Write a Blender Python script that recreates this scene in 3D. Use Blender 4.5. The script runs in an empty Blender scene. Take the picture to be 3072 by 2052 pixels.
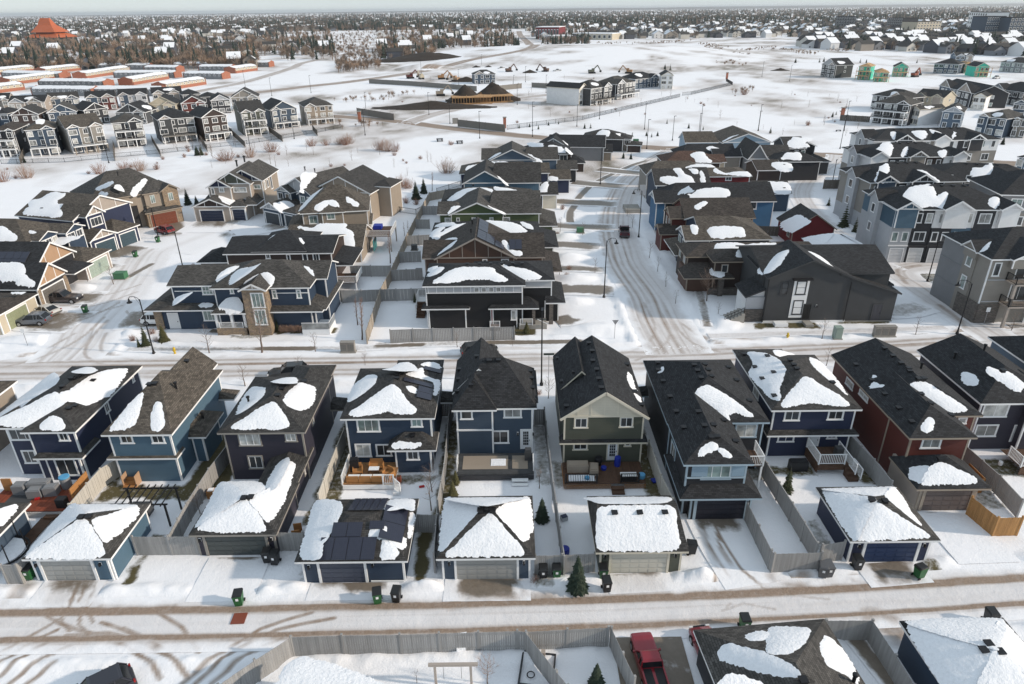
import bpy,bmesh,math,random
import numpy as np
from mathutils import Vector,Matrix
from mathutils.geometry import delaunay_2d_cdt
R=math.radians
scene=bpy.context.scene
COL=scene.collection
# ------------------------------------------------------------------ camera, sky, sun, exposure
CAM_H=36.2
def look(pitch,roll):
 f=Vector((0,math.cos(pitch),-math.sin(pitch)));r=Vector((1,0,0));u=r.cross(f)
 c,s=math.cos(roll),math.sin(roll)
 X=c*r-s*u;Y=s*r+c*u
 m=Matrix.Identity(4)
 for i in range(3):
  m[i][0]=X[i];m[i][1]=Y[i];m[i][2]=-f[i]
 m[0][3],m[1][3],m[2][3]=0,0,CAM_H
 return m
cam=bpy.data.objects.new('camera',bpy.data.cameras.new('camera'));COL.objects.link(cam)
cam.matrix_world=look(R(26.0),R(0.63))
cam.data.sensor_width=36;cam.data.lens=24.01
cam.data.clip_start=0.5;cam.data.clip_end=60000
scene.camera=cam
SUN_EL,SUN_AZ=R(23),R(99)
world=bpy.data.worlds.new('World');scene.world=world;world.use_nodes=True
nt=world.node_tree;bg=nt.nodes['Background']
sky=nt.nodes.new('ShaderNodeTexSky');sky.sky_type='NISHITA';sky.sun_disc=False
sky.sun_elevation=SUN_EL;sky.sun_rotation=SUN_AZ;sky.altitude=600;sky.air_density=1.0;sky.dust_density=0.3;sky.ozone_density=1.0
veil=nt.nodes.new('ShaderNodeMixRGB');veil.inputs[0].default_value=0.88;veil.inputs[2].default_value=(2.4,2.8,3.12,1)
nt.links.new(sky.outputs[0],veil.inputs[1]);nt.links.new(veil.outputs[0],bg.inputs[0]);bg.inputs[1].default_value=0.15
sd=bpy.data.lights.new('sun','SUN');sd.energy=2.4;sd.angle=R(2);sd.color=(1,0.87,0.72)
sun=bpy.data.objects.new('sun',sd);COL.objects.link(sun)
sdir=Vector((math.sin(SUN_AZ)*math.cos(SUN_EL),math.cos(SUN_AZ)*math.cos(SUN_EL),math.sin(SUN_EL)))
sun.rotation_euler=sdir.to_track_quat('Z','Y').to_euler();sun.location=(60,0,80)
vs=scene.view_settings
vs.view_transform='Standard';vs.look='None';vs.gamma=1;vs.use_curve_mapping=False;vs.exposure=0.7
# ------------------------------------------------------------------ materials
MATS={}
def newmat(name):
 m=bpy.data.materials.new(name);m.use_nodes=True
 return m,m.node_tree.nodes,m.node_tree.links,m.node_tree.nodes['Principled BSDF']
def plain(name,col,rough=0.6,metal=0.0,noise=0.0,nscale=6.0,bump=0.0,spec=0.4):
 if name in MATS:return MATS[name]
 m,N,L,B=newmat(name)
 B.inputs['Base Color'].default_value=(*col,1);B.inputs['Roughness'].default_value=rough
 B.inputs['Metallic'].default_value=metal;B.inputs['Specular IOR Level'].default_value=spec
 if noise or bump:
  g=N.new('ShaderNodeNewGeometry');t=N.new('ShaderNodeTexNoise');t.inputs['Scale'].default_value=nscale;t.inputs['Detail'].default_value=5
  L.new(g.outputs['Position'],t.inputs['Vector'])
  if noise:
   mx=N.new('ShaderNodeMixRGB');mx.inputs[1].default_value=(*[c*(1-noise)for c in col],1);mx.inputs[2].default_value=(*[min(1,c*(1+noise))for c in col],1)
   L.new(t.outputs['Fac'],mx.inputs[0]);L.new(mx.outputs[0],B.inputs['Base Color'])
  if bump:
   b=N.new('ShaderNodeBump');b.inputs['Strength'].default_value=bump;b.inputs['Distance'].default_value=0.05
   L.new(t.outputs['Fac'],b.inputs['Height']);L.new(b.outputs[0],B.inputs['Normal'])
 MATS[name]=m;return m
def siding(col,vertical=False):
 key='siding_%.3f_%.3f_%.3f%s'%(*col,'_board' if vertical else '')
 if key in MATS:return MATS[key]
 m,N,L,B=newmat(key)
 B.inputs['Roughness'].default_value=0.62;B.inputs['Specular IOR Level'].default_value=0.35
 g=N.new('ShaderNodeNewGeometry');w=N.new('ShaderNodeTexWave');w.wave_type='BANDS';w.bands_direction='X' if vertical else 'Z';w.wave_profile='SAW'
 w.inputs['Scale'].default_value=2*math.pi/(20*(0.4 if vertical else 0.16));w.inputs['Distortion'].default_value=0
 L.new(g.outputs['Position'],w.inputs['Vector'])
 t=N.new('ShaderNodeTexNoise');t.inputs['Scale'].default_value=0.9;t.inputs['Detail'].default_value=6
 L.new(g.outputs['Position'],t.inputs['Vector'])
 r=N.new('ShaderNodeMapRange');r.inputs[1].default_value=0;r.inputs[2].default_value=1;r.inputs[3].default_value=0.86;r.inputs[4].default_value=1.1
 L.new(t.outputs['Fac'],r.inputs[0])
 r2=N.new('ShaderNodeMapRange');r2.inputs[1].default_value=0;r2.inputs[2].default_value=0.25;r2.inputs[3].default_value=0.8;r2.inputs[4].default_value=1.0
 L.new(w.outputs['Fac'],r2.inputs[0])
 mu=N.new('ShaderNodeMath');mu.operation='MULTIPLY';L.new(r.outputs[0],mu.inputs[0]);L.new(r2.outputs[0],mu.inputs[1])
 mx=N.new('ShaderNodeVectorMath');mx.operation='SCALE';mx.inputs[0].default_value=col;L.new(mu.outputs[0],mx.inputs['Scale'])
 L.new(mx.outputs[0],B.inputs['Base Color'])
 b=N.new('ShaderNodeBump');b.inputs['Strength'].default_value=0.35;b.inputs['Distance'].default_value=0.02
 L.new(w.outputs['Fac'],b.inputs['Height']);L.new(b.outputs[0],B.inputs['Normal'])
 MATS[key]=m;return m
def shingle(col):
 key='shingle_%.3f_%.3f_%.3f'%col
 if key in MATS:return MATS[key]
 m,N,L,B=newmat(key)
 B.inputs['Roughness'].default_value=0.85;B.inputs['Specular IOR Level'].default_value=0.3
 uv=N.new('ShaderNodeUVMap');br=N.new('ShaderNodeTexBrick')
 br.inputs['Scale'].default_value=1;br.inputs['Brick Width'].default_value=0.32;br.inputs['Row Height'].default_value=0.15;br.inputs['Mortar Size'].default_value=0.014;br.inputs['Bias'].default_value=0.0
 br.inputs['Color1'].default_value=(*[c*0.62 for c in col],1);br.inputs['Color2'].default_value=(*[c*1.5 for c in col],1);br.inputs['Mortar'].default_value=(*[c*0.4 for c in col],1)
 L.new(uv.outputs[0],br.inputs['Vector'])
 g=N.new('ShaderNodeNewGeometry');t=N.new('ShaderNodeTexNoise');t.inputs['Scale'].default_value=0.7;t.inputs['Detail'].default_value=8;t.inputs['Roughness'].default_value=0.65
 L.new(g.outputs['Position'],t.inputs['Vector'])
 r=N.new('ShaderNodeMapRange');r.inputs[1].default_value=0.25;r.inputs[2].default_value=0.75;r.inputs[3].default_value=0.75;r.inputs[4].default_value=1.3
 L.new(t.outputs['Fac'],r.inputs[0])
 mx=N.new('ShaderNodeVectorMath');mx.operation='SCALE';L.new(br.outputs['Color'],mx.inputs[0]);L.new(r.outputs[0],mx.inputs['Scale'])
 L.new(mx.outputs[0],B.inputs['Base Color'])
 b=N.new('ShaderNodeBump');b.inputs['Strength'].default_value=0.5;b.inputs['Distance'].default_value=0.03
 L.new(br.outputs['Fac'],b.inputs['Height']);b.invert=True;L.new(b.outputs[0],B.inputs['Normal'])
 MATS[key]=m;return m
def snowmat():
 if 'snow' in MATS:return MATS['snow']
 m,N,L,B=newmat('snow')
 B.inputs['Roughness'].default_value=0.75;B.inputs['Specular IOR Level'].default_value=0.25
 g=N.new('ShaderNodeNewGeometry')
 t=N.new('ShaderNodeTexNoise');t.inputs['Scale'].default_value=5.5;t.inputs['Detail'].default_value=4;t.inputs['Roughness'].default_value=0.6
 L.new(g.outputs['Position'],t.inputs['Vector'])
 cr=N.new('ShaderNodeMapRange');cr.inputs[1].default_value=0.3;cr.inputs[2].default_value=0.7;cr.inputs[3].default_value=0.9;cr.inputs[4].default_value=1.0
 L.new(t.outputs['Fac'],cr.inputs[0])
 mx=N.new('ShaderNodeVectorMath');mx.operation='SCALE';mx.inputs[0].default_value=(0.86,0.87,0.9);L.new(cr.outputs[0],mx.inputs['Scale']);L.new(mx.outputs[0],B.inputs['Base Color'])
 b=N.new('ShaderNodeBump');b.inputs['Strength'].default_value=0.75;b.inputs['Distance'].default_value=0.09
 L.new(t.outputs['Fac'],b.inputs['Height']);L.new(b.outputs[0],B.inputs['Normal'])
 MATS['snow']=m;return m
def brick(name,c1,c2,mortar,bw=0.4,rh=0.14):
 if name in MATS:return MATS[name]
 m,N,L,B=newmat(name);B.inputs['Roughness'].default_value=0.85
 g=N.new('ShaderNodeNewGeometry');sx=N.new('ShaderNodeSeparateXYZ');L.new(g.outputs['Position'],sx.inputs[0])
 ad=N.new('ShaderNodeMath');ad.operation='ADD';L.new(sx.outputs[0],ad.inputs[0]);L.new(sx.outputs[1],ad.inputs[1])
 cx=N.new('ShaderNodeCombineXYZ');L.new(ad.outputs[0],cx.inputs[0]);L.new(sx.outputs[2],cx.inputs[1])
 br=N.new('ShaderNodeTexBrick');br.inputs['Scale'].default_value=1;br.inputs['Brick Width'].default_value=bw;br.inputs['Row Height'].default_value=rh;br.inputs['Mortar Size'].default_value=0.015
 br.inputs['Color1'].default_value=(*c1,1);br.inputs['Color2'].default_value=(*c2,1);br.inputs['Mortar'].default_value=(*mortar,1)
 L.new(cx.outputs[0],br.inputs['Vector'])
 t=N.new('ShaderNodeTexNoise');t.inputs['Scale'].default_value=3;L.new(g.outputs['Position'],t.inputs['Vector'])
 r=N.new('ShaderNodeMapRange');r.inputs[3].default_value=0.55;r.inputs[4].default_value=1.45;L.new(t.outputs['Fac'],r.inputs[0])
 mx=N.new('ShaderNodeVectorMath');mx.operation='SCALE';L.new(br.outputs['Color'],mx.inputs[0]);L.new(r.outputs[0],mx.inputs['Scale']);L.new(mx.outputs[0],B.inputs['Base Color'])
 b=N.new('ShaderNodeBump');b.inputs['Strength'].default_value=0.6;b.inputs['Distance'].default_value=0.03;b.invert=True
 L.new(br.outputs['Fac'],b.inputs['Height']);L.new(b.outputs[0],B.inputs['Normal'])
 MATS[name]=m;return m
def streak(name,col,amt=0.35,sc=(9,9,0.6),rough=0.75):
 """wood-like: noise stretched along one axis"""
 if name in MATS:return MATS[name]
 m,N,L,B=newmat(name);B.inputs['Roughness'].default_value=rough;B.inputs['Specular IOR Level'].default_value=0.3
 g=N.new('ShaderNodeNewGeometry');v=N.new('ShaderNodeVectorMath');v.operation='MULTIPLY';v.inputs[1].default_value=sc;L.new(g.outputs['Position'],v.inputs[0])
 t=N.new('ShaderNodeTexNoise');t.inputs['Scale'].default_value=1;t.inputs['Detail'].default_value=5;L.new(v.outputs[0],t.inputs['Vector'])
 oi=N.new('ShaderNodeObjectInfo');ad=N.new('ShaderNodeMath');ad.operation='MULTIPLY_ADD';ad.inputs[1].default_value=0.35;L.new(oi.outputs['Random'],ad.inputs[0]);L.new(t.outputs['Fac'],ad.inputs[2])
 r=N.new('ShaderNodeMapRange');r.inputs[1].default_value=0.3;r.inputs[2].default_value=1.05;r.inputs[3].default_value=1-amt;r.inputs[4].default_value=1+amt;L.new(ad.outputs[0],r.inputs[0])
 mx=N.new('ShaderNodeVectorMath');mx.operation='SCALE';mx.inputs[0].default_value=col;L.new(r.outputs[0],mx.inputs['Scale']);L.new(mx.outputs[0],B.inputs['Base Color'])
 MATS[name]=m;return m
def glass(name,col,rough=0.06):
 if name in MATS:return MATS[name]
 m,N,L,B=newmat(name);B.inputs['Roughness'].default_value=0.5;B.inputs['Coat Weight'].default_value=1.0;B.inputs['Coat Roughness'].default_value=rough
 g=N.new('ShaderNodeNewGeometry');t=N.new('ShaderNodeTexNoise');t.inputs['Scale'].default_value=1.2;L.new(g.outputs['Position'],t.inputs['Vector'])
 r=N.new('ShaderNodeMapRange');r.inputs[1].default_value=0.3;r.inputs[2].default_value=0.7;r.inputs[3].default_value=0.5;r.inputs[4].default_value=1.6;L.new(t.outputs['Fac'],r.inputs[0])
 mx=N.new('ShaderNodeVectorMath');mx.operation='SCALE';mx.inputs[0].default_value=col;L.new(r.outputs[0],mx.inputs['Scale']);L.new(mx.outputs[0],B.inputs['Base Color'])
 MATS[name]=m;return m
def groundmat(name):
 """snow cover with dirt / grass / wet concrete where the vertex data say the snow is worn away"""
 if name in MATS:return MATS[name]
 m,N,L,B=newmat(name);B.inputs['Specular IOR Level'].default_value=0.25
 at=N.new('ShaderNodeAttribute');at.attribute_name='cover';sp=N.new('ShaderNodeSeparateColor');L.new(at.outputs['Color'],sp.inputs[0])
 g=N.new('ShaderNodeNewGeometry')
 def noise(s,d=4,ro=0.6):
  t=N.new('ShaderNodeTexNoise');t.inputs['Scale'].default_value=s;t.inputs['Detail'].default_value=d;t.inputs['Roughness'].default_value=ro;L.new(g.outputs['Position'],t.inputs['Vector']);return t
 n1=noise(2.2,6,0.7);n2=noise(9.0,3);n3=noise(0.35,5)
 def fac(ch,soft=0.22,w=0.9):
 # noise-broken threshold of one channel
  a=N.new('ShaderNodeMath');a.operation='MULTIPLY_ADD';L.new(n1.outputs['Fac'],a.inputs[0]);a.inputs[1].default_value=w;a.inputs[2].default_value=-0.5*w
  b=N.new('ShaderNodeMath');b.operation='ADD';L.new(sp.outputs[ch],b.inputs[0]);L.new(a.outputs[0],b.inputs[1])
  r=N.new('ShaderNodeMapRange');r.inputs[1].default_value=0.5-soft;r.inputs[2].default_value=0.5+soft;L.new(b.outputs[0],r.inputs[0]);r.clamp=True
  return r
 c_s=N.new('ShaderNodeMixRGB');c_s.inputs[1].default_value=(0.80,0.80,0.82,1);c_s.inputs[2].default_value=(0.89,0.89,0.92,1);L.new(n3.outputs['Fac'],c_s.inputs[0])
 # dirt: slush brown, soft blend
 d1=N.new('ShaderNodeMixRGB');d1.inputs[1].default_value=(0.17,0.115,0.08,1);d1.inputs[2].default_value=(0.38,0.30,0.24,1);L.new(n2.outputs['Fac'],d1.inputs[0])
 a0=N.new('ShaderNodeMath');a0.operation='MULTIPLY_ADD';L.new(n1.outputs['Fac'],a0.inputs[0]);a0.inputs[1].default_value=0.5;a0.inputs[2].default_value=-0.25
 a1=N.new('ShaderNodeMath');a1.operation='MULTIPLY';L.new(a0.outputs[0],a1.inputs[0]);L.new(sp.outputs[0],a1.inputs[1])
 a2=N.new('ShaderNodeMath');a2.operation='ADD';a2.use_clamp=True;L.new(a1.outputs[0],a2.inputs[0]);L.new(sp.outputs[0],a2.inputs[1])
 m1=N.new('ShaderNodeMixRGB');L.new(a2.outputs[0],m1.inputs[0]);L.new(c_s.outputs[0],m1.inputs[1]);L.new(d1.outputs[0],m1.inputs[2])
 # dead grass and mulch
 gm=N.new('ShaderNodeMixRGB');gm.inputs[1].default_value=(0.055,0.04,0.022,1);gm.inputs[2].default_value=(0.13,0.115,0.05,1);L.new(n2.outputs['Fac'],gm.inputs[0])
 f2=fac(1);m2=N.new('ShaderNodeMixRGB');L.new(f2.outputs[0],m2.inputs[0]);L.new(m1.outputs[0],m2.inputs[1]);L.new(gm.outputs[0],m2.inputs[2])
 # bare wet concrete
 cm=N.new('ShaderNodeMixRGB');cm.inputs[1].default_value=(0.14,0.115,0.09,1);cm.inputs[2].default_value=(0.24,0.205,0.17,1);L.new(n1.outputs['Fac'],cm.inputs[0])
 f3=fac(2,0.3);m3=N.new('ShaderNodeMixRGB');L.new(f3.outputs[0],m3.inputs[0]);L.new(m2.outputs[0],m3.inputs[1]);L.new(cm.outputs[0],m3.inputs[2])
 L.new(m3.outputs[0],B.inputs['Base Color'])
 rr=N.new('ShaderNodeMapRange');rr.inputs[3].default_value=0.75;rr.inputs[4].default_value=0.4;L.new(f3.outputs[0],rr.inputs[0]);L.new(rr.outputs[0],B.inputs['Roughness'])
 # relief only close by: broken snow crust
 b=N.new('ShaderNodeBump');b.inputs['Strength'].default_value=0.5;b.inputs['Distance'].default_value=0.10
 ad=N.new('ShaderNodeMath');ad.operation='MULTIPLY_ADD';L.new(n2.outputs['Fac'],ad.inputs[0]);ad.inputs[1].default_value=0.4;L.new(n1.outputs['Fac'],ad.inputs[2])
 L.new(ad.outputs[0],b.inputs['Height']);L.new(b.outputs[0],B.inputs['Normal'])
 MATS[name]=m;return m
COLORS=dict(
white=(0.78,0.78,0.78),cream=(0.62,0.57,0.47),taupe=(0.36,0.31,0.27),navy=(0.022,0.03,0.066),navy2=(0.03,0.05,0.085),teal=(0.075,0.135,0.19),
slate=(0.05,0.075,0.11),purple=(0.032,0.03,0.045),charcoal=(0.03,0.031,0.036),char2=(0.055,0.057,0.06),black=(0.014,0.014,0.016),olive=(0.085,0.09,0.07),
red=(0.105,0.026,0.02),barn=(0.17,0.02,0.024),brown=(0.11,0.062,0.045),dkbrown=(0.045,0.03,0.026),tan=(0.30,0.25,0.2),greige=(0.26,0.24,0.215),grey=(0.21,0.215,0.225),
ltgrey=(0.42,0.43,0.45),paleblue=(0.34,0.43,0.5),green=(0.09,0.115,0.055),blue=(0.05,0.14,0.26),bluegrey=(0.09,0.13,0.18),peach=(0.42,0.27,0.17),oak=(0.3,0.16,0.07),
sage=(0.26,0.33,0.29),rust=(0.2,0.05,0.025),wrap=(0.05,0.5,0.36),osb=(0.55,0.36,0.19),brickred=(0.38,0.10,0.05),ltblue=(0.26,0.36,0.45),buff=(0.5,0.44,0.34))
ROOFS=dict(black=(0.024,0.025,0.028),char=(0.045,0.043,0.042),grey=(0.066,0.062,0.058),brown=(0.086,0.074,0.062),dkbrown=(0.052,0.044,0.039),rust=(0.085,0.05,0.038))
def wallmat(k):
 if k.endswith('|v'):return siding(COLORS[k[:-2]],True)
 if k=='stone':return brick('stone_veneer',(0.34,0.25,0.16),(0.22,0.17,0.13),(0.16,0.13,0.1),0.38,0.16)
 if k=='greystone':return brick('grey_stone',(0.17,0.145,0.125),(0.09,0.08,0.075),(0.07,0.065,0.06),0.38,0.14)
 if k=='redbrick':return brick('red_brick',(0.40,0.11,0.05),(0.32,0.085,0.045),(0.3,0.2,0.15),0.3,0.1)
 return siding(COLORS[k])
TRIM=lambda k='white':plain('trim_'+k,COLORS[k],0.5,noise=0.06,nscale=2)
GLASS=[glass('glass_dark',(0.018,0.022,0.026)),glass('glass_blind',(0.20,0.205,0.2)),glass('glass_curtain',(0.42,0.42,0.40)),glass('glass_green',(0.17,0.23,0.22))]
SNOW=snowmat()
def concrete():return plain('concrete',(0.30,0.285,0.26),0.8,noise=0.2,nscale=1.5)
def vinyl():return streak('fence_grey',(0.30,0.295,0.29),0.2,(6,6,0.5))
def metalblack():return plain('black_metal',(0.015,0.015,0.017),0.45,0.3)
# ------------------------------------------------------------------ mesh helpers
class MB:
 def __init__(s):s.v=[];s.f=[];s.m=[];s.uv=[]
 def face(s,pts,mi=0,uv=None):
  i=len(s.v);s.v+=[tuple(p)for p in pts];s.f.append(tuple(range(i,i+len(pts))));s.m.append(mi);s.uv.append(uv)
 def box(s,x0,x1,y0,y1,z0,z1,mi=0):
  p=[(x0,y0,z0),(x1,y0,z0),(x1,y1,z0),(x0,y1,z0),(x0,y0,z1),(x1,y0,z1),(x1,y1,z1),(x0,y1,z1)]
  i=len(s.v);s.v+=p
  for q in((0,3,2,1),(4,5,6,7),(0,1,5,4),(1,2,6,5),(2,3,7,6),(3,0,4,7)):
   s.f.append(tuple(i+k for k in q));s.m.append(mi);s.uv.append(None)
 def bar(s,a,b,w,h=None,mi=0):
  a=Vector(a);b=Vector(b);d=b-a;h=h or w
  if d.length<1e-6:return
  d.normalize();up=Vector((0,0,1))if abs(d.z)<0.95 else Vector((1,0,0))
  x=d.cross(up).normalized()*(w/2);y=x.cross(d).normalized()*(h/2)
  i=len(s.v)
  for c in(a,b):s.v+=[tuple(c-x-y),tuple(c+x-y),tuple(c+x+y),tuple(c-x+y)]
  for q in((0,1,2,3),(4,7,6,5),(0,4,5,1),(1,5,6,2),(2,6,7,3),(3,7,4,0)):
   s.f.append(tuple(i+k for k in q));s.m.append(mi);s.uv.append(None)
 def tube(s,pts,rad,n=6,mi=0,cap=True):
  pts=[Vector(p)for p in pts];base=len(s.v)
  for k,p in enumerate(pts):
   d=(pts[min(k+1,len(pts)-1)]-pts[max(k-1,0)]).normalized()
   up=Vector((0,0,1))if abs(d.z)<0.9 else Vector((1,0,0))
   x=d.cross(up).normalized();y=x.cross(d)
   r=rad[k]if hasattr(rad,'__len__')else rad
   for j in range(n):
    t=2*math.pi*j/n;s.v.append(tuple(p+x*(r*math.cos(t))+y*(r*math.sin(t))))
  for k in range(len(pts)-1):
   for j in range(n):
    a=base+k*n+j;b=base+k*n+(j+1)%n
    s.f.append((a,b,b+n,a+n));s.m.append(mi);s.uv.append(None)
  if cap:
   s.f.append(tuple(base+j for j in reversed(range(n))));s.m.append(mi);s.uv.append(None)
   s.f.append(tuple(base+(len(pts)-1)*n+j for j in range(n)));s.m.append(mi);s.uv.append(None)
 def lathe(s,prof,n=10,mi=0,c=(0,0,0)):
  base=len(s.v)
  for r,z in prof:
   for j in range(n):
    t=2*math.pi*j/n;s.v.append((c[0]+r*math.cos(t),c[1]+r*math.sin(t),c[2]+z))
  for k in range(len(prof)-1):
   for j in range(n):
    a=base+k*n+j;b=base+k*n+(j+1)%n
    s.f.append((a,b,b+n,a+n));s.m.append(mi);s.uv.append(None)
  s.f.append(tuple(base+j for j in reversed(range(n))));s.m.append(mi);s.uv.append(None)
  s.f.append(tuple(base+(len(prof)-1)*n+j for j in range(n)));s.m.append(mi);s.uv.append(None)
 def mesh(s,name,mats,smooth=False):
  me=bpy.data.meshes.new(name);me.from_pydata(s.v,[],s.f)
  for m in(mats if isinstance(mats,(list,tuple))else[mats]):me.materials.append(m)
  me.polygons.foreach_set('material_index',s.m)
  if any(u for u in s.uv):
   lay=me.uv_layers.new(name='UVMap');k=0
   for f,u in zip(s.f,s.uv):
    for j in range(len(f)):
     if u:lay.data[k].uv=u[j]
     k+=1
  if smooth:me.polygons.foreach_set('use_smooth',[True]*len(me.polygons))
  me.update();return me
 def build(s,name,mats,parent=None,loc=(0,0,0),rz=0,smooth=False):
  return place(name,s.mesh(name,mats,smooth),parent,loc,rz)
def place(name,me,parent=None,loc=(0,0,0),rz=0,scale=None):
 o=bpy.data.objects.new(name,me);COL.objects.link(o);o.parent=parent;o.location=loc
 if rz:o.rotation_euler=(0,0,rz)
 if scale:o.scale=scale
 return o
def empty(name,label,cat,loc=(0,0,0),rz=0,group=None):
 o=bpy.data.objects.new(name,None);COL.objects.link(o);o.location=loc;o.rotation_euler=(0,0,rz);o.empty_display_size=0.3
 o['label']=label;o['category']=cat
 if group:o['group']=group
 return o
def tag(o,label=None,cat=None,group=None,kind=None):
 if label:o['label']=label
 if cat:o['category']=cat
 if group:o['group']=group
 if kind:o['kind']=kind
 return o
CH={}
def copy_tree(o,loc,rz=None,label=None,scale=None,parent=None):
 if not CH.get(o):CH[o]=list(o.children)
 c=o.copy();COL.objects.link(c);c.location=loc
 if rz is not None:c.rotation_euler=(0,0,rz)
 if label:c['label']=label
 if scale:c.scale=(scale,)*3 if not hasattr(scale,'__len__')else scale
 def rec(src,dst):
  for k in(CH[src]if src in CH else src.children):
   d=k.copy();COL.objects.link(d);d.parent=dst;rec(k,d)
 rec(o,c);return c
CUBES={}
def cube(mat):
 if mat.name not in CUBES:
  b=MB();b.box(-.5,.5,-.5,.5,-.5,.5);CUBES[mat.name]=b.mesh('block',mat)
 return CUBES[mat.name]
def block(name,x0,x1,y0,y1,z0,z1,mat,parent=None,rz=0):
 return place(name,cube(mat),parent,((x0+x1)/2,(y0+y1)/2,(z0+z1)/2),rz,(abs(x1-x0),abs(y1-y0),abs(z1-z0)))
 # ---- lattice noise
def _hash(i,j,seed):
 h=(i.astype(np.int64)*374761393+j.astype(np.int64)*668265263+seed*1274126177)&0xffffffff
 h=((h^(h>>13))*1274126177)&0xffffffff
 return((h^(h>>16))&0xffff)/65535.0
def vnoise(x,y,seed=0):
 x=np.asarray(x,float);y=np.asarray(y,float)
 i=np.floor(x);j=np.floor(y);fx=x-i;fy=y-j
 fx=fx*fx*(3-2*fx);fy=fy*fy*(3-2*fy)
 a=_hash(i,j,seed);b=_hash(i+1,j,seed);c=_hash(i,j+1,seed);d=_hash(i+1,j+1,seed)
 return(a*(1-fx)+b*fx)*(1-fy)+(c*(1-fx)+d*fx)*fy
def fbm(x,y,seed=0,oct=4):
 s=0;a=0.5;f=1.0
 for k in range(oct):
  s=s+a*vnoise(x*f,y*f,seed+k*17);a*=0.5;f*=2.03
 return s/(1-0.5**oct)

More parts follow.
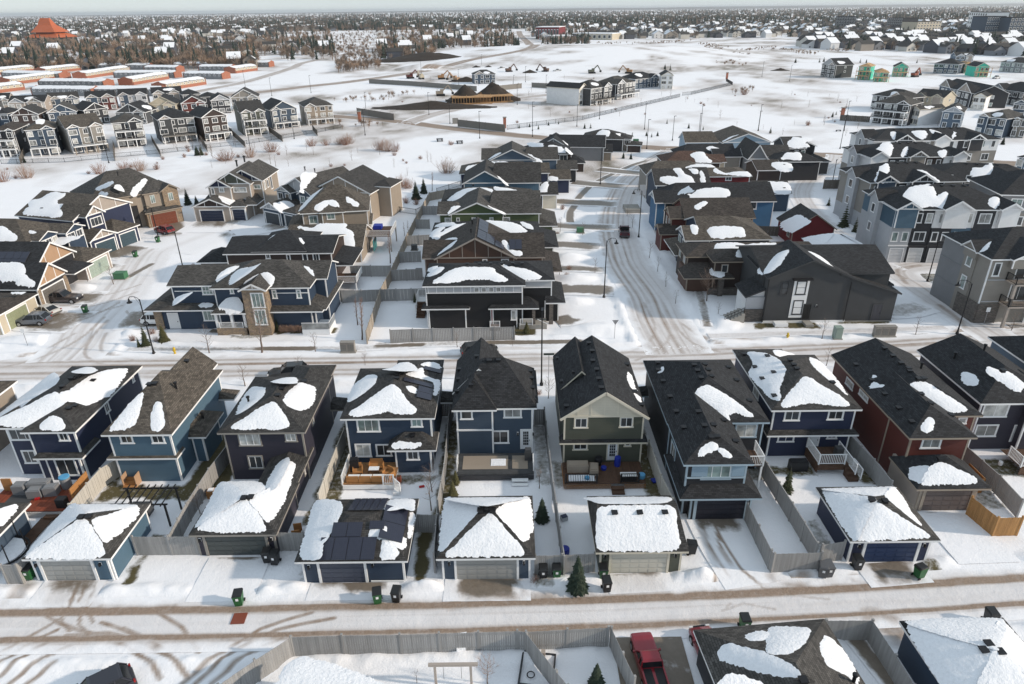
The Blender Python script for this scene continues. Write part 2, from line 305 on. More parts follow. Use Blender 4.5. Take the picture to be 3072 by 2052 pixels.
# ------------------------------------------------------------------ the place: plan data in metres (x across, y away from the camera, z up)
DATA = {}
def RV(x0,x1,y0,y1,z1,zr,ax,h0,h1,**k): return dict(k,k='roof',r=(x0,x1,y0,y1),z1=z1,zr=zr,ax=ax,h=(h0,h1))   # walled volume with ridged roof
def RB(x0,x1,y0,y1,z1,**k): return dict(k,k='box',r=(x0,x1,y0,y1),z1=z1)                                        # plain walled volume
def RK(x0,x1,y0,y1,z1,zr,**k): return {'k':'skirt',**k,'r':(x0,x1,y0,y1),'z1':z1,'zr':zr}                          # lean-to roof
DATA['houses'] = [
dict(n='house',l='navy blue house with big snow patches, leftmost whole house by the alley',c='house',v=[RV(-43.33,-36.43,48.58,59.59,5.02,6.36,'y',3.45,3.45),RV(-40.96,-36.35,47.86,53.52,5.02,5.94,'y',2.31,2.31),RK(-40.5,-36.3,47.6,50.4,2.57,3.3,e=(1.2,1.2),nw=1,rf='char'),RB(-40.1,-36.6,47.7,51,2.5,c='navy',oh=.3)],snow=[(0,'r',[(-37.23,58.27),(-38.53,56.92),(-39.08,55.24),(-39.2,53.78),(-39.29,52.79),(-39.62,52.19),(-39.26,51.39),(-38.75,51.09),(-38.04,51.28),(-37.18,51.44),(-36.83,52.41),(-36.57,53.88),(-36.79,55.93)]),(0,'f',[(-40.15,52.03),(-39.03,51.17),(-38.64,50.49),(-39.85,49.69),(-40.86,48.69),(-42.95,48.86),(-44.08,49.09),(-42.99,49.88),(-41.69,50.83)]),(0,'l',[(-45.82,59.97),(-43.18,57.09),(-42.19,55.1),(-43.05,53.66),(-44.59,52.62),(-45.35,51.61),(-46.02,51.3),(-46.19,53.92),(-45.93,56.6)]),(1,'f',[(-39.06,49.29),(-38.21,49.09),(-37.51,48.45),(-37.5,48.1),(-39.12,48.12),(-39.47,48.54)]),(0,'b',[(-40.38,55.32),(-41.24,58.13),(-40.79,58.53),(-38.59,55.99),(-37.9,53.94),(-39.17,54.23)])],win=[[0,'f',-42.73,-40.87,3.6,4.63,3],[1,'f',-38.05,-37.34,3.98,4.65,2],[0,'f',-42.27,-41.29,1.2,2.43,2],[1,'r',52.85,53.32,3.76,4.83,2],[0,'r',57.96,58.17,4.07,4.68,1],[3,'f',-39,-37.4,.55,2.15,2,0]],vent=[(0,'r',-40.03,54.46),(0,'r',-40,52.98),(0,'r',-38.53,55),(0,'r',-37.94,50.97),(1,'r',-38.08,50.37)],box=[('utility_meter',-35.9,-35.73,50.9,51.31,1.02,1.61,'ltgrey')],d=48,wall='navy',roof='char',g='houses backing onto the alley'),
dict(n='house',l='teal house with brown hipped roof and steps to a white back door',c='house',v=[RV(-33.96,-28.1,47.34,58.56,5.02,7.79,'y',5.4,5.4),RV(-33.24,-29.13,53.52,59.9,5.02,6.87,'y',0,0,oh=.3),RK(-34.2,-28.25,47.45,49,2.57,3.1,e=(.9,.9),nw=1),RB(-34,-28.3,47.5,54,2.5,c='teal',oh=.3),RK(-28.6,-26.9,50.2,54.4,2.8,3.6,s='r',e=(1,1),oh=.3,nw=1),RB(-28.6,-27.1,50.3,54.2,2.75,c='teal',oh=.25),RK(-28.99,-26.96,57.06,58.79,2.55,3.16,s='r',e=(.6,.6),nw=1)],snow=[(0,'f',[(-31.8,50.93),(-31.61,50.02),(-31.44,48.85),(-31.52,48.22),(-32.02,47.91),(-33.26,47.76),(-33.03,48.62),(-32.59,49.77)]),(0,'f',[(-30.28,50.04),(-29.85,49.87),(-29.08,48.32),(-29.09,47.81),(-29.48,47.67),(-29.88,47.95),(-30.31,49.1)])],win=[[0,'f',-32.57,-31.72,4.02,4.77,2],[0,'f',-29.99,-29.11,3.99,4.74,2],[3,'f',-30.23,-29.1,1.73,2.38,2]],door=[(3,'f',-32.9,-32,.5,2.3,(.75,.75,.76),0)],vent=[(0,'f',-31.43,51.7),(0,'f',-30.96,51.76),(1,'r',-30.81,57.37)],flue=[(0,'r',-29.61,52.42),(4,'r',-27.94,52.5)],box=[('stair_side',-33.11,-33.06,46.87,47.68,0,1.1,'peach'),('stair_side',-32,-31.95,46.87,47.68,0,1.1,'peach'),('step',-33.06,-32,46.67,47.01,.02,.17,'cedar'),('step',-33.06,-32,47.01,47.36,.02,.34,'cedar'),('step',-33.06,-32,47.36,47.7,.02,.51,'cedar')],d=48,wall='teal',roof='brown',g='houses backing onto the alley'),
dict(n='house',l='dark plum-grey house joined to its snow-covered garage',c='house',v=[RV(-24.44,-17.14,47.45,57.02,5.02,6.4,'y',3.65,3.65),RV(-21.2,-17.24,53.52,59.28,5.02,5.77,'y',1.98,1.98),RV(-23.57,-17.2,38.39,44.41,2.21,3.29,'x',3.01,3.01,oh=.3),RV(-20.54,-17.3,39.96,49.37,2.23,2.81,'y',1.5,1.5,oh=.3),RK(-17.13,-15.51,54.93,56.96,2.55,3.06,s='r',e=(.5,.5),nw=1)],snow=[(0,'f',[(-20.57,50.37),(-19.77,49.68),(-19.04,48.72),(-18.68,48),(-19.68,47.77),(-20.82,47.88),(-22.27,47.8),(-23.33,47.96),(-22.44,48.84),(-21.54,49.71)]),(0,'l',[(-23.94,54.59),(-22.24,53.25),(-21.86,51.74),(-22.34,50.55),(-22.95,49.96),(-23.52,49.84),(-24.05,52.15)]),(0,'r',[(-19.25,54.24),(-18.56,54.27),(-18.06,54.18),(-17.72,52.67),(-17.66,51.18),(-18.32,50.18),(-19.06,50.22),(-19.73,50.92),(-19.72,52.2)]),(0,'b',[(-21.71,53.87),(-21.25,56.18),(-20.26,55.93),(-19.16,52.87),(-20.29,52.71)]),(2,'f',[(-20.17,41.03),(-19.46,40.48),(-18.74,39.66),(-18.12,38.74),(-18.96,38.66),(-21.13,38.66),(-22.94,38.91),(-22.14,39.81),(-21.06,40.62)]),(2,'l',[(-23.59,44.38),(-22.16,43.5),(-20.52,41.46),(-21.05,40.66),(-22.54,39.66),(-23.28,39.17),(-23.4,41.38)]),(2,'r',[(-19.77,41.49),(-18.67,43.23),(-18.09,43.11),(-17.74,41.47),(-18.08,39.4),(-18.97,40.28),(-19.67,40.83)]),(3,'l',[(-18.76,46.79),(-18.38,45.78),(-18.49,42.75),(-19.3,42.95),(-19.52,43.99),(-19.38,46.29)]),(3,'r',[(-18.56,46.43),(-18.15,46.42),(-18.01,45.67),(-17.76,43.1),(-17.7,41.51),(-18.54,42.75)]),(2,'b',[(-23.5,44.58),(-19.78,44.57),(-19.45,42.48),(-19.94,41.68),(-20.58,41.86)])],win=[[0,'f',-22.84,-21.13,3.54,4.75,3],[0,'f',-18.91,-18.14,3.92,4.73,2],[0,'f',-22.42,-21.32,1.18,2.42,2],[0,'r',50.52,50.88,3.72,4.56,1],[3,'r',46.94,47.11,1.02,1.76,1]],gd=[(2,'f',-22.56,-18.21,.04,1.83,(.06,.07,.07),dict(tw=.2))],lamp=[(2,'f',-22.98,1.53),(2,'f',-17.75,1.53)],vent=[(2,'f',-20.33,41.21),(2,'r',-19.88,41.35),(0,'r',-20.35,52.46),(0,'r',-20.38,51.28),(0,'r',-19.04,54.65)],flue=[(0,'l',-23.02,51.36)],d=48,wall='purple',roof='char',trim='greige',wtrim='greige',g='houses backing onto the alley'),
dict(n='house',l='dark blue house with a cedar deck and roof solar panels between snow patches',c='house',v=[RV(-14.72,-6.64,49.4,58.46,5.02,6.3,'y',4.04,4.04),RV(-11.32,-6.74,53.52,60.11,5.02,5.72,'y',2.29,2.29),RV(-10.75,-6.55,48.2,51,2.57,3.5,'x',1.4,1.4,nw=1),RB(-10.4,-6.8,48.3,52,2.5,c='navy2',oh=.25),RK(-6.89,-5.57,56.05,57.98,2.55,2.96,s='r',e=(.5,.5),nw=1)],snow=[(0,'f',[(-10.76,53.05),(-10.2,52.69),(-9.6,51.81),(-9,50.96),(-8.45,50.43),(-8.44,49.92),(-9.87,49.94),(-10.72,50.15),(-12,49.91),(-13.27,49.68),(-13.92,50.04),(-12.98,50.91),(-11.83,52.17)]),(0,'l',[(-13.67,56.34),(-12.61,55.62),(-12.61,54.09),(-13.21,53.05),(-14.42,52.06),(-14.68,53.03),(-14.62,55.07)]),(1,'b',[(-11.87,55.57),(-11.19,56.41),(-10.9,58.44),(-10.14,58.88),(-9.13,56.74),(-8.83,54.98),(-9.93,54.75)]),(1,'r',[(-8.64,58.06),(-7.99,58.81),(-7.27,58.92),(-6.92,58.03),(-7.27,57.93),(-8.52,57.83)]),(0,'r',[(-9.72,55.36),(-8.98,56.42),(-8.54,57.24),(-8.32,56.04),(-7.24,55.72),(-6.85,55.75),(-6.78,54),(-7.02,53.02),(-7.23,55.18),(-8.67,55.3)]),(0,'r',[(-9.4,53.22),(-8.96,53.45),(-8.64,53.19),(-8.64,52.52),(-9.11,52.61)]),(2,'f',[(-10.21,48.66),(-9.56,48.76),(-8.58,48.68),(-7.88,48.64),(-8.56,48.43),(-9.86,48.39),(-10.28,48.52)])],win=[[0,'f',-13.36,-11.52,3.54,4.7,3],[0,'f',-8.64,-7.89,3.95,4.67,2],[0,'f',-13.73,-12.57,.95,2.1,2],[0,'f',-11.94,-10.75,.96,2.08,2],[3,'f',-9.08,-8.18,1.39,2.17,2]],vent=[(0,'r',-10.5,54.8),(0,'r',-10.45,54.14),(2,'f',-8.62,49.29)],solar=[(0,'r',-9.87,-7.3,53.93,54.6,1,1),(0,'r',-8.5,-7.19,51.77,53.79,1,2),(1,'r',-8.43,-6.8,57.01,57.71,1,1)],d=49,wall='navy2',roof='char',g='houses backing onto the alley'),
dict(n='house',l='slate blue house with black steep roof and grey deck, centre of the alley row',c='house',v=[RV(-5.25,2.11,50.84,58.15,5.02,8.1,'x',2.75,2.85),RV(-5.3,-1.39,50.59,55.58,5.02,7.18,'y',1.9,1.9,c='slate'),RV(-5.45,-.51,53.52,59.9,5.02,7.54,'y',0,0),RV(1.44,2.26,51.67,57.64,5.02,5.36,'y',.41,.41,nw=1)],snow=[(0,'f',[(-3.33,52.81),(-2.95,52.46),(-2.49,51.77),(-2.38,51.63),(-2.69,51.88),(-3.08,52.34)])],win=[[1,'f',-4.49,-3.61,3.91,4.74,1],[0,'f',-.71,.69,3.91,4.77,2],[0,'f',-3.96,-2.57,1.2,2.41,2],[0,'f',-1.86,-.46,1.2,2.41,2]],door=[(0,'f',.74,1.54,.51,2.51,(.72,.73,.75),1)],lamp=[(0,'f',-4.48,2.17),(0,'f',-1.8,2.17),(0,'f',.43,2.17),(0,'f',1.8,2.17)],vent=[(0,'f',-2.07,54.24),(0,'f',-1.22,54.26),(2,'l',-5,57.09),(2,'l',-4.96,55.09),(2,'l',-4.95,52.89),(2,'l',-3.25,56.28),(1,'f',-3.58,52.04),(0,'r',1.66,56.52),(0,'r',1.72,55.28),(0,'r',1.77,53.63)],box=[('trim_board',-4.99,-1.7,50.84,50.97,2.68,2.82,'white')],d=49,wall='slate',roof='black',g='houses backing onto the alley'),
dict(n='house',l='olive green house with cream battened gable and cedar lattice deck',c='house',v=[RV(4.01,11.53,48.99,60,5.02,7.59,'y',0,0,gab=[('f','cream',5)]),RV(4.07,8.34,53.52,60.62,5.02,7.18,'y',0,0,oh=.3),RK(4,11.6,49,50,2.57,2.95,e=(.4,.4),nw=1),RK(11.15,12.16,57.37,58.79,2.55,2.96,s='r',e=(.4,.4),nw=1)],snow=[(0,'r',[(10.9,56.28),(11.09,55.71),(11.01,54.2),(11.09,53.09),(10.71,53.04),(10.55,54.22)]),(0,'r',[(10.86,52.29),(11.17,52.14),(11.18,51.25),(10.89,51.3)])],win=[[0,'f',5.32,6.3,3.92,4.86,2,0],[0,'f',9.18,10.19,3.98,4.86,2,0],[0,'f',5.29,6.39,1.71,2.47,2,0],[0,'f',9.74,10.13,1.99,2.41,1,0]],door=[(0,'f',8.23,9.06,.51,2.51,(.72,.75,.78),1)],vent=[(0,'l',7.38,58.65),(0,'l',7.5,56.83),(0,'l',7.36,55.04),(0,'l',7.49,53.19),(0,'l',7.49,51.5),(0,'l',7.51,49.93),(0,'l',4.51,59.39),(0,'l',4.6,54.68),(0,'l',4.64,50.28),(0,'r',10.98,57.88),(0,'r',10.83,52.52),(0,'r',11.1,50.59)],flue=[(0,'l',5.51,54.33)],d=49,wall='olive',roof='black',trim='cream',g='houses backing onto the alley'),
dict(n='house',l='long black-roofed dark grey house with attached garage and pale blue window panels',c='house',v=[RV(12.87,21.46,48.17,59.49,5.02,7.07,'y',4.3,4.3),RV(12.92,18.27,42.4,53.52,5.02,6.35,'y',2.6,1),RV(12.7,19,41.6,47.5,2.4,3.7,'x',2.6,2.6,nw=1),RB(13.4,18.75,41.75,47,2.35,c='charcoal',oh=.3),RK(11.36,13.08,56.69,58.31,2.63,3.04,s='l',e=(.4,.4),nw=1)],snow=[(0,'f',[(16.91,51.56),(17.31,51.32),(18.42,50.53),(20.05,48.88),(19.76,48.76),(18.72,49.1),(18.1,48.84),(17.94,48.45),(16.96,49.66),(15.77,50.7),(16.12,51.19)]),(1,'f',[(15.31,44),(15.64,43.94),(15.75,43.65),(15.12,43.38),(14.2,43.05),(14.53,43.55)]),(1,'f',[(15.79,43.54),(16.23,43.48),(16.66,42.96),(16.24,43.03)]),(0,'l',[(14.14,56.89),(14.17,56.5),(13.98,56.09),(13.63,56.24),(13.87,56.35)])],win=[[1,'f',14.57,16.66,3.45,4.61,3,3],[0,'f',18.83,20.53,3.34,4.59,2],[1,'l',46.11,47.55,2.21,3.74,2]],gd=[(3,'f',14.2,17.95,.05,2,(.02,.02,.03),dict(tw=.22))],vent=[(0,'r',17.52,54.88),(0,'r',17.57,53.9),(0,'r',17.52,52.64),(0,'r',20.39,56.8),(0,'r',20.43,54.37),(0,'r',20.49,50.78),(0,'l',13.97,57.89),(0,'l',13.78,56.57),(0,'l',13.79,54.44),(0,'l',13.82,51.64),(0,'l',16.61,54.97),(0,'l',16.63,53.86),(0,'l',16.62,52.55),(1,'l',13.82,49.19),(1,'l',13.87,46.69),(1,'l',15.29,47.9),(1,'l',15.26,45.87),(1,'r',15.99,45.99),(1,'r',17.42,47.77),(1,'r',17.47,44.78),(1,'f',15.43,44.44),(1,'f',15.88,44.48)],box=[('panel',13.69,14.92,42.69,42.75,3.65,4.76,'side:ltblue'),('panel',16.78,17.75,42.69,42.75,3.65,4.76,'side:ltblue'),('trim_board',13.33,17.86,42.65,42.74,3.48,3.6,'paleblue')],d=46,wall='charcoal',roof='black',trim='paleblue',g='houses backing onto the alley'),
dict(n='house',l='navy blue house with three roof snow patches and white-railed raised deck',c='house',v=[RV(22.23,30.05,50.02,60.31,5.02,6.35,'y',3.91,3.91),RV(22.28,27.27,54.55,61.65,5.02,5.84,'y',2.5,2.5),RK(22.15,30.15,49.8,51.3,2.57,3.1,e=(.9,.9),nw=1),RB(22.3,29.9,50.1,55,2.5,c='navy',oh=.3)],snow=[(0,'f',[(26.21,53.53),(26.82,53.35),(27.25,52.67),(28.54,51.5),(29.02,50.53),(28.64,50.38),(27.06,50.64),(25.71,50.82),(23.91,50.44),(23.27,50.53),(23.95,51.4),(25.28,52.7)]),(0,'l',[(23.36,60.21),(24.65,58.99),(25.2,57.37),(25.19,55.59),(24.47,54.06),(23.76,52.88),(23.23,51.13),(22.78,51.65),(22.58,53.34),(22.32,56.29),(23.26,58.06)]),(0,'r',[(29.06,58.95),(29.79,59.03),(30.02,57.63),(30.03,55.01),(29.61,52.29),(29.3,53.76),(28.72,55.37),(28.51,57.31)]),(1,'r',[(25.91,60.35),(26.96,61.08),(28.38,61.07),(25.97,59.26)])],win=[[0,'f',23.65,24.83,3.81,4.66,2],[0,'f',27.39,28.64,3.83,4.64,2],[3,'f',23.46,24.74,1.57,2.14,2],[3,'f',27.81,28.47,1.84,2.16,2],[0,'r',51.67,52.9,2.72,3.91,2],[0,'l',54.03,55.37,3.65,4.59,2]],door=[(3,'f',26.2,27,1,2.45,(.6,.62,.64),0)],vent=[(0,'l',22.95,60.01),(0,'l',24.61,58.45),(0,'l',23.07,57.22),(0,'l',24.19,55.43),(0,'l',23.03,54.98),(0,'l',23.04,51.88),(0,'l',26.04,56.65),(0,'l',26.06,55.74),(0,'l',26.05,54.97),(0,'r',29.07,54.03)],d=49,wall='navy',roof='char',g='houses backing onto the alley'),
dict(n='house',l='dark red house with black roof and attached brown-doored garage',c='house',v=[RV(31.7,39.68,48.84,60.31,5.02,6.82,'y',3.87,0),RV(31.75,37.21,45.59,54.55,5.02,6.46,'y',2.65,.5),RV(31.3,37.1,42.45,46.8,2.4,4.1,'x',2.6,2.9,nw=1),RB(31.6,36.6,42.55,47.5,2.35,c='taupe',oh=.25)],snow=[(0,'f',[(35.29,51.96),(36.18,51.88),(36.98,51.11),(38.06,49.98),(38.53,49.37),(37.72,49.25),(36.64,49.33),(35.92,50.25),(34.76,51.52)]),(1,'f',[(33.78,47.05),(34.13,47.1),(34.1,46.78),(33.62,46.15),(33.07,46.1),(33.02,46.37)]),(0,'l',[(33.13,54.78),(33.14,54.28),(32.98,53.68),(33.45,53.05),(33.21,52.41),(32.79,52.53),(32.23,53.21),(32.42,53.77),(32.7,53.91)]),(2,'f',[(33.27,43.95),(34.1,43.94),(34.91,43.6),(36.07,43.02),(35.85,42.85),(34.61,42.82),(33.06,42.8),(31.84,42.81),(32.34,43.38)]),(2,'l',[(31.95,44.64),(32.71,44.04),(32.34,43.44),(31.79,42.92),(31.51,43.67),(31.63,44.24)])],win=[[1,'f',33.14,34.53,3.85,4.64,2,1],[0,'l',55.79,57.08,3.6,4.17,1],[0,'l',52.96,54.47,3.92,4.36,2],[0,'f',37.97,38.57,4.04,4.57,1]],gd=[(3,'f',32.3,35.9,.05,2,(.13,.1,.09),dict(tw=.24))],vent=[(0,'l',32.66,57.21),(0,'l',35.51,58.04),(0,'l',35.5,56.48),(0,'l',35.51,55.03),(0,'l',35.61,53.92),(0,'l',35.5,53.52),(0,'l',32.7,54.15),(0,'l',32.66,51.7),(1,'l',32.65,49.29),(1,'l',32.63,47.19),(0,'f',35.64,52.3),(0,'f',36.12,52.33),(1,'r',34.79,50.22),(1,'r',34.8,48.71),(1,'r',36.45,48.22),(2,'f',33.73,44.3),(2,'f',34.04,44.3)],flue=[(0,'r',37.93,55.73)],d=48,wall='red',roof='black',trim='tan',wtrim='white',g='houses backing onto the alley'),
dict(n='house',l='dark grey-purple house with white railed deck, right of the red house',c='house',v=[RV(40.65,48.37,50.74,61.13,5.02,6.82,'y',3.5,0),RV(44.46,48.58,50.02,55.58,5.02,5.98,'y',2,.5)],snow=[(0,'l',[(41.78,55.37),(42.12,54.64),(41.95,53.67),(41.57,53.18),(41.13,53.69),(41.29,54.66)]),(0,'f',[(42.97,54.11),(43.5,53.81),(44.55,53.51),(45.23,52.52),(45.06,52.17),(44.23,51.83),(43.47,52.68),(42.53,53.61)])],win=[[0,'f',41.35,43.41,3.48,4.67,2,2],[0,'f',41.26,43.1,1.45,2.51,2,1]],door=[(0,'f',44.67,45.59,.77,2.46,(.4,.41,.43),0)],vent=[(0,'r',41.57,50.78)],flue=[(0,'l',42.25,57.78),(0,'l',44.52,57.36)],d=50,wall='purple',roof='black',g='houses backing onto the alley'),
dict(n='house',l='teal house at the right edge past the grey house',c='house',v=[RV(49.61,57.64,55.06,64.02,5.02,7.07,'y',4.01,4.01)],d=56,wall='bluegrey',roof='black',g='houses backing onto the alley'),
dict(n='house',l='tan house cut off at the left edge above the alley',c='house',v=[RV(-55.58,-46.93,48.37,56.81,5.02,6.7,'x',4.22,4.22)],d=52,wall='tan',roof='brown',g='houses backing onto the alley'),
dict(n='garage',l='teal sided garage with three snowy roof faces, leftmost whole garage',c='garage',v=[RV(-34.16,-27.96,36.08,41.94,2.29,3.55,'x',2.93,2.93,oh=.3)],snow=[(0,'f',[(-31.1,38.75),(-30.3,38.23),(-29.53,37.51),(-28.88,36.81),(-28.53,36.28),(-29.6,36.14),(-31.62,36.14),(-33.78,36.23),(-33.49,36.67),(-32.63,37.45),(-31.87,38.25)]),(0,'l',[(-34.04,41.74),(-32.62,40.72),(-31.18,39.15),(-31.72,38.96),(-32.57,38.09),(-33.58,36.82),(-33.95,36.35),(-34.2,37.85)]),(0,'b',[(-33.9,41.72),(-28.85,41.47),(-29.02,40.85),(-30.97,39.83),(-31.51,39.69)]),(0,'r',[(-30.34,38.73),(-29.69,39.76),(-28.55,41.23),(-28.26,40.22),(-28.42,38.88),(-28.83,37.33),(-29.23,37.59)])],gd=[(0,'f',-33.16,-29.67,.04,1.85,(.34,.34,.33),dict(tw=.2))],lamp=[(0,'f',-33.51,1.54),(0,'f',-29.02,1.54)],vent=[(0,'f',-31.22,38.91),(0,'r',-30.74,38.98)],box=[('downspout',-28.43,-28.32,36.19,36.29,.09,2.11,'white')],d=38,wall='teal',roof='grey',g='garages along the alley'),
dict(n='garage',l='blue garage whose roof carries black solar panels among the snow',c='garage',v=[RV(-15.09,-7.32,35.53,42.14,2.29,3.45,'x',3.31,3.31)],snow=[(0,'l',[(-15.22,41.97),(-13.18,41.01),(-12.69,39.6),(-13.1,37.02),(-13.35,36.54),(-13.14,35.13),(-14.7,35.87),(-15.03,38.55)]),(0,'b',[(-9.42,41.89),(-7.75,41.84),(-7.43,39.74),(-8.16,40.2),(-9.08,39.79),(-9.61,40.24)]),(0,'r',[(-7.67,40.22),(-7.46,40.22),(-7.42,39.04),(-7.51,37.71),(-7.61,38.96)]),(0,'r',[(-9.09,37.26),(-8.54,37.54),(-7.73,37.47),(-7.75,36.52),(-8.21,36.64)]),(0,'f',[(-9.13,37.11),(-8.27,36.37),(-8.03,36.01),(-8.39,35.71),(-9.1,35.77),(-9.15,36.49)]),(0,'f',[(-10.08,38.09),(-9.18,37.91),(-9.07,37.43),(-9.29,37.17),(-10.15,37.12),(-10.13,37.66)])],gd=[(0,'f',-13.52,-10.45,.04,1.85,(.06,.07,.1),dict(tw=.18))],lamp=[(0,'f',-14.28,1.54),(0,'f',-9.84,1.67)],box=[('trim_board',-10.08,-7.76,35.78,35.84,.09,.21,'white')],solar=[(0,'b',-12.21,-9.6,39.59,41.96,5,1),(0,'f',-13.55,-9.6,35.55,37.2,4,1),(0,'f',-12.9,-10.75,37.2,38.3,2,1),(0,'r',-9.55,-7.9,36.9,40.4,1,2),(0,'f',-10.3,-9.2,37.75,38.4,1,1)],d=38,wall='navy2',roof='char',g='garages along the alley'),
dict(n='garage',l='slate garage with a pale grey door and four snowy roof triangles at the centre',c='garage',v=[RV(-5.4,1.46,35.68,42.34,2.29,4.26,'x',3.33,3.33)],snow=[(0,'f',[(-1.68,38.28),(-1.31,38),(-.49,37.19),(.41,36.3),(.6,35.91),(-.4,35.88),(-1.9,35.85),(-3.41,35.87),(-4.66,35.88),(-4.13,36.35),(-3.15,37.21),(-2.24,38.01)]),(0,'l',[(-5.2,41.9),(-4.22,40.99),(-2.81,39.42),(-2.56,38.6),(-3.37,37.78),(-4.26,36.9),(-4.93,36.2),(-5.18,36.65),(-5.24,39.09)]),(0,'r',[(-1.22,38.69),(.04,40.63),(1.11,41.85),(1.25,40.89),(1.29,38.82),(.94,37.38),(.62,36.81),(-.19,37.54)]),(0,'b',[(-5.15,41.54),(1.04,41.46),(.04,40.14),(-1.71,38.22),(-2.01,38.23),(-2.98,38.85)])],gd=[(0,'f',-4.04,.15,.04,1.89,(.33,.33,.32),dict(tw=.16))],lamp=[(0,'f',-4.54,1.58),(0,'f',.66,1.58)],vent=[(0,'f',-1.94,38.72),(0,'l',-2.37,38.46),(0,'r',-1.52,38.51)],d=38,wall='slate',roof='char',g='garages along the alley'),
dict(n='garage',l='olive garage with cream door and one big rectangular roof snow slab',c='garage',v=[RV(5.65,12.11,36.13,42.19,2.29,4,'x',.35,.35)],snow=[(0,'f',[(6.31,38.9),(8.52,38.98),(11.03,38.95),(11.5,38.66),(11.49,37.64),(11.47,36.65),(10.9,36.25),(8.18,36.28),(6.16,36.3),(5.8,36.79),(6,38.34)]),(0,'b',[(5.71,41.65),(11.61,41.48),(11.17,39.57),(9.58,39.13),(6.46,39.3),(5.77,40.41)])],gd=[(0,'f',6.81,10.75,.04,1.89,(.52,.5,.44),dict(tw=.16))],lamp=[(0,'f',6.36,1.63),(0,'f',11.3,1.67)],vent=[(0,'f',7.2,38.55),(0,'f',9,38.55),(0,'f',10.8,38.55)],d=38,wall='olive',roof='char',trim='cream',g='garages along the alley'),
dict(n='garage',l='navy garage with dark blue door and snow-laden pyramid roof, right of centre',c='garage',v=[RV(23.67,30.03,36.94,43,2.29,3.55,'x',3.03,3.03)],snow=[(0,'l',[(24.05,42.5),(25,41.49),(26.46,40.2),(26.38,39.58),(24.91,37.96),(24.09,36.94),(23.88,37.56),(23.83,39.6)]),(0,'f',[(26.48,39.55),(27.11,39.27),(28.02,38.41),(29.31,37.32),(28.74,37.17),(26.24,37.1),(24.33,37.07),(25.16,38.03)]),(0,'b',[(24.02,42.44),(29.59,42.81),(28.76,41.89),(27.9,41.01),(26.85,40.7),(25.07,41.66)]),(0,'r',[(27.8,40.63),(29.46,42.52),(29.63,41.73),(29.18,39.49),(29.15,38.07),(28.29,39.39)])],gd=[(0,'f',25.08,28.76,.04,1.85,(.02,.04,.1),dict(tw=.2))],lamp=[(0,'f',24.58,1.58),(0,'f',29.22,1.58)],vent=[(0,'f',26.29,39.88),(0,'r',27.2,39.75)],d=38,wall='navy',roof='grey',g='garages along the alley'),
dict(n='garage',l='grey garage at the left edge with half snowed roof',c='garage',v=[RV(-43.6,-37.34,36.54,42.19,2.29,3.55,'x',2.83,2.83)],snow=[(0,'r',[(-38.54,40.73),(-37.96,41.54),(-37.74,40.81),(-37.75,39.36),(-38.32,39.7)])],d=38,wall='slate',roof='grey',g='garages along the alley'),
dict(n='garage',l='grey hip-roofed building with four snow patches, bottom right',c='garage',o=(15.2,27),r=5,v=[RV(-4.3,3.9,-6,2.6,2.6,4.3,'y',4.1,4.1)],snow=[(0,'b',[(.16,2.02),(1.07,2.05),(2.31,1.68),(1.63,.65),(.02,-.54),(-1.14,-.36),(-.72,.55)]),(0,'b',[(-1.57,1.39),(-.67,1.79),(-.07,1.56),(-.7,1.02),(-1.5,.98)]),(0,'l',[(-3.25,.85),(-2.71,.76),(-1.63,-.17),(-.68,-1.25),(-.33,-2.17),(-.99,-1.97),(-2.15,-1.07),(-3.53,.29)]),(0,'r',[(3.09,1.01),(3.5,.81),(3.8,.17),(3.62,-1.5),(3.25,-1.94),(2.9,-1.48),(2,-1.12),(2.28,.1)]),(0,'f',[(-4.62,-2.17),(-3.98,-1.92),(-3.32,-2.07),(-2.48,-2.39),(-2.58,-2.66),(-4.72,-2.49)])],vent=[(0,'l',-.29,-2.58)],flue=[(0,'r',3.12,-1.93)],d=30,wall='charcoal',roof='grey',g='buildings along the bottom edge'),
dict(n='garage',l='navy garage under a full snow roof with three dark vents, bottom right corner',c='garage',o=(26.5,26.5),r=1.5,v=[RV(-3.1,3.3,-3.3,3.3,2.6,3.9,'y',3.2,3.2,oh=.3)],snow=[(0,'b',[(-2.78,3.1),(2.98,3.1),(.42,.2),(-.09,.2)]),(0,'l',[(-2.84,2.84),(-.16,.13),(-.16,-.2),(-2.84,-2.97)]),(0,'r',[(2.98,2.84),(.42,.13),(.42,-.2),(2.98,-2.97)]),(0,'f',[(-2.72,-3.1),(2.92,-3.1),(.36,-.26),(-.09,-.26)])],vent=[(0,'l',-.35,.1),(0,'b',.15,.45),(0,'r',.4,-.1)],d=30,wall='navy2',roof='black',g='buildings along the bottom edge'),
dict(n='shed',l='low shed with a smooth snow-covered roof behind the grey fence',c='shed',o=(-10.3,25.3),r=-21,v=[RV(-2.9,2.6,-2.2,1.6,2.35,2.55,'x',0,0,oh=.15)],snow=[(0,'b',[(-2.84,1.56),(2.55,1.56),(2.55,-.3),(-2.84,-.3)]),(0,'f',[(-2.84,-2.16),(2.55,-2.16),(2.55,-.3),(-2.84,-.3)])],d=28,wall='greige',roof='char'),
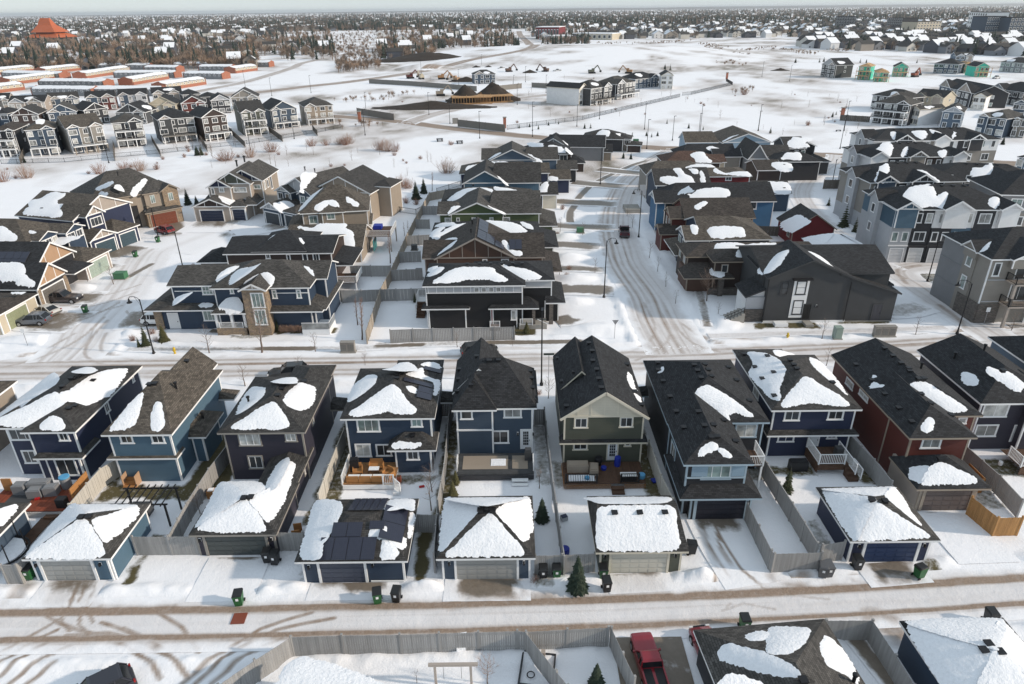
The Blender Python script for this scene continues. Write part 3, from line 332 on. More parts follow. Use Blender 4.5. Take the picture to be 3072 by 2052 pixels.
dict(n='house',l='blue corner house with a tall stone window tower and corner porch',c='house',v=[RV(-36.9,-24.6,78,87,5.9,8,'x',4.5,4.5),RV(-42.6,-33,79,86.8,5.9,7.2,'x',0,3),RV(-30,-23.2,81,87.4,5.9,7.24,'x',2,0),RV(-45.8,-36.2,78.2,87.8,2.95,5,'x',4.8,4.8,nw=1),RB(-45.2,-36.5,78.7,87,2.9,c='navy2',oh=.3),RV(-32.9,-29.5,76.6,82,6.1,6.95,'y',0,0,c='stone',oh=.3,ct=0,gab=[('f','taupe',1)]),RK(-30.2,-23.3,77.4,79.5,2.95,3.9,e=(0,2),nw=1),RK(-25.4,-23,78,88,2.95,3.9,s='r',e=(1,1),nw=1),RB(-30,-24.2,78.2,86,2.9,c='navy2',oh=.3),RV(-36.9,-32.6,76.9,80,3,4.6,'x',2,1,nw=1)],snow=[(0,'f',[(-32,79.4),(-31.3,80),(-30.4,80.2),(-29.6,79.6),(-29.4,78.7),(-29.6,78.1),(-30.3,78.9),(-31.2,79.7),(-32.1,78.9),(-32.5,78.1),(-32.6,78.8)]),(0,'l',[(-30.1,77.5),(-30.9,77.6),(-34,80.8),(-34.2,79.2),(-32.8,75),(-32,73.4),(-31.4,74),(-30.5,75.1)]),(1,'f',[(-34.8,82.5),(-36.1,81.8),(-36.6,80.8),(-36.6,79.8),(-36.4,80),(-35.6,81.1)]),(3,'f',[(-39,79),(-38.2,79.1),(-37.5,79),(-38.1,78.7),(-38.8,78.8)]),(3,'l',[(-37.9,75.4),(-40.3,76.8),(-40.2,75.9),(-38.8,72.8),(-38.2,73.8)]),(9,'f',[(-35,78.1),(-34.1,78.3),(-33.6,78),(-33.2,77.6),(-33.2,77.1),(-34.7,77.1),(-35.4,77.5),(-35.9,77.5)]),(2,'f',[(-26.7,83),(-26,82.8),(-25.5,82.2),(-25.1,81.3),(-25.6,81.5),(-26.2,82.2)])],win=[[1,'f',-38.4,-37.2,4.6,5.8,3,3],[0,'f',-34.5,-34.2,5.1,5.9,1,3],[0,'f',-29.4,-29,4.4,5.4,1,3],[0,'f',-26.4,-26,4.4,5.4,1,3],[5,'f',-31.5,-30.1,3.8,5.6,3,3],[5,'f',-31.5,-30.2,1.5,3.4,3,3],[4,'f',-38.8,-37.3,1.2,2.5,3,3]],door=[(4,'f',-43.3,-42.1,.1,2.2,(.7,.7,.7),0)],box=[('porch_column',-36.66,-36.34,77.2,77.5,.9,2.85,'white'),('porch_column',-34.76,-34.44,77.2,77.5,.9,2.85,'white'),('porch_column',-33.16,-32.84,77.2,77.5,.9,2.85,'white'),('porch_wall',-36.6,-32.9,77,77.4,0,.95,'stone'),('porch_floor',-36.5,-33,77.4,79.5,0,.8,'concrete'),('stone_corner',-45,-44,78.85,79.1,0,2.7,'stone'),('belly_band',-41.9,-36.9,79.28,79.36,5,5.1,'white'),('belly_band',-29.5,-25.1,78.28,78.36,5,5.1,'white'),('deck',-26,-22.6,76.9,80,0,.7,'white'),('railing',-26,-22.6,76.9,76.95,1.55,1.62,'white'),('privacy_glass',-26,-22.6,76.9,76.95,.8,1.5,'glass1'),('railing',-22.65,-22.6,76.9,80,1.55,1.62,'white'),('privacy_glass',-22.65,-22.6,76.9,80,.8,1.5,'glass1')],d=78,wall='navy2',roof='grey',wtrim='white',g='houses round the left cul-de-sac',rail=[(-36.2,77.13,-33.3,77.13,.9,.8,'white')]),
dict(n='house',l='long black-roofed brown house with two round snow patches behind the corner house',c='house',v=[RV(-41.5,-25.6,94,103,4.95,6.15,'x',0,0),RV(-37.5,-29.5,94.3,104,5.1,6.9,'x',3.6,3.6,nw=1),RK(-25.9,-23,94.2,102,3,3.7,s='r',e=(.5,.5),nw=1),RV(-46.5,-41,96,102,3,4.3,'y',2.75,2.75)],snow=[(0,'f',[(-35.1,98.7),(-34.6,98.7),(-34.2,97.7),(-34.4,96.3),(-34.9,95.5),(-35.9,95.8),(-35.8,97.2)]),(0,'f',[(-32.2,97.7),(-31.3,97.7),(-30.5,96.5),(-30.8,95),(-31.8,94.9),(-32.3,95.6),(-32.5,96.9)])],win=[[0,'f',-35.4,-34.9,4.1,4.7,2],[0,'f',-32.4,-32,3.8,4.6,1],[0,'f',-30.1,-29.5,3.6,4.7,1],[0,'f',-28.6,-27.8,3.6,4.7,2]],d=98,wall='dkbrown',roof='black',wtrim='white',g='houses round the left cul-de-sac'),
dict(n='house',l='tan house with one broad snow-covered slope above the back fences',c='house',v=[RV(-37,-23.5,103.6,114,2.3,4.9,'x',1,0)],snow=[(0,'f',[(-34.5,108.2),(-32.3,107.9),(-31,108.7),(-27,108.7),(-27.1,107.8),(-25.6,106.9),(-25,103.3),(-27.3,103.5),(-29.1,105.9),(-32.1,107.2)])],d=108,wall='tan',roof='brown',g='houses round the left cul-de-sac'),
dict(n='house',l='tan stucco hip-roofed house with a small snow-ringed dormer',c='house',o=(-35.15,111.82),r=9,v=[RV(0,11.4,0,9.5,5.9,9.4,'x',4.75,4.75),RV(3.2,7.4,-.4,5,5.95,7,'y',2.1,2.1),RK(9.8,11.6,2,9,2.9,3.6,s='r',e=(1,1),nw=1),RV(-2.6,2,1.5,9,3.2,4.12,'y',2.3,2.3)],snow=[(0,'l',[(3.4,6.5),(3,6.1),(1.9,4.9),(.5,2.5),(-.2,2.8),(-.4,5.8),(1.1,8.4)]),(0,'f',[(2.6,.9),(3.5,1.6),(4.6,1.9),(5.6,1.8),(6.4,.7),(5.9,.9),(4.8,1.6),(4,1),(3.3,.3)]),(0,'f',[(7.8,2.4),(8.6,1.8),(9.7,1.1),(9.5,.8),(8.1,1.8)])],win=[[0,'f',1.4,2.7,4,5.3,2,3],[1,'f',4.4,5.6,4.7,5.6,2,3]],d=113,wall='tan',roof='brown',g='houses round the left cul-de-sac'),
dict(n='house',l='blue-grey gabled house with three white-trimmed dormer windows',c='house',o=(-47.35,127.32),r=-33,v=[RV(0,5.6,0,6.5,2.9,4.3,'y',0,0,gab=[('f','ltgrey',3)]),RV(5.2,9.3,.4,6,2.9,3.72,'y',2.05,2.05),RV(-1,10,5.5,18,5.2,8,'y',0,0,gab=[('f','ltgrey',4)]),RV(-.5,4,4.2,10,5.3,6.42,'y',0,0,gab=[('f','ltgrey',2)]),RV(5.5,9.8,4.4,10,5.3,6.48,'y',0,0)],snow=[(0,'r',[(3.7,3.5),(4.6,3.8),(5.6,2.8),(6.4,1.4),(5.5,.1),(3.7,.5)]),(2,'r',[(4,8.9),(4.9,10.5),(5.4,8.8),(7.4,4.8),(8.2,3.4),(4.5,7.3)])],win=[[3,'f',.2,1.4,3.7,4.9,2],[3,'f',2.2,3.2,3.7,4.9,1],[4,'f',6.2,7.3,3.7,4.9,2],[4,'f',8,9.2,3.7,4.9,2]],gd=[(0,'f',.9,4.7,.05,2.2,(.05,.06,.07),dict()),(1,'f',6,8.6,.05,2.2,(.05,.06,.07),dict())],flue=[(2,'l',8.35,4.88),(2,'l',5.3,9.81)],d=130,wall='slate',roof='grey',g='houses round the left cul-de-sac'),
dict(n='house',l='beige house with battened gable, behind the blue-grey dormer house',c='house',o=(-38.3,130.01),r=-14,v=[RV(0,12.5,0,11,5.4,8.4,'y',0,0,gab=[('f','tan',4)]),RV(11,15,4,10,5.9,6.8,'y',2,2)],d=135,wall='tan',roof='char',g='houses round the left cul-de-sac'),
dict(n='house',l='house with three stepped gables and navy triple garage doors',c='house',v=[RV(-58.6,-53.6,131.2,141,5.9,7.45,'y',0,0,c='taupe',gab=[('f','navy',1)]),RV(-57.5,-50,131.8,143,6.4,8.65,'y',0,0,gab=[('f','olive',2)]),RV(-56,-48.2,133.5,144,6.6,8.78,'y',0,0,c='tan',gab=[('f','navy',3)]),RV(-60.8,-53.2,128.1,134,2.9,4.5,'y',0,2,c='taupe',gab=[('f','dkbrown',2)]),RV(-54,-50.4,128.6,133,2.9,3.71,'y',1.8,1.8,c='taupe'),RK(-51,-48.6,129.3,137.5,3,4,s='r',e=(2,1),nw=1),RK(-60,-49,131.6,134.5,3,4.4,e=(1,1),nw=1)],snow=[(3,'r',[(-56.3,131.5),(-55.1,132.7),(-54.1,133),(-53.6,131.8),(-53.5,129.3),(-54.8,129.3)]),(6,'f',[(-53.5,133.2),(-51.3,133),(-51.1,132),(-51.4,131.3),(-52.8,132.2)])],win=[[0,'f',-57.7,-57.2,4.6,5.7,1],[0,'f',-56.1,-55.3,5,5.7,2],[1,'f',-53.6,-51.2,4.8,5.6,4,2],[2,'f',-50.2,-49,5,5.7,2],[2,'r',134.8,135.6,4.6,6,1],[2,'r',136.6,137.4,4.6,6,1],[2,'r',138.6,139.6,3.8,6.2,1]],gd=[(3,'f',-59.3,-55,.05,2.2,(.02,.03,.06),dict()),(4,'f',-53.3,-51,.05,2.2,(.02,.03,.06),dict())],flue=[(2,'l',-32.03,83.81),(2,'l',-32.2,81.68)],d=131,wall='taupe',roof='grey',g='houses round the left cul-de-sac'),
dict(n='house',l='brown stone-faced house with round turret bay and cedar garage door',c='house',o=(-67.28,124.24),r=44,v=[RV(-.3,6.6,0,6,2.9,4.25,'x',3,3,c='stone',ct=0),RV(-8.5,6.6,1.6,13.5,6.2,10,'x',5.5,5.5,ct=0),RV(.3,5.2,1,7,6.2,7.43,'y',2.45,2.45,c='tan',ct=0),RV(3.4,6.9,.5,6,6.3,7.35,'y',0,0,c='stone',ct=0),RV(-8.2,-4.6,-.6,4,6,7.26,'x',1.8,1.8,c='stone',ct=0)],snow=[(1,'l',[(-4.2,1.2),(-4.3,-.1),(-5.4,1.4),(-6,2.9),(-6,4.2),(-5,2.9)]),(4,'f',[(-2.5,3.1),(-2.5,1.6),(-3,2.1),(-3.5,2.6)]),(1,'f',[(2.5,4.6),(1.5,3.3),(-.2,2.2),(-.8,1.4),(-1.3,1.6),(-.7,2.6),(.9,3.6)]),(4,'l',[(-6,2.4),(-5.9,-1.4),(-6.2,.2)])],win=[[2,'f',1.6,2.4,4.2,5.7,2],[3,'f',4.7,5.5,4.3,5.7,2],[4,'f',-7.7,-6.5,.8,2.6,2],[4,'f',-6.3,-5.1,.8,2.6,2],[4,'f',-7.7,-6.5,3.8,5.6,2],[4,'f',-6.3,-5.1,3.8,5.6,2]],door=[(1,'f',-2.9,-1.6,.1,2.4,(.05,.03,.02),0)],gd=[(0,'f',.6,5.2,.05,2.35,(.16,.05,.03),dict(wood=1))],flue=[(1,'l',-2.74,1.36)],box=[('entry_arch',-3.6,-.8,1.75,1.96,.1,4.2,'paint:black')],d=130,wall='tan',roof='grey',trim='tan',g='houses round the left cul-de-sac'),
dict(n='house',l='navy house with ragged roof snow and taupe truss gables, left cul-de-sac',c='house',o=(-83.27,112.69),r=-18,v=[RV(0,12.6,0,12.6,5.9,8.7,'x',0,0,gab=[('r','taupe',3)]),RV(8,14.2,1.2,5.2,6.3,7.8,'x',0,0,c='navy',gab=[('r','taupe',2)]),RV(9,16.2,-1,4.8,2.9,4.35,'x',0,0,gab=[('r','taupe',3)]),RV(10,16,4.2,9.8,2.9,4.4,'y',2.8,2.8)],snow=[(0,'f',[(2.5,5.9),(5.4,5.7),(5.7,5.1),(5.3,4.1),(6.5,3.2),(8.4,3.4),(8.7,1.9),(9.3,.7),(5.6,.6),(2.1,.6),(.9,1.5),(1.2,2.3),(.2,3.4),(1.7,4.3)])],win=[[1,'r',2.2,4.3,4.4,5.7,3],[0,'r',.8,3,4.2,5.2,3]],gd=[(2,'r',.2,3.9,.05,2.2,(.04,.07,.09),dict()),(3,'r',5.3,8.6,.05,2.2,(.04,.07,.09),dict())],vent=[(0,'f',4.19,2.1)],d=112,wall='navy',roof='brown',g='houses round the left cul-de-sac'),
dict(n='house',l='blue house with window strips and a sage green garage door',c='house',o=(-71.66,97.31),r=-6,v=[RV(-12,.2,0,9,5.9,8.2,'x',4.5,4.5),RV(-3.5,1.4,1,5.5,5.9,6.8,'x',0,0),RV(-3,2.8,5,9.5,5.9,6.8,'x',0,0),RV(1,8.2,.3,6.8,2.9,4.26,'x',2,2.6,c='taupe'),RV(-4,6,-2.8,2.5,2.9,4.9,'y',2.65,2.65,c='taupe')],snow=[(0,'f',[(-5.8,2.8),(-4.9,2.6),(-3.8,1.9),(-2.3,1.1),(-1.8,.5),(-3.5,.4),(-5,.4),(-6.3,2.4)]),(3,'f',[(-.2,5.5),(4.3,5.6),(3.6,5),(2.2,3.8),(2.1,3),(1.2,3.2),(-.3,4.3)]),(2,'f',[(-8.2,7),(-4.9,7.3),(-2,6.8),(-4,6.9),(-6.4,6.9)]),(1,'f',[(-3,2.8),(-1.6,3),(-.2,2.7),(-1.6,2.6)])],win=[[1,'r',1.4,2.5,3.9,5.5,2],[1,'r',2.7,3.8,3.9,5.5,2],[1,'r',4.1,5,3.9,5.5,1],[2,'r',5.5,7.1,4.5,5.5,2],[2,'r',7.6,8.8,4.5,5.5,2],[0,'f',-3,-1.2,3.6,5.4,1],[0,'f',-.9,-.2,1,2.4,1]],gd=[(3,'r',1.2,5.6,.05,2.25,(.3,.36,.31),dict())],d=104,wall='navy2',roof='brown',g='houses round the left cul-de-sac'),
dict(n='house',l='black-roofed house with roof solar array and twin peach gables',c='house',o=(-63.8,85.73),r=-3,v=[RV(-14,.1,.1,7,2.95,5.6,'x',0,0,gab=[('r','peach',2)]),RV(-14,-2,3,12.5,4.2,7.2,'x',0,0,gab=[('r','peach',2)],c='charcoal'),RK(-2.4,1.2,6.4,11,2.9,3.8,s='r',e=(1,1),nw=1)],snow=[(0,'f',[(-6,3.2),(-3.7,3.3),(-2.7,2.4),(-2.6,1.8),(-.6,.8),(-.6,.6),(-2,.8),(-2.9,.9),(-3.8,1.4),(-5,1.2),(-5.8,1.7),(-6.3,1.4),(-7.1,3.1)])],gd=[(0,'r',1.2,5.6,.05,2.3,(.13,.12,.11),dict())],box=[('stone_corner',-.6,-.2,.5,1.1,0,2.7,'stone'),('stone_corner',-.6,-.2,5.9,6.6,0,2.7,'stone')],solar=[(1,'f',-9.4,-3.9,3.9,6.1,5,2)],d=88,wall='charcoal',roof='black',g='houses round the left cul-de-sac'),
dict(n='garage',l='low tan garage with dark grey roof and olive door, left edge',c='garage',o=(-63.6,78.11),r=-3,v=[RV(-10,.1,-.6,7,2.75,3.5,'x',2,2.5)],snow=[(0,'f',[(-1.5,4.5),(.3,4.5),(-.6,4.4)])],gd=[(0,'r',1,4.6,.05,2.2,(.25,.27,.17),dict())],d=80,wall='buff',roof='dkbrown',g='houses round the left cul-de-sac'),
dict(n='house',l='dark bungalow with a red side door, white clerestory band and long roof snow',c='house',v=[RV(-10.95,1.75,78.2,86.6,5.8,7.05,'x',4,4),RV(-5,5.45,79.9,87.2,5.8,7,'x',3.6,3.6,nw=0),RK(-11.2,-5.2,78,79.6,2.85,3.4,e=(1.2,1.2),nw=1),RK(-2.9,3.4,77.9,79.9,2.85,3.6,e=(1.2,1.2),nw=1),RK(4.3,6.8,79.4,86.5,2.9,3.9,s='r',e=(1.4,1),nw=1),RB(-10.6,-5.5,78.2,84,2.85,c='black',oh=.2),RB(4,6.2,80,86,2.9,c='black',oh=.2),RB(-2.6,.9,78.2,82,2.8,c='black',oh=.2)],snow=[(0,'f',[(-6.5,81.6),(-4.4,81.7),(-2.5,81.5),(-2.1,80.7),(-1.5,80.2),(-.6,79.2),(-1.5,79.1),(-2.4,79.4),(-3.8,79.6),(-5.4,79.5),(-6.9,79.1),(-9.5,78.9),(-8.6,79.9),(-7.6,81.1)]),(1,'f',[(-1.2,82.8),(-.3,82.4),(1.2,82),(2.4,81.5),(3.6,80.5),(2.7,80.2),(1.7,80.2),(.8,80.8),(-.4,81.9)]),(0,'l',[(-10.7,84.3),(-9.7,84.2),(-9.9,82.6),(-10.6,83.6)]),(0,'l',[(-9.5,83.4),(-8.8,82.8),(-9,81.5),(-9.9,81),(-10.4,81.4),(-10.4,82.2)])],win=[[7,'f',0,.5,1.1,2.3,1]],door=[(0,'f',-2.55,-1.8,.55,2.5,(.25,.01,.02),0)],vent=[(0,'b',-5.6,82.6),(0,'b',-4,82.6),(0,'b',-2.6,82.6),(0,'b',-1.2,82.6),(0,'b',.2,82.6),(0,'b',1.4,82.6)],box=[('clerestory_band',-10.4,1.3,78.46,78.53,4.75,5.55,'side:ltgrey'),('trim_board',-10.55,1.4,78.43,78.5,4.7,4.8,'white'),('trim_board',-10.55,1.4,78.43,78.5,5.55,5.65,'white'),('trim_board',-10.3,-10.24,78.43,78.5,4.8,5.55,'white'),('trim_board',-9.25,-9.19,78.43,78.5,4.8,5.55,'white'),('trim_board',-8.2,-8.14,78.43,78.5,4.8,5.55,'white'),('trim_board',-7.15,-7.09,78.43,78.5,4.8,5.55,'white'),('trim_board',-6.1,-6.04,78.43,78.5,4.8,5.55,'white'),('trim_board',-5.05,-4.99,78.43,78.5,4.8,5.55,'white'),('trim_board',-4,-3.94,78.43,78.5,4.8,5.55,'white'),('trim_board',-2.95,-2.89,78.43,78.5,4.8,5.55,'white'),('trim_board',-1.9,-1.84,78.43,78.5,4.8,5.55,'white'),('trim_board',-.85,-.79,78.43,78.5,4.8,5.55,'white'),('trim_board',.2,.26,78.43,78.5,4.8,5.55,'white'),('trim_board',1.25,1.31,78.43,78.5,4.8,5.55,'white'),('window',-4.62,-3.98,78.41,78.48,4.85,5.45,'white'),('pane',-4.54,-4.06,78.4,78.44,4.92,5.38,'glass1'),('window',-3.72,-3.08,78.41,78.48,4.85,5.45,'white'),('pane',-3.64,-3.16,78.4,78.44,4.92,5.38,'glass1'),('window',-2.82,-2.18,78.41,78.48,4.85,5.45,'white'),('pane',-2.74,-2.26,78.4,78.44,4.92,5.38,'glass1'),('window',-1.92,-1.28,78.41,78.48,4.85,5.45,'white'),('pane',-1.84,-1.36,78.4,78.44,4.92,5.38,'glass1'),('clerestory_band',1.5,5,80.16,80.23,4.75,5.55,'side:ltgrey'),('trim_board',1.5,5.1,80.13,80.2,4.65,4.75,'white'),('stone_pillar',4.75,5.25,79.2,79.7,0,2.7,'greystone'),('stone_pillar',2.55,2.95,78.1,78.5,0,2.8,'greystone'),('porch_floor',.9,4.4,77.8,80,0,.55,'concrete'),('stair_landing',-2.7,-1.5,77.4,78.5,.05,.5,'deck')],bar=[('railing',(3.2,77.85,1.35),(4.6,77.6,.75),.06,'white')],d=79,wall='black',roof='black',g='houses along the left side of the curving street',rail=[(-2.7,77.4,-1.5,77.4,.5,.85,'white'),(1.05,77.87,2.6,77.87,.55,.85,'white')]),
dict(n='house',l='brown gabled house with a tilted bank of silver solar panels',c='house',v=[RV(-10.68,.8,90,100.5,5.2,8.15,'y',0,0,gab=[('f','brown',5)]),RV(-12.4,-6,90.4,97,5.2,6.8,'x',0,1),RV(-4,4.75,90.4,99,5.2,7.4,'x',1,0),RK(4.2,7.2,91,99,2.9,4,s='r',e=(1,1),nw=1)],snow=[(2,'f',[(-1.1,93.3),(-.7,93),(-.3,92),(.3,91.4),(1.4,91.2),(1.1,90.8),(.1,91),(-.5,91.8)]),(0,'l',[(-8.2,95.3),(-7.8,93.6),(-8.4,91.9),(-9.8,91.2),(-10.6,91.1),(-10.6,93.2),(-8.8,94),(-10.3,97.1),(-9.3,96.8)])],win=[[0,'f',-3.9,-3.4,4.4,4.9,1],[0,'f',-1.3,-.4,4.4,4.9,2]],flue=[(0,'l',-5.63,93.63),(0,'l',-5.67,98.16)],solar=[(0,'r',-4.69,-2.34,90.6,94.4,2,4),(0,'r',-4.69,-3.34,94.6,99.8,1,3),(0,'r',-2.24,-1.04,90.6,93.2,1,3),(2,'f',-.26,1.54,91.64,93.41,2,1)],d=90,wall='brown',roof='dkbrown',trim='taupe',wtrim='white',g='houses along the left side of the curving street'),
dict(n='house',l='dark green house with streaky snow, half hidden behind the solar-panelled house',c='house',v=[RV(-12.6,4.6,101.2,110.5,4.5,6,'x',5,4),RK(3.8,7.4,101.5,110,3,4.2,s='r',e=(1.5,1),nw=1),RB(3.6,6.8,101.8,109.8,3,c='olive',oh=.2)],snow=[(0,'f',[(-3.8,105.8),(-1.4,105.5),(.9,104.9),(2.3,103.1),(1.3,102.9),(-.8,102.6),(-2.7,103.9)]),(0,'l',[(-8.9,105.3),(-10.3,105.8),(-12,107.6),(-11.4,108.7),(-9.6,107)]),(0,'f',[(-6.5,105.2),(-8,103.9),(-9.8,102.2),(-11.2,101.5),(-12,101.7),(-10.9,102.8),(-8.9,104.6)]),(0,'l',[(-10.6,105.6),(-11,104),(-11.9,102.2),(-12.4,102.7),(-12.4,105),(-11.7,106.1)]),(0,'f',[(1.7,105.3),(2.9,104.7),(3.4,103.6),(2.6,104)])],d=101,wall='olive',roof='black',wtrim='white',g='houses along the left side of the curving street'),
dict(n='house',l='green gabled house with small white windows',c='house',v=[RV(-10.43,-.83,112.6,123.5,5.2,7.24,'y',0,0,gab=[('f','green',0)]),RV(-12.43,-8.33,113,119,5.2,6.6,'x',0,1),RV(-4,5.2,113,123,5.2,7.9,'x',1,0),RK(4.6,8,113,122,3,4.2,s='r',e=(1.5,1),nw=1),RB(4.4,7.4,113.4,121.6,3,c='green',oh=.2)],snow=[(0,'r',[(-3.7,113.5),(-2.5,113.1),(-1.2,113.2),(-1.2,112.3),(-2.9,112.6)]),(1,'f',[(-9.1,114.8),(-8.6,114.6),(-9.1,113.7),(-10.3,112.9),(-10.5,113.3),(-9.9,114.4)])],win=[[1,'f',-11.1,-10.3,3.8,4.4,1],[0,'f',-9.1,-8.7,4,4.5,1],[0,'f',-6.5,-6,4,4.5,1],[0,'f',-3.5,-3,4,4.5,1],[0,'f',-1.3,-.2,3.9,4.5,1]],d=112,wall='green',roof='grey',g='houses along the left side of the curving street'),
dict(n='house',l='dark hip-roofed house with three long snow drifts, behind the green gable',c='house',v=[RV(-12.8,4.2,124.6,133.5,4.45,6,'x',4.6,4.6)],snow=[(0,'l',[(-6.1,124.9),(-8.6,128),(-10,127),(-11.4,123.9),(-10.3,121.8),(-8.8,121.7),(-6.8,123.8)]),(0,'f',[(-6,128.7),(-3.9,128.2),(-2.2,126.7),(-1.3,125.7),(-3.5,126),(-5,127.7)]),(0,'f',[(-3,128.8),(.1,128.2),(1.9,127),(2.9,125.7),(.8,125.6),(-1.3,126),(-2.2,127.3)])],d=125,wall='navy',roof='char',g='houses along the left side of the curving street'),
dict(n='house',l='blue board-and-batten gable house with black roof wing',c='house',v=[RV(-9.56,-.44,135.2,147,5.2,7.69,'y',0,0,gab=[('f','teal|v',0)]),RV(-4,6.2,135.6,145,5.2,8.3,'x',1,0),RV(6,9.6,135,142,2.9,4.65,'x',0,0,c='cream')],snow=[(2,'f',[(6.8,138.1),(7.6,138.4),(7.1,136),(6.2,135.9),(6.1,137.1)]),(0,'r',[(-2.4,136.7),(-1.4,135.6),(-.4,133.2),(-1.2,133.5)])],gd=[(2,'r',136,140.5,.05,2.2,(.55,.52,.45),dict())],vent=[(0,'l',-6.92,127.72)],d=136,wall='teal|v',roof='char',g='houses along the left side of the curving street'),
dict(n='house',l='navy house with snow-streaked hip and two small street gables',c='house',v=[RV(-11,3,147.2,156,4.6,6.2,'x',4,0),RV(2,8.6,147.6,155,4.5,6,'x',1,0),RV(8,13.2,147.8,154,3,4.55,'x',0,0)],snow=[(0,'f',[(-9,149.8),(-4.4,151.3),(-5.7,150.1),(-7.3,147.9),(-9.2,147.8)]),(0,'f',[(-4,151.5),(-.4,151.2),(-.7,150),(-2.7,149.6)]),(1,'f',[(2.1,150.7),(4.8,150.1),(4.3,149.1),(1.9,149.1)]),(2,'f',[(8.5,148.5),(10.1,148.4),(9.9,147.6),(8.4,147.9)])],d=147,wall='navy',roof='brown',g='houses along the left side of the curving street'),
dict(n='house',l='dark blue gabled house with snow in its roof valley',c='house',v=[RV(-5.02,6.06,158.8,170,5,7.52,'y',0,0,gab=[('f','bluegrey',0)]),RV(3,11.2,159.5,168,5,7.1,'x',1,0),RV(-6.67,-1.56,160,168,5,6.9,'x',0,1),RV(10.6,15.6,158,164,3,4.5,'x',0,0,c='charcoal')],snow=[(1,'f',[(4.3,161.3),(6,160),(7.3,158.6),(6.4,158.4),(4.9,159.7)]),(0,'l',[(-2.1,160.5),(-3.2,163.1),(-4.5,162.4),(-4.9,160.5),(-3.3,159.5)])],d=160,wall='bluegrey',roof='grey',g='houses along the left side of the curving street'),
dict(n='house',l='dark brown house with windowed front and garage, halfway up the curving street',c='house',v=[RV(3,15.5,171,181,4.1,6.2,'x',5,5,c='dkbrown'),RV(13.5,18.5,169,175.5,2.2,3.66,'x',2.5,2.5,c='dkbrown')],snow=[(0,'f',[(9.8,174.3),(12.7,173.7),(13.6,171.4),(12.4,171.6),(11,172.8),(11.7,171),(10.2,171.6)]),(0,'l',[(4.6,182.4),(7.7,173.9),(8,169.3),(6.4,170.3)]),(0,'r',[(14.1,176.1),(15,171.6),(14.7,167.8),(13.9,170.5)])],win=[[0,'f',4.6,6,2.3,3.7,2],[0,'f',8.3,10.2,2.3,3.7,2],[0,'f',12.3,14.1,2.3,3.7,2],[0,'r',172.2,173.7,2.4,3.6,2],[0,'r',175.2,176.8,2.4,3.6,2],[0,'r',178.3,179.8,2.4,3.6,2]],gd=[(1,'r',170.2,174.6,.05,1.8,(.08,.05,.04),dict())],d=172,wall='dkbrown',roof='black',g='houses along the left side of the curving street'),
dict(n='house',l='grey house with tan gabled garage front near the street bend',c='house',o=(9,184),r=-8,v=[RV(0,16,0,10,3.6,5.9,'x',1,0,gab=[('r','tan',1)]),RV(-2,7,-1.5,8,3.5,5.97,'y',0,0,gab=[('f','grey',1)]),RV(14.5,18,1,8.5,2.2,3.7,'x',0,0,c='tan')],snow=[(1,'r',[(4,6.5),(5.4,5.2),(6.9,2.6),(5.7,.4)])],win=[[0,'r',2,4.6,2.6,3.7,2,2]],gd=[(2,'r',2.2,7.2,.05,1.9,(.5,.42,.3),dict())],d=185,wall='grey',roof='black',g='houses along the left side of the curving street'),
dict(n='house',l='farthest dark house at the collector end of the left-hand row',c='house',o=(20,197),r=-12,v=[RV(0,12,0,10,3.4,5.3,'x',5,5),RV(9,14,1,7,3.4,4.28,'y',2.5,2.5,c='greige'),RV(12.5,17,-.5,5,2,2.67,'y',2.25,2.25,c='dkbrown')],snow=[(0,'f',[(4.2,2),(7.2,1.5),(7.4,4),(5.4,4.5)]),(0,'r',[(9.6,3),(11.6,2.5),(10.8,6)])],win=[[1,'r',2.1,3.3,1.9,2.9,2],[1,'r',4.6,6.1,1.9,2.9,2],[1,'f',9.8,11,1.9,2.9,2],[1,'f',12,13.2,1.9,2.9,2]],gd=[(2,'r',.3,4,.05,1.6,(.1,.07,.05),dict())],d=198,wall='charcoal',roof='char',g='houses along the left side of the curving street'),
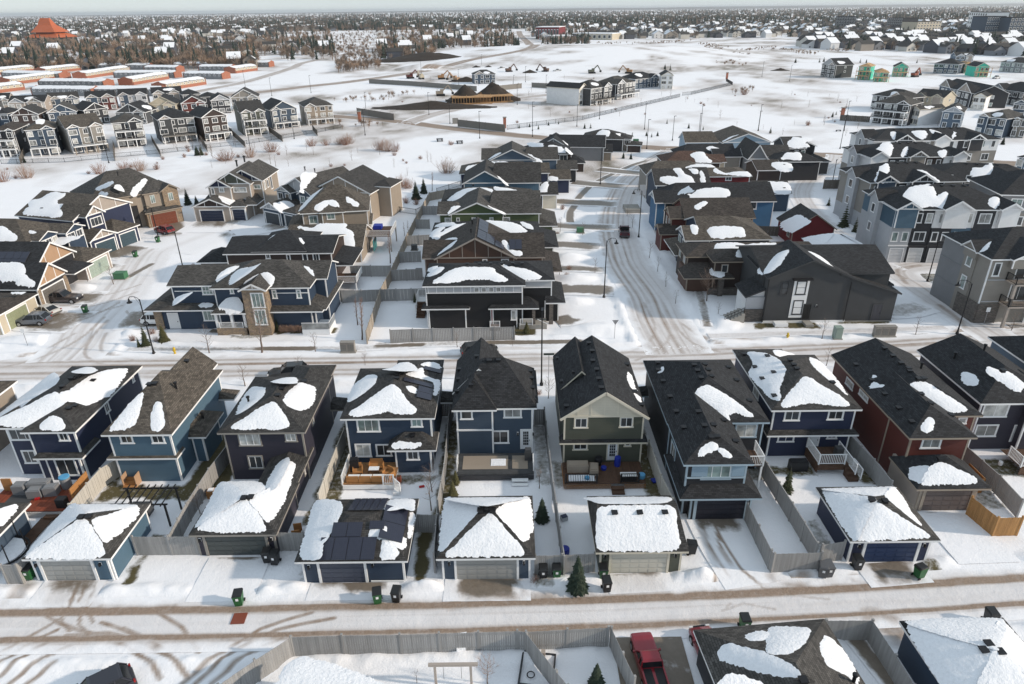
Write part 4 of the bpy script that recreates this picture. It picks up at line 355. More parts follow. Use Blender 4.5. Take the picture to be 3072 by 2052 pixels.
dict(n='house',l='big charcoal stucco house with white window tower and steep black gable',c='house',v=[RV(31.4,47.8,80,91.6,6.2,8,'x',0,0),RV(31.5,42,78.6,87,6.2,8.43,'y',0,0,ct=0),RK(40.5,48.6,78.75,81.5,3.9,6.6,s='r',ct=0,k='shed'),RK(29.4,32.2,79.4,84,3.4,4.6,s='l',c='white',ct=0,k='shed'),RV(46.8,50.5,84,91,3,4.2,'y',1.85,1.85,c='dkbrown')],snow=[(1,'l',[(35.6,83.9),(34.5,82.4),(33.5,80.9),(32,80),(31.3,80.4),(31.3,81.4),(32.4,82.8),(34.2,83.9)]),(1,'r',[(38.4,83.8),(39.8,83.8),(39.7,80.1),(39,81.2)])],win=[[1,'f',35.4,36.5,3.9,5.6,-1,0],[1,'f',35.4,36.5,1.2,3,-1,1],[1,'f',33.5,34.3,3.9,5.5,-1,0],[0,'l',80.6,83.4,3.6,5.8,2,0]],door=[(1,'f',36.75,37.65,.5,2.5,(.01,.01,.01),0),(2,'f',45.6,46.7,.1,2.3,(.05,.05,.06),0)],lamp=[(1,'f',38.3,2.3)],box=[('window_surround',35,36.9,78.92,78.97,.7,5.75,'white'),('awning',34.7,37.1,78.4,78.95,5.85,6.05,'paint:black'),('plinth',31.8,42.2,78.86,78.97,0,.3,'white'),('plinth',42.2,48.3,78.98,79.08,0,.12,'concrete'),('stone_base',29.5,31.85,79.3,79.7,0,1.7,'greystone'),('white_panel',29.6,31.85,79.5,79.75,1.7,3.3,'paint:ltgrey'),('entry_step',27,27.42,79,81,.02,.2,'concrete'),('entry_step',27.42,27.84,79,81,.02,.4,'concrete'),('entry_step',27.84,28.26,79,81,.02,.6,'concrete'),('entry_step',28.26,28.68,79,81,.02,.8,'concrete'),('entry_step',28.68,29.1,79,81,.02,1,'concrete'),('entry_step',29.1,29.52,79,81,.02,1.2,'concrete'),('step',36.8,37.8,77.5,78.9,0,.32,'concrete'),('window_well',33,34.6,77.6,78.6,.02,.45,'white'),('downspout',31.75,31.83,78.8,78.9,.2,6,'paint:black'),('downspout',42,42.08,78.8,78.9,.2,5.5,'paint:black')],bar=[('railing',(27,79.05,.9),(29.4,79.05,2.1),.05,'metal'),('railing',(27,79.05,.5),(29.4,79.05,1.7),.05,'metal'),('baluster',(27,79.05,.2),(27,79.05,.9),.04,'metal'),('baluster',(27.4,79.05,.4),(27.4,79.05,1.1),.04,'metal'),('baluster',(27.8,79.05,.6),(27.8,79.05,1.3),.04,'metal'),('baluster',(28.2,79.05,.8),(28.2,79.05,1.5),.04,'metal'),('baluster',(28.6,79.05,1),(28.6,79.05,1.7),.04,'metal'),('baluster',(29,79.05,1.2),(29,79.05,1.9),.04,'metal'),('baluster',(29.4,79.05,1.4),(29.4,79.05,2.1),.04,'metal')],d=79,wall='char2',roof='black',trim='char2',wtrim='char2',g='houses along the right side of the curving street',wf='black'),
dict(n='house',l='brown house with porch stone pillars and oval roof snow, behind the charcoal house',c='house',v=[RV(24.6,44,91.6,98,4.6,5.6,'x',3,1),RV(27.6,34,88.5,94,4.9,5.86,'y',2.75,2.75),RK(23.6,30.5,87.5,91.4,2.9,3.8,e=(1.5,1.5),nw=1),RB(24.4,29.8,89.6,95,2.8,c='brown',oh=.2)],snow=[(0,'f',[(29.7,94.3),(31.5,94.6),(33.4,94.2),(32.9,93.2),(30.9,92),(29.2,92.6)]),(1,'f',[(32.9,91.8),(37.3,92.2),(34.3,91.8),(32.7,91.1),(31.6,89.5),(31.1,89.7)]),(2,'f',[(27.8,89.6),(28.7,90.1),(29.3,89.4),(29,88),(28.3,87.8),(27.6,88.4)])],win=[[1,'f',29,29.8,3.2,4.3,1],[1,'f',31.9,32.5,3.2,4.3,1],[0,'l',92.8,94,3.1,4,2],[0,'l',95.6,96.8,3.1,4,2]],box=[('stone_pillar',28.6,29.3,88,88.7,0,2.7,'greystone'),('stone_base',27.4,31.6,88.3,88.8,0,1,'greystone')],d=88,wall='dkbrown',roof='dkbrown',trim='tan',g='houses along the right side of the curving street'),
dict(n='house',l='dark blue house with brown hip roof and a flat oval of lumpy snow',c='house',v=[RV(28.33,39.03,97.8,109,5.05,7.12,'x',0,5),RV(25.8,30,97.6,103.5,5.05,6.5,'x',0,1,gab=[('l','ltgrey',2)]),RK(24.4,28.5,97,105,3,4,s='l',e=(1,1),nw=1)],snow=[(0,'f',[(30.6,100.6),(32.9,100.7),(35,100.4),(35,99.6),(34.8,98.6),(32.9,98.5),(31,98.3),(29.6,98.5),(29.8,99.7)]),(1,'f',[(27.3,100.4),(28,100.3),(27.9,99),(27.4,99.1)])],win=[[1,'l',98.4,100.1,3.1,4.5,2],[1,'l',101.2,102.5,3.1,4.5,2]],d=96,wall='navy2',roof='brown',g='houses along the right side of the curving street'),
dict(n='house',l='brown shingled house with one small streak of snow, right side row',c='house',v=[RV(28.34,39.98,108.6,118,5.25,7.45,'x',0,0),RV(24.2,29,107.5,112,3,4.12,'x',0,0,gab=[('l','greige',1)]),RV(26,30,109,114,5.2,6.58,'x',0,0,gab=[('l','greige',1)])],snow=[(0,'f',[(32.1,112.3),(32.6,112.1),(31.6,111.4),(30.7,110.8),(30.6,111.3)])],win=[[2,'l',109.8,111.1,3.4,4.6,2],[2,'l',112.1,113.1,3.4,4.6,2]],d=108,wall='red',roof='dkbrown',trim='tan',g='houses along the right side of the curving street'),
dict(n='house',l='bright blue house with black roof and three snow patches, right side row',c='house',v=[RV(27,47.06,119,128.5,5.25,7.6,'x',3,0),RV(25.5,31,119,125,5.2,6.7,'x',0,0,gab=[('l','ltblue',2)])],snow=[(0,'f',[(34.2,122),(36.6,122.2),(38.7,122),(39.1,120.8),(38,120),(35.4,120.1),(32.1,120.1),(32.9,121.1)]),(1,'f',[(32.6,121.3),(32.1,120.8),(30.8,119.7),(31.1,120.4)]),(0,'l',[(30.8,118),(30.6,116.7),(30.8,114.4),(29.4,118),(29.9,118.6)])],win=[[0,'f',42.5,43.6,3.8,5.2,1]],d=119,wall='blue',roof='black',g='houses along the right side of the curving street'),
dict(n='house',l='dark teal house with big S-shaped roof snow near the street',c='house',v=[RV(27.73,36.16,130.6,140,5.56,7.75,'x',0,0),RV(36,38.89,132,141,5.56,7.7,'x',0,0)],snow=[(0,'f',[(32.2,135.2),(33.2,135.1),(33.9,133.6),(35.2,132.6),(35.2,131.6),(35.3,131),(33.4,130.7),(30.6,130.9),(29.1,131.8),(29.6,132.8),(31.1,132.9),(32.5,132.7),(32.7,133.6)]),(0,'f',[(35.2,134.9),(36.4,134.8),(36.4,133.9),(35.9,133.8)]),(1,'f',[(37.6,135.4),(37.7,132.5),(37,132.2)])],box=[('white_panel',24.9,26,130.85,130.93,3.6,5.6,'ltgrey'),('porch_floor',22.5,25.5,131,135,0,.8,'concrete')],d=131,wall='navy2',roof='char',g='houses along the right side of the curving street'),
dict(n='house',l='barn red house with snow along its eave, middle of the right row',c='house',v=[RV(37,49.22,139.3,148,5.2,6.1,'x',0,3),RV(28,41,142,151,5.2,7,'x',3,3,c='greige')],snow=[(0,'f',[(42.6,143.1),(44,140.6),(46.3,141.2),(48.6,141.3),(49,139.4),(46.8,139.6),(44,140.2),(42.2,141.1)]),(1,'f',[(38.4,144.9),(41.1,145),(42.7,144.3),(42.5,143.4),(39.5,143.6),(36.8,144.1)])],win=[[0,'f',44,45.1,4.3,5,2]],d=141,wall='barn',roof='brown',g='houses along the right side of the curving street'),
dict(n='house',l='brown-roofed house at the bend with snow along the left hip',c='house',v=[RV(34,47,153,162,5.2,7,'x',4,5),RV(42,48.5,154.5,161,5,6.14,'x',0,0,c='buff')],snow=[(0,'f',[(40.7,155.9),(42.4,156.9),(43.5,156.9),(43.8,155.3),(44.5,153.4),(43.5,153.1),(41.3,153.4),(41.2,154.7)])],d=155,wall='dkbrown',roof='rust',trim='white',g='houses along the right side of the curving street'),
dict(n='house',l='dark house with white-gridded gable windows behind the rust roof',c='house',v=[RV(40,54,165,174,4.3,6.4,'x',3,0),RV(48,55,164,169,4.3,5.8,'x',0,0,gab=[('r','ltgrey',2)],c='greige')],snow=[(0,'f',[(47.3,167.9),(48.9,168.4),(50.1,167.6),(51.5,165.7),(51.6,164.9),(49.2,165.1),(48.3,166.7)])],win=[[1,'r',164.7,166.1,.7,1.9,2],[1,'r',167,168.1,.7,1.9,2],[1,'r',164.6,166.3,2.7,3.9,2],[1,'r',167,168.1,2.7,3.9,2]],flue=[(0,'f',49.24,166.35)],d=166,wall='greige',roof='black',g='houses along the right side of the curving street'),
dict(n='house',l='plain grey house with steep black gable wall facing the camera',c='house',v=[RV(54.94,59.65,160,171,4.4,7.7,'y',0,0,ct=0,gab=[('f','grey',0)]),RV(56,66,162,170,4.6,6.6,'x',1,0)],snow=[(0,'r',[(58.8,169.1),(58.7,164.5),(59.5,160),(59.8,163),(59.5,168.2)]),(1,'f',[(57.5,166.1),(58.2,166),(57.8,165.7)])],d=158,wall='grey',roof='char',g='houses along the right side of the curving street'),
dict(n='house',l='pale blue board-and-batten gable house with brown roof at the row end',c='house',v=[RV(55.51,68.69,183,197,4.2,6.49,'y',0,0,gab=[('f','ltblue|v',0)]),RV(46,55,184,192,4.2,6.4,'x',0,1)],snow=[(0,'l',[(60.1,185.3),(58.3,184.8),(56,183.7),(58.1,185.8)])],d=180,wall='ltblue|v',roof='brown',g='houses along the right side of the curving street'),
dict(n='house',l='dark detached house with white windows by the lane and collector road',c='house',v=[RV(65.38,70.55,165.5,174.5,5.8,7.8,'x',0,0),RV(69.05,73.55,167,173,6,6.9,'y',0,0),RV(69.55,76.05,163.5,170,3,4.3,'y',3.25,3.25,c='char2'),RK(73.38,71.05,163.2,166,3,3.9,e=(0,0),nw=1)],snow=[(0,'f',[(68.5,169.5),(70.9,169.4),(73.1,169.1),(70.8,167.8),(71,166.2),(67.8,165.8),(66.4,166.4),(67.3,168.2)])],win=[[0,'f',67.9,68.7,4.5,5.2,1],[0,'f',69.5,70.3,4.4,5.2,1]],gd=[(2,'r',164.5,168.5,.05,2.3,(.03,.03,.04),dict())],d=170,wall='charcoal',roof='char',g='houses along the right side of the curving street'),
dict(n='garage',l='barn red garage with snow on its left roof slope beside the lane',c='garage',v=[RV(46.6,54.2,109.8,117,2.8,5.4,'y',0,0,ct=1)],snow=[(0,'l',[(48.5,113.6),(48.8,112.1),(48.9,109.8),(48.9,108.7),(47.5,108.7),(46.5,108.9),(46.2,110.8),(46.5,114.1),(47.6,114)])],win=[[0,'l',111,112.2,1.1,2.2,1]],d=112,wall='barn',roof='char',trim='tan',g='garages beside the lane'),
dict(n='garage',l='snow-covered hip garage half hidden behind the charcoal house',c='garage',v=[RV(47.5,55.5,101,107.5,2.2,3.7,'x',3.2,3.2)],snow=[(0,'f',[(48,101.4),(55,101.4),(52.1,103.9),(50.9,103.9)]),(0,'l',[(47.7,101.7),(50.7,104.2),(47.7,106.8)]),(0,'r',[(55.3,101.7),(52.3,104.2),(55.3,106.8)])],d=104,wall='dkbrown',roof='black',g='garages beside the lane'),
dict(n='garage',l='slate two-storey garage with snow roof behind the bright blue house',c='garage',v=[RV(47.12,54.52,131,138,3.6,5.4,'x',0,0)],snow=[(0,'f',[(49.6,133.4),(51.2,133.9),(54.3,133.7),(54.1,131.3),(52.6,131.1),(51.5,131.2),(50.4,132.1),(47.9,132.1),(48,132.6),(49.4,132.6)])],vent=[(0,'f',49.5,132.58),(0,'f',53.29,132.37)],d=135,wall='slate',roof='char',g='garages beside the lane'),
dict(n='garage',l='brown gabled garage house with a round snow patch near the bend of the lane',c='garage',v=[RV(52.75,58.47,147,155.5,4.7,6.1,'x',0,0,gab=[('r','ltgrey',2)])],snow=[(0,'f',[(57,149.7),(59.1,150),(60.7,149.2),(60,146.9),(58.5,146.4),(57.2,147.3),(56.6,148.5)])],vent=[(0,'f',59.12,149)],d=150,wall='dkbrown',roof='dkbrown',g='garages beside the lane'),
dict(n='house',l='dark house roof with scattered snow beside the brown garage house',c='house',v=[RV(60,71,157,165,4.4,6,'x',4,4)],snow=[(0,'f',[(62.2,158.2),(66,157.8),(66.6,160.2),(63.9,160.2)]),(0,'b',[(63.3,161.8),(67.7,161.8),(66.6,164.2),(63.3,164.2)])],d=165,wall='charcoal',roof='black',g='houses along the right side of the curving street'),
dict(n='townhouse_row',l='front three-storey townhouse row in blue, black and white with white garage doors',c='townhouses',o=(57.77,100.62),r=-3.25,v=[RV(0,18.5,0,12.2,8.6,11,'x',6.1,6.1,nw=1),RB(.4,3.35,.45,11.75,2.75,c='ltgrey',oh=0,ct=0,ctw=.08),RB(.4,3.35,.45,11.75,5.6,z0=2.75,c='ltgrey',oh=0,ct=0,ctw=.08),RB(.4,3.35,.46,11.75,8.75,z0=5.6,c='teal',oh=0,ct=1,ctw=.08),RB(3.35,6.3,.57,11.75,2.75,c='charcoal',oh=0,ct=0,ctw=.08),RB(3.35,6.3,.57,11.75,5.6,z0=2.75,c='charcoal',oh=0,ct=0,ctw=.08),RB(3.35,6.3,.58,11.75,8.75,z0=5.6,c='charcoal',oh=0,ct=1,ctw=.08),RB(6.3,9.25,.45,11.75,2.75,c='charcoal',oh=0,ct=0,ctw=.08),RB(6.3,9.25,.45,11.75,5.6,z0=2.75,c='charcoal',oh=0,ct=0,ctw=.08),RB(6.3,9.25,.46,11.75,8.75,z0=5.6,c='white',oh=0,ct=1,ctw=.08),RB(9.25,12.2,.57,11.75,2.75,c='ltgrey',oh=0,ct=0,ctw=.08),RB(9.25,12.2,.57,11.75,5.6,z0=2.75,c='teal',oh=0,ct=0,ctw=.08),RB(9.25,12.2,.58,11.75,8.75,z0=5.6,c='white',oh=0,ct=1,ctw=.08),RB(12.2,15.15,.45,11.75,2.75,c='charcoal',oh=0,ct=0,ctw=.08),RB(12.2,15.15,.45,11.75,5.6,z0=2.75,c='charcoal',oh=0,ct=0,ctw=.08),RB(12.2,15.15,.46,11.75,8.75,z0=5.6,c='charcoal',oh=0,ct=1,ctw=.08),RB(15.15,18.1,.57,11.75,2.75,c='ltgrey',oh=0,ct=0,ctw=.08),RB(15.15,18.1,.57,11.75,5.6,z0=2.75,c='ltgrey',oh=0,ct=0,ctw=.08),RB(15.15,18.1,.58,11.75,8.75,z0=5.6,c='white',oh=0,ct=1,ctw=.08),RV(0,3.9,-.5,6.1,8.65,9.82,'y',0,1.5,c='teal',z0=5.7,oh=.4,gab=[('f','teal',2)]),RV(7,11.4,-.5,6.1,8.65,9.97,'y',0,1.5,c='white',z0=5.7,oh=.4,gab=[('f','white',2)]),RV(15.2,18.6,-.5,6.1,8.65,9.67,'y',0,1.5,c='white',z0=5.7,oh=.4,gab=[('f','white',2)]),RV(-.6,4,4.5,8.5,8.6,10,'x',0,1.5,c='ltgrey',z0=.1,ct=0)],snow=[(0,'f',[(4.6,5.3),(7.2,5.8),(7.4,4.7),(7.1,2.8),(9,4),(8.6,2.9),(6.8,.4),(5.9,.9),(3.8,.5),(3.1,1.6),(2.3,2.8),(3.1,4)]),(0,'f',[(14.8,2.4),(16.1,2.8),(15.4,1.3),(14.6,.4),(14.2,1.1)])],win=[[2,'f',.7,1.5,3.5,4.9,1],[2,'f',2.2,3,3.5,4.9,1],[3,'f',1.1,2.7,6.4,7.8,2],[5,'f',4,5.6,3.5,4.9,2],[6,'f',3.7,4.5,6.4,7.8,1],[6,'f',5.2,6,6.4,7.8,1],[8,'f',6.6,7.4,3.5,4.9,1],[8,'f',8.1,8.9,3.5,4.9,1],[9,'f',7,8.6,6.4,7.8,2],[11,'f',9.9,11.5,3.5,4.9,2],[12,'f',9.6,10.4,6.4,7.8,1],[12,'f',11.1,11.9,6.4,7.8,1],[14,'f',12.5,13.3,3.5,4.9,1],[14,'f',14,14.8,3.5,4.9,1],[15,'f',12.9,14.5,6.4,7.8,2],[17,'f',15.8,17.4,3.5,4.9,2],[18,'f',15.5,16.3,6.4,7.8,1],[18,'f',17,17.8,6.4,7.8,1],[22,'l',6,7,3.5,4.8,1],[22,'l',6,7,6.5,7.8,1]],gd=[(1,'f',.9,2.85,.05,2.3,(.55,.55,.56),dict(tw=.1)),(4,'f',3.85,5.8,.05,2.3,(.6,.6,.6),dict(tw=.1)),(7,'f',6.8,8.75,.05,2.3,(.55,.55,.56),dict(tw=.1)),(10,'f',9.75,11.7,.05,2.3,(.6,.6,.6),dict(tw=.1)),(13,'f',12.7,14.65,.05,2.3,(.55,.55,.56),dict(tw=.1)),(16,'f',15.65,17.6,.05,2.3,(.6,.6,.6),dict(tw=.1))],vent=[(0,'f',7.3,5.6),(0,'f',9,5.6),(0,'f',10.7,5.6),(0,'f',12.4,5.6)],box=[('belly_band',.4,3.35,.3,.44,2.72,2.84,'white'),('belly_band',3.35,6.3,.3,.44,2.72,2.84,'charcoal'),('belly_band',6.3,9.25,.3,.44,2.72,2.84,'charcoal'),('belly_band',9.25,12.2,.3,.44,2.72,2.84,'white'),('belly_band',12.2,15.15,.3,.44,2.72,2.84,'charcoal'),('belly_band',15.15,18.1,.3,.44,2.72,2.84,'white')],d=105,wall='ltgrey',roof='black',g='three-storey townhouse rows'),
dict(n='townhouse_row',l='second grey-brown townhouse row behind the front blue one',c='townhouses',o=(62.23,117.95),r=1,v=[RV(0,17,0,12,8.6,10.9,'x',6,6,nw=1),RB(.4,3.64,.45,11.55,2.75,c='ltgrey',oh=0,ct=0,ctw=.08),RB(.4,3.64,.45,11.55,5.6,z0=2.75,c='greige',oh=0,ct=0,ctw=.08),RB(.4,3.64,.46,11.55,8.75,z0=5.6,c='greige',oh=0,ct=1,ctw=.08),RB(3.64,6.88,.57,11.55,2.75,c='ltgrey',oh=0,ct=0,ctw=.08),RB(3.64,6.88,.57,11.55,5.6,z0=2.75,c='greige',oh=0,ct=0,ctw=.08),RB(3.64,6.88,.58,11.55,8.75,z0=5.6,c='charcoal',oh=0,ct=1,ctw=.08),RB(6.88,10.12,.45,11.55,2.75,c='greige',oh=0,ct=0,ctw=.08),RB(6.88,10.12,.45,11.55,5.6,z0=2.75,c='greige',oh=0,ct=0,ctw=.08),RB(6.88,10.12,.46,11.55,8.75,z0=5.6,c='ltgrey',oh=0,ct=1,ctw=.08),RB(10.12,13.36,.57,11.55,2.75,c='charcoal',oh=0,ct=0,ctw=.08),RB(10.12,13.36,.57,11.55,5.6,z0=2.75,c='charcoal',oh=0,ct=0,ctw=.08),RB(10.12,13.36,.58,11.55,8.75,z0=5.6,c='charcoal',oh=0,ct=1,ctw=.08),RB(13.36,16.6,.45,11.55,2.75,c='ltgrey',oh=0,ct=0,ctw=.08),RB(13.36,16.6,.45,11.55,5.6,z0=2.75,c='greige',oh=0,ct=0,ctw=.08),RB(13.36,16.6,.46,11.55,8.75,z0=5.6,c='greige',oh=0,ct=1,ctw=.08),RV(1,5,-.5,6,8.65,9.85,'y',0,1.5,c='slate',z0=5.7,oh=.4,gab=[('f','slate',2)]),RV(7,11.5,-.5,6,8.65,10,'y',0,1.5,c='charcoal',z0=5.7,oh=.4,gab=[('f','charcoal',2)]),RV(-.6,4,4,8,8.6,10,'x',0,1.5,c='ltgrey',z0=.1,ct=0)],snow=[(0,'f',[(5.3,5.3),(4.5,3.3),(3.3,2),(1.7,.2),(1.1,.2),(2.6,2.8),(4,4.5)]),(0,'f',[(9.6,3.2),(10.8,2.9),(12.1,.1),(11.1,-0),(10.1,1.5)]),(0,'f',[(2,.6),(3.8,.5),(3.6,.1),(1.9,0)])],win=[[2,'f',.8,1.6,3.5,4.9,1],[2,'f',2.4,3.2,3.5,4.9,1],[3,'f',1.2,2.8,6.4,7.8,2],[5,'f',4.5,6.1,3.5,4.9,2],[6,'f',4,4.8,6.4,7.8,1],[6,'f',5.7,6.5,6.4,7.8,1],[8,'f',7.3,8.1,3.5,4.9,1],[8,'f',8.9,9.7,3.5,4.9,1],[9,'f',7.7,9.3,6.4,7.8,2],[11,'f',10.9,12.5,3.5,4.9,2],[12,'f',10.5,11.3,6.4,7.8,1],[12,'f',12.2,12.9,6.4,7.8,1],[14,'f',13.8,14.6,3.5,4.9,1],[14,'f',15.4,16.2,3.5,4.9,1],[15,'f',14.2,15.8,6.4,7.8,2],[18,'l',5.5,6.5,3.5,4.8,1],[18,'l',5.4,6.6,6.5,7.8,1]],gd=[(1,'f',.9,3.14,.05,2.3,(.55,.55,.56),dict(tw=.1)),(4,'f',4.14,6.38,.05,2.3,(.6,.6,.6),dict(tw=.1)),(7,'f',7.38,9.62,.05,2.3,(.55,.55,.56),dict(tw=.1)),(10,'f',10.62,12.86,.05,2.3,(.6,.6,.6),dict(tw=.1)),(13,'f',13.86,16.1,.05,2.3,(.55,.55,.56),dict(tw=.1))],vent=[(0,'f',7.2,5.5),(0,'f',8.9,5.5),(0,'f',10.6,5.5)],box=[('belly_band',.4,3.64,.3,.44,2.72,2.84,'white'),('belly_band',3.64,6.88,.3,.44,2.72,2.84,'white'),('belly_band',6.88,10.12,.3,.44,2.72,2.84,'white'),('belly_band',10.12,13.36,.3,.44,2.72,2.84,'charcoal'),('belly_band',13.36,16.6,.3,.44,2.72,2.84,'white')],d=118,wall='ltgrey',roof='black',g='three-storey townhouse rows'),
dict(n='townhouse_row',l='third townhouse row with large roof snow patch and brown gable',c='townhouses',o=(72.3,139.3),r=2,v=[RV(0,20,0,12,8.6,10.45,'x',6,6,nw=1),RB(.4,4.24,.45,11.55,2.75,c='ltgrey',oh=0,ct=0,ctw=.08),RB(.4,4.24,.45,11.55,5.6,z0=2.75,c='greige',oh=0,ct=0,ctw=.08),RB(.4,4.24,.46,11.55,8.75,z0=5.6,c='white',oh=0,ct=1,ctw=.08),RB(4.24,8.08,.57,11.55,2.75,c='greige',oh=0,ct=0,ctw=.08),RB(4.24,8.08,.57,11.55,5.6,z0=2.75,c='greige',oh=0,ct=0,ctw=.08),RB(4.24,8.08,.58,11.55,8.75,z0=5.6,c='charcoal',oh=0,ct=1,ctw=.08),RB(8.08,11.92,.45,11.55,2.75,c='greige',oh=0,ct=0,ctw=.08),RB(8.08,11.92,.45,11.55,5.6,z0=2.75,c='greige',oh=0,ct=0,ctw=.08),RB(8.08,11.92,.46,11.55,8.75,z0=5.6,c='greige',oh=0,ct=1,ctw=.08),RB(11.92,15.76,.57,11.55,2.75,c='charcoal',oh=0,ct=0,ctw=.08),RB(11.92,15.76,.57,11.55,5.6,z0=2.75,c='charcoal',oh=0,ct=0,ctw=.08),RB(11.92,15.76,.58,11.55,8.75,z0=5.6,c='dkbrown',oh=0,ct=1,ctw=.08),RB(15.76,19.6,.45,11.55,2.75,c='greige',oh=0,ct=0,ctw=.08),RB(15.76,19.6,.45,11.55,5.6,z0=2.75,c='greige',oh=0,ct=0,ctw=.08),RB(15.76,19.6,.46,11.55,8.75,z0=5.6,c='white',oh=0,ct=1,ctw=.08),RV(0,4,-.5,6,8.65,9.85,'y',0,1.5,c='white',z0=5.7,oh=.4,gab=[('f','white',2)]),RV(8,12,-.5,6,8.65,9.85,'y',0,1.5,c='greige',z0=5.7,oh=.4,gab=[('f','greige',2)]),RV(17,20.5,-.5,6,8.65,9.7,'y',0,1.5,c='white',z0=5.7,oh=.4,gab=[('f','white',2)]),RV(-.6,4,4,8,8.6,10,'x',0,1.5,c='ltgrey',z0=.1,ct=0)],snow=[(0,'f',[(5.5,5.8),(6.9,6),(6.7,4.6),(5.6,2.3),(4,.2),(3.5,.8),(2.7,3),(4.3,4.3)]),(0,'f',[(9.8,4.1),(8.6,2.2),(6.8,.1),(7.2,1.1),(8.7,3)]),(0,'f',[(15.3,1.9),(16.8,2.5),(15.9,.8),(14.7,-.4),(14.5,.4)])],win=[[2,'f',1,1.8,3.5,4.9,1],[2,'f',2.9,3.7,3.5,4.9,1],[3,'f',1.5,3.1,6.4,7.8,2],[5,'f',5.4,7,3.5,4.9,2],[6,'f',4.8,5.6,6.4,7.8,1],[6,'f',6.7,7.5,6.4,7.8,1],[8,'f',8.6,9.4,3.5,4.9,1],[8,'f',10.6,11.4,3.5,4.9,1],[9,'f',9.2,10.8,6.4,7.8,2],[11,'f',13,14.6,3.5,4.9,2],[12,'f',12.5,13.3,6.4,7.8,1],[12,'f',14.4,15.2,6.4,7.8,1],[14,'f',16.3,17.1,3.5,4.9,1],[14,'f',18.2,19,3.5,4.9,1],[15,'f',16.9,18.5,6.4,7.8,2],[19,'l',5.5,6.5,3.5,4.8,1],[19,'l',5.5,6.5,6.5,7.8,1]],gd=[(1,'f',.9,3.74,.05,2.3,(.55,.55,.56),dict(tw=.1)),(4,'f',4.74,7.58,.05,2.3,(.6,.6,.6),dict(tw=.1)),(7,'f',8.58,11.42,.05,2.3,(.55,.55,.56),dict(tw=.1)),(10,'f',12.42,15.26,.05,2.3,(.6,.6,.6),dict(tw=.1)),(13,'f',16.26,19.1,.05,2.3,(.55,.55,.56),dict(tw=.1))],vent=[(0,'f',7.2,5.5),(0,'f',8.9,5.5),(0,'f',10.6,5.5),(0,'f',12.3,5.5)],box=[('belly_band',.4,4.24,.3,.44,2.72,2.84,'white'),('belly_band',4.24,8.08,.3,.44,2.72,2.84,'white'),('belly_band',8.08,11.92,.3,.44,2.72,2.84,'white'),('belly_band',11.92,15.76,.3,.44,2.72,2.84,'charcoal'),('belly_band',15.76,19.6,.3,.44,2.72,2.84,'white')],d=142,wall='ltgrey',roof='black',g='three-storey townhouse rows'),
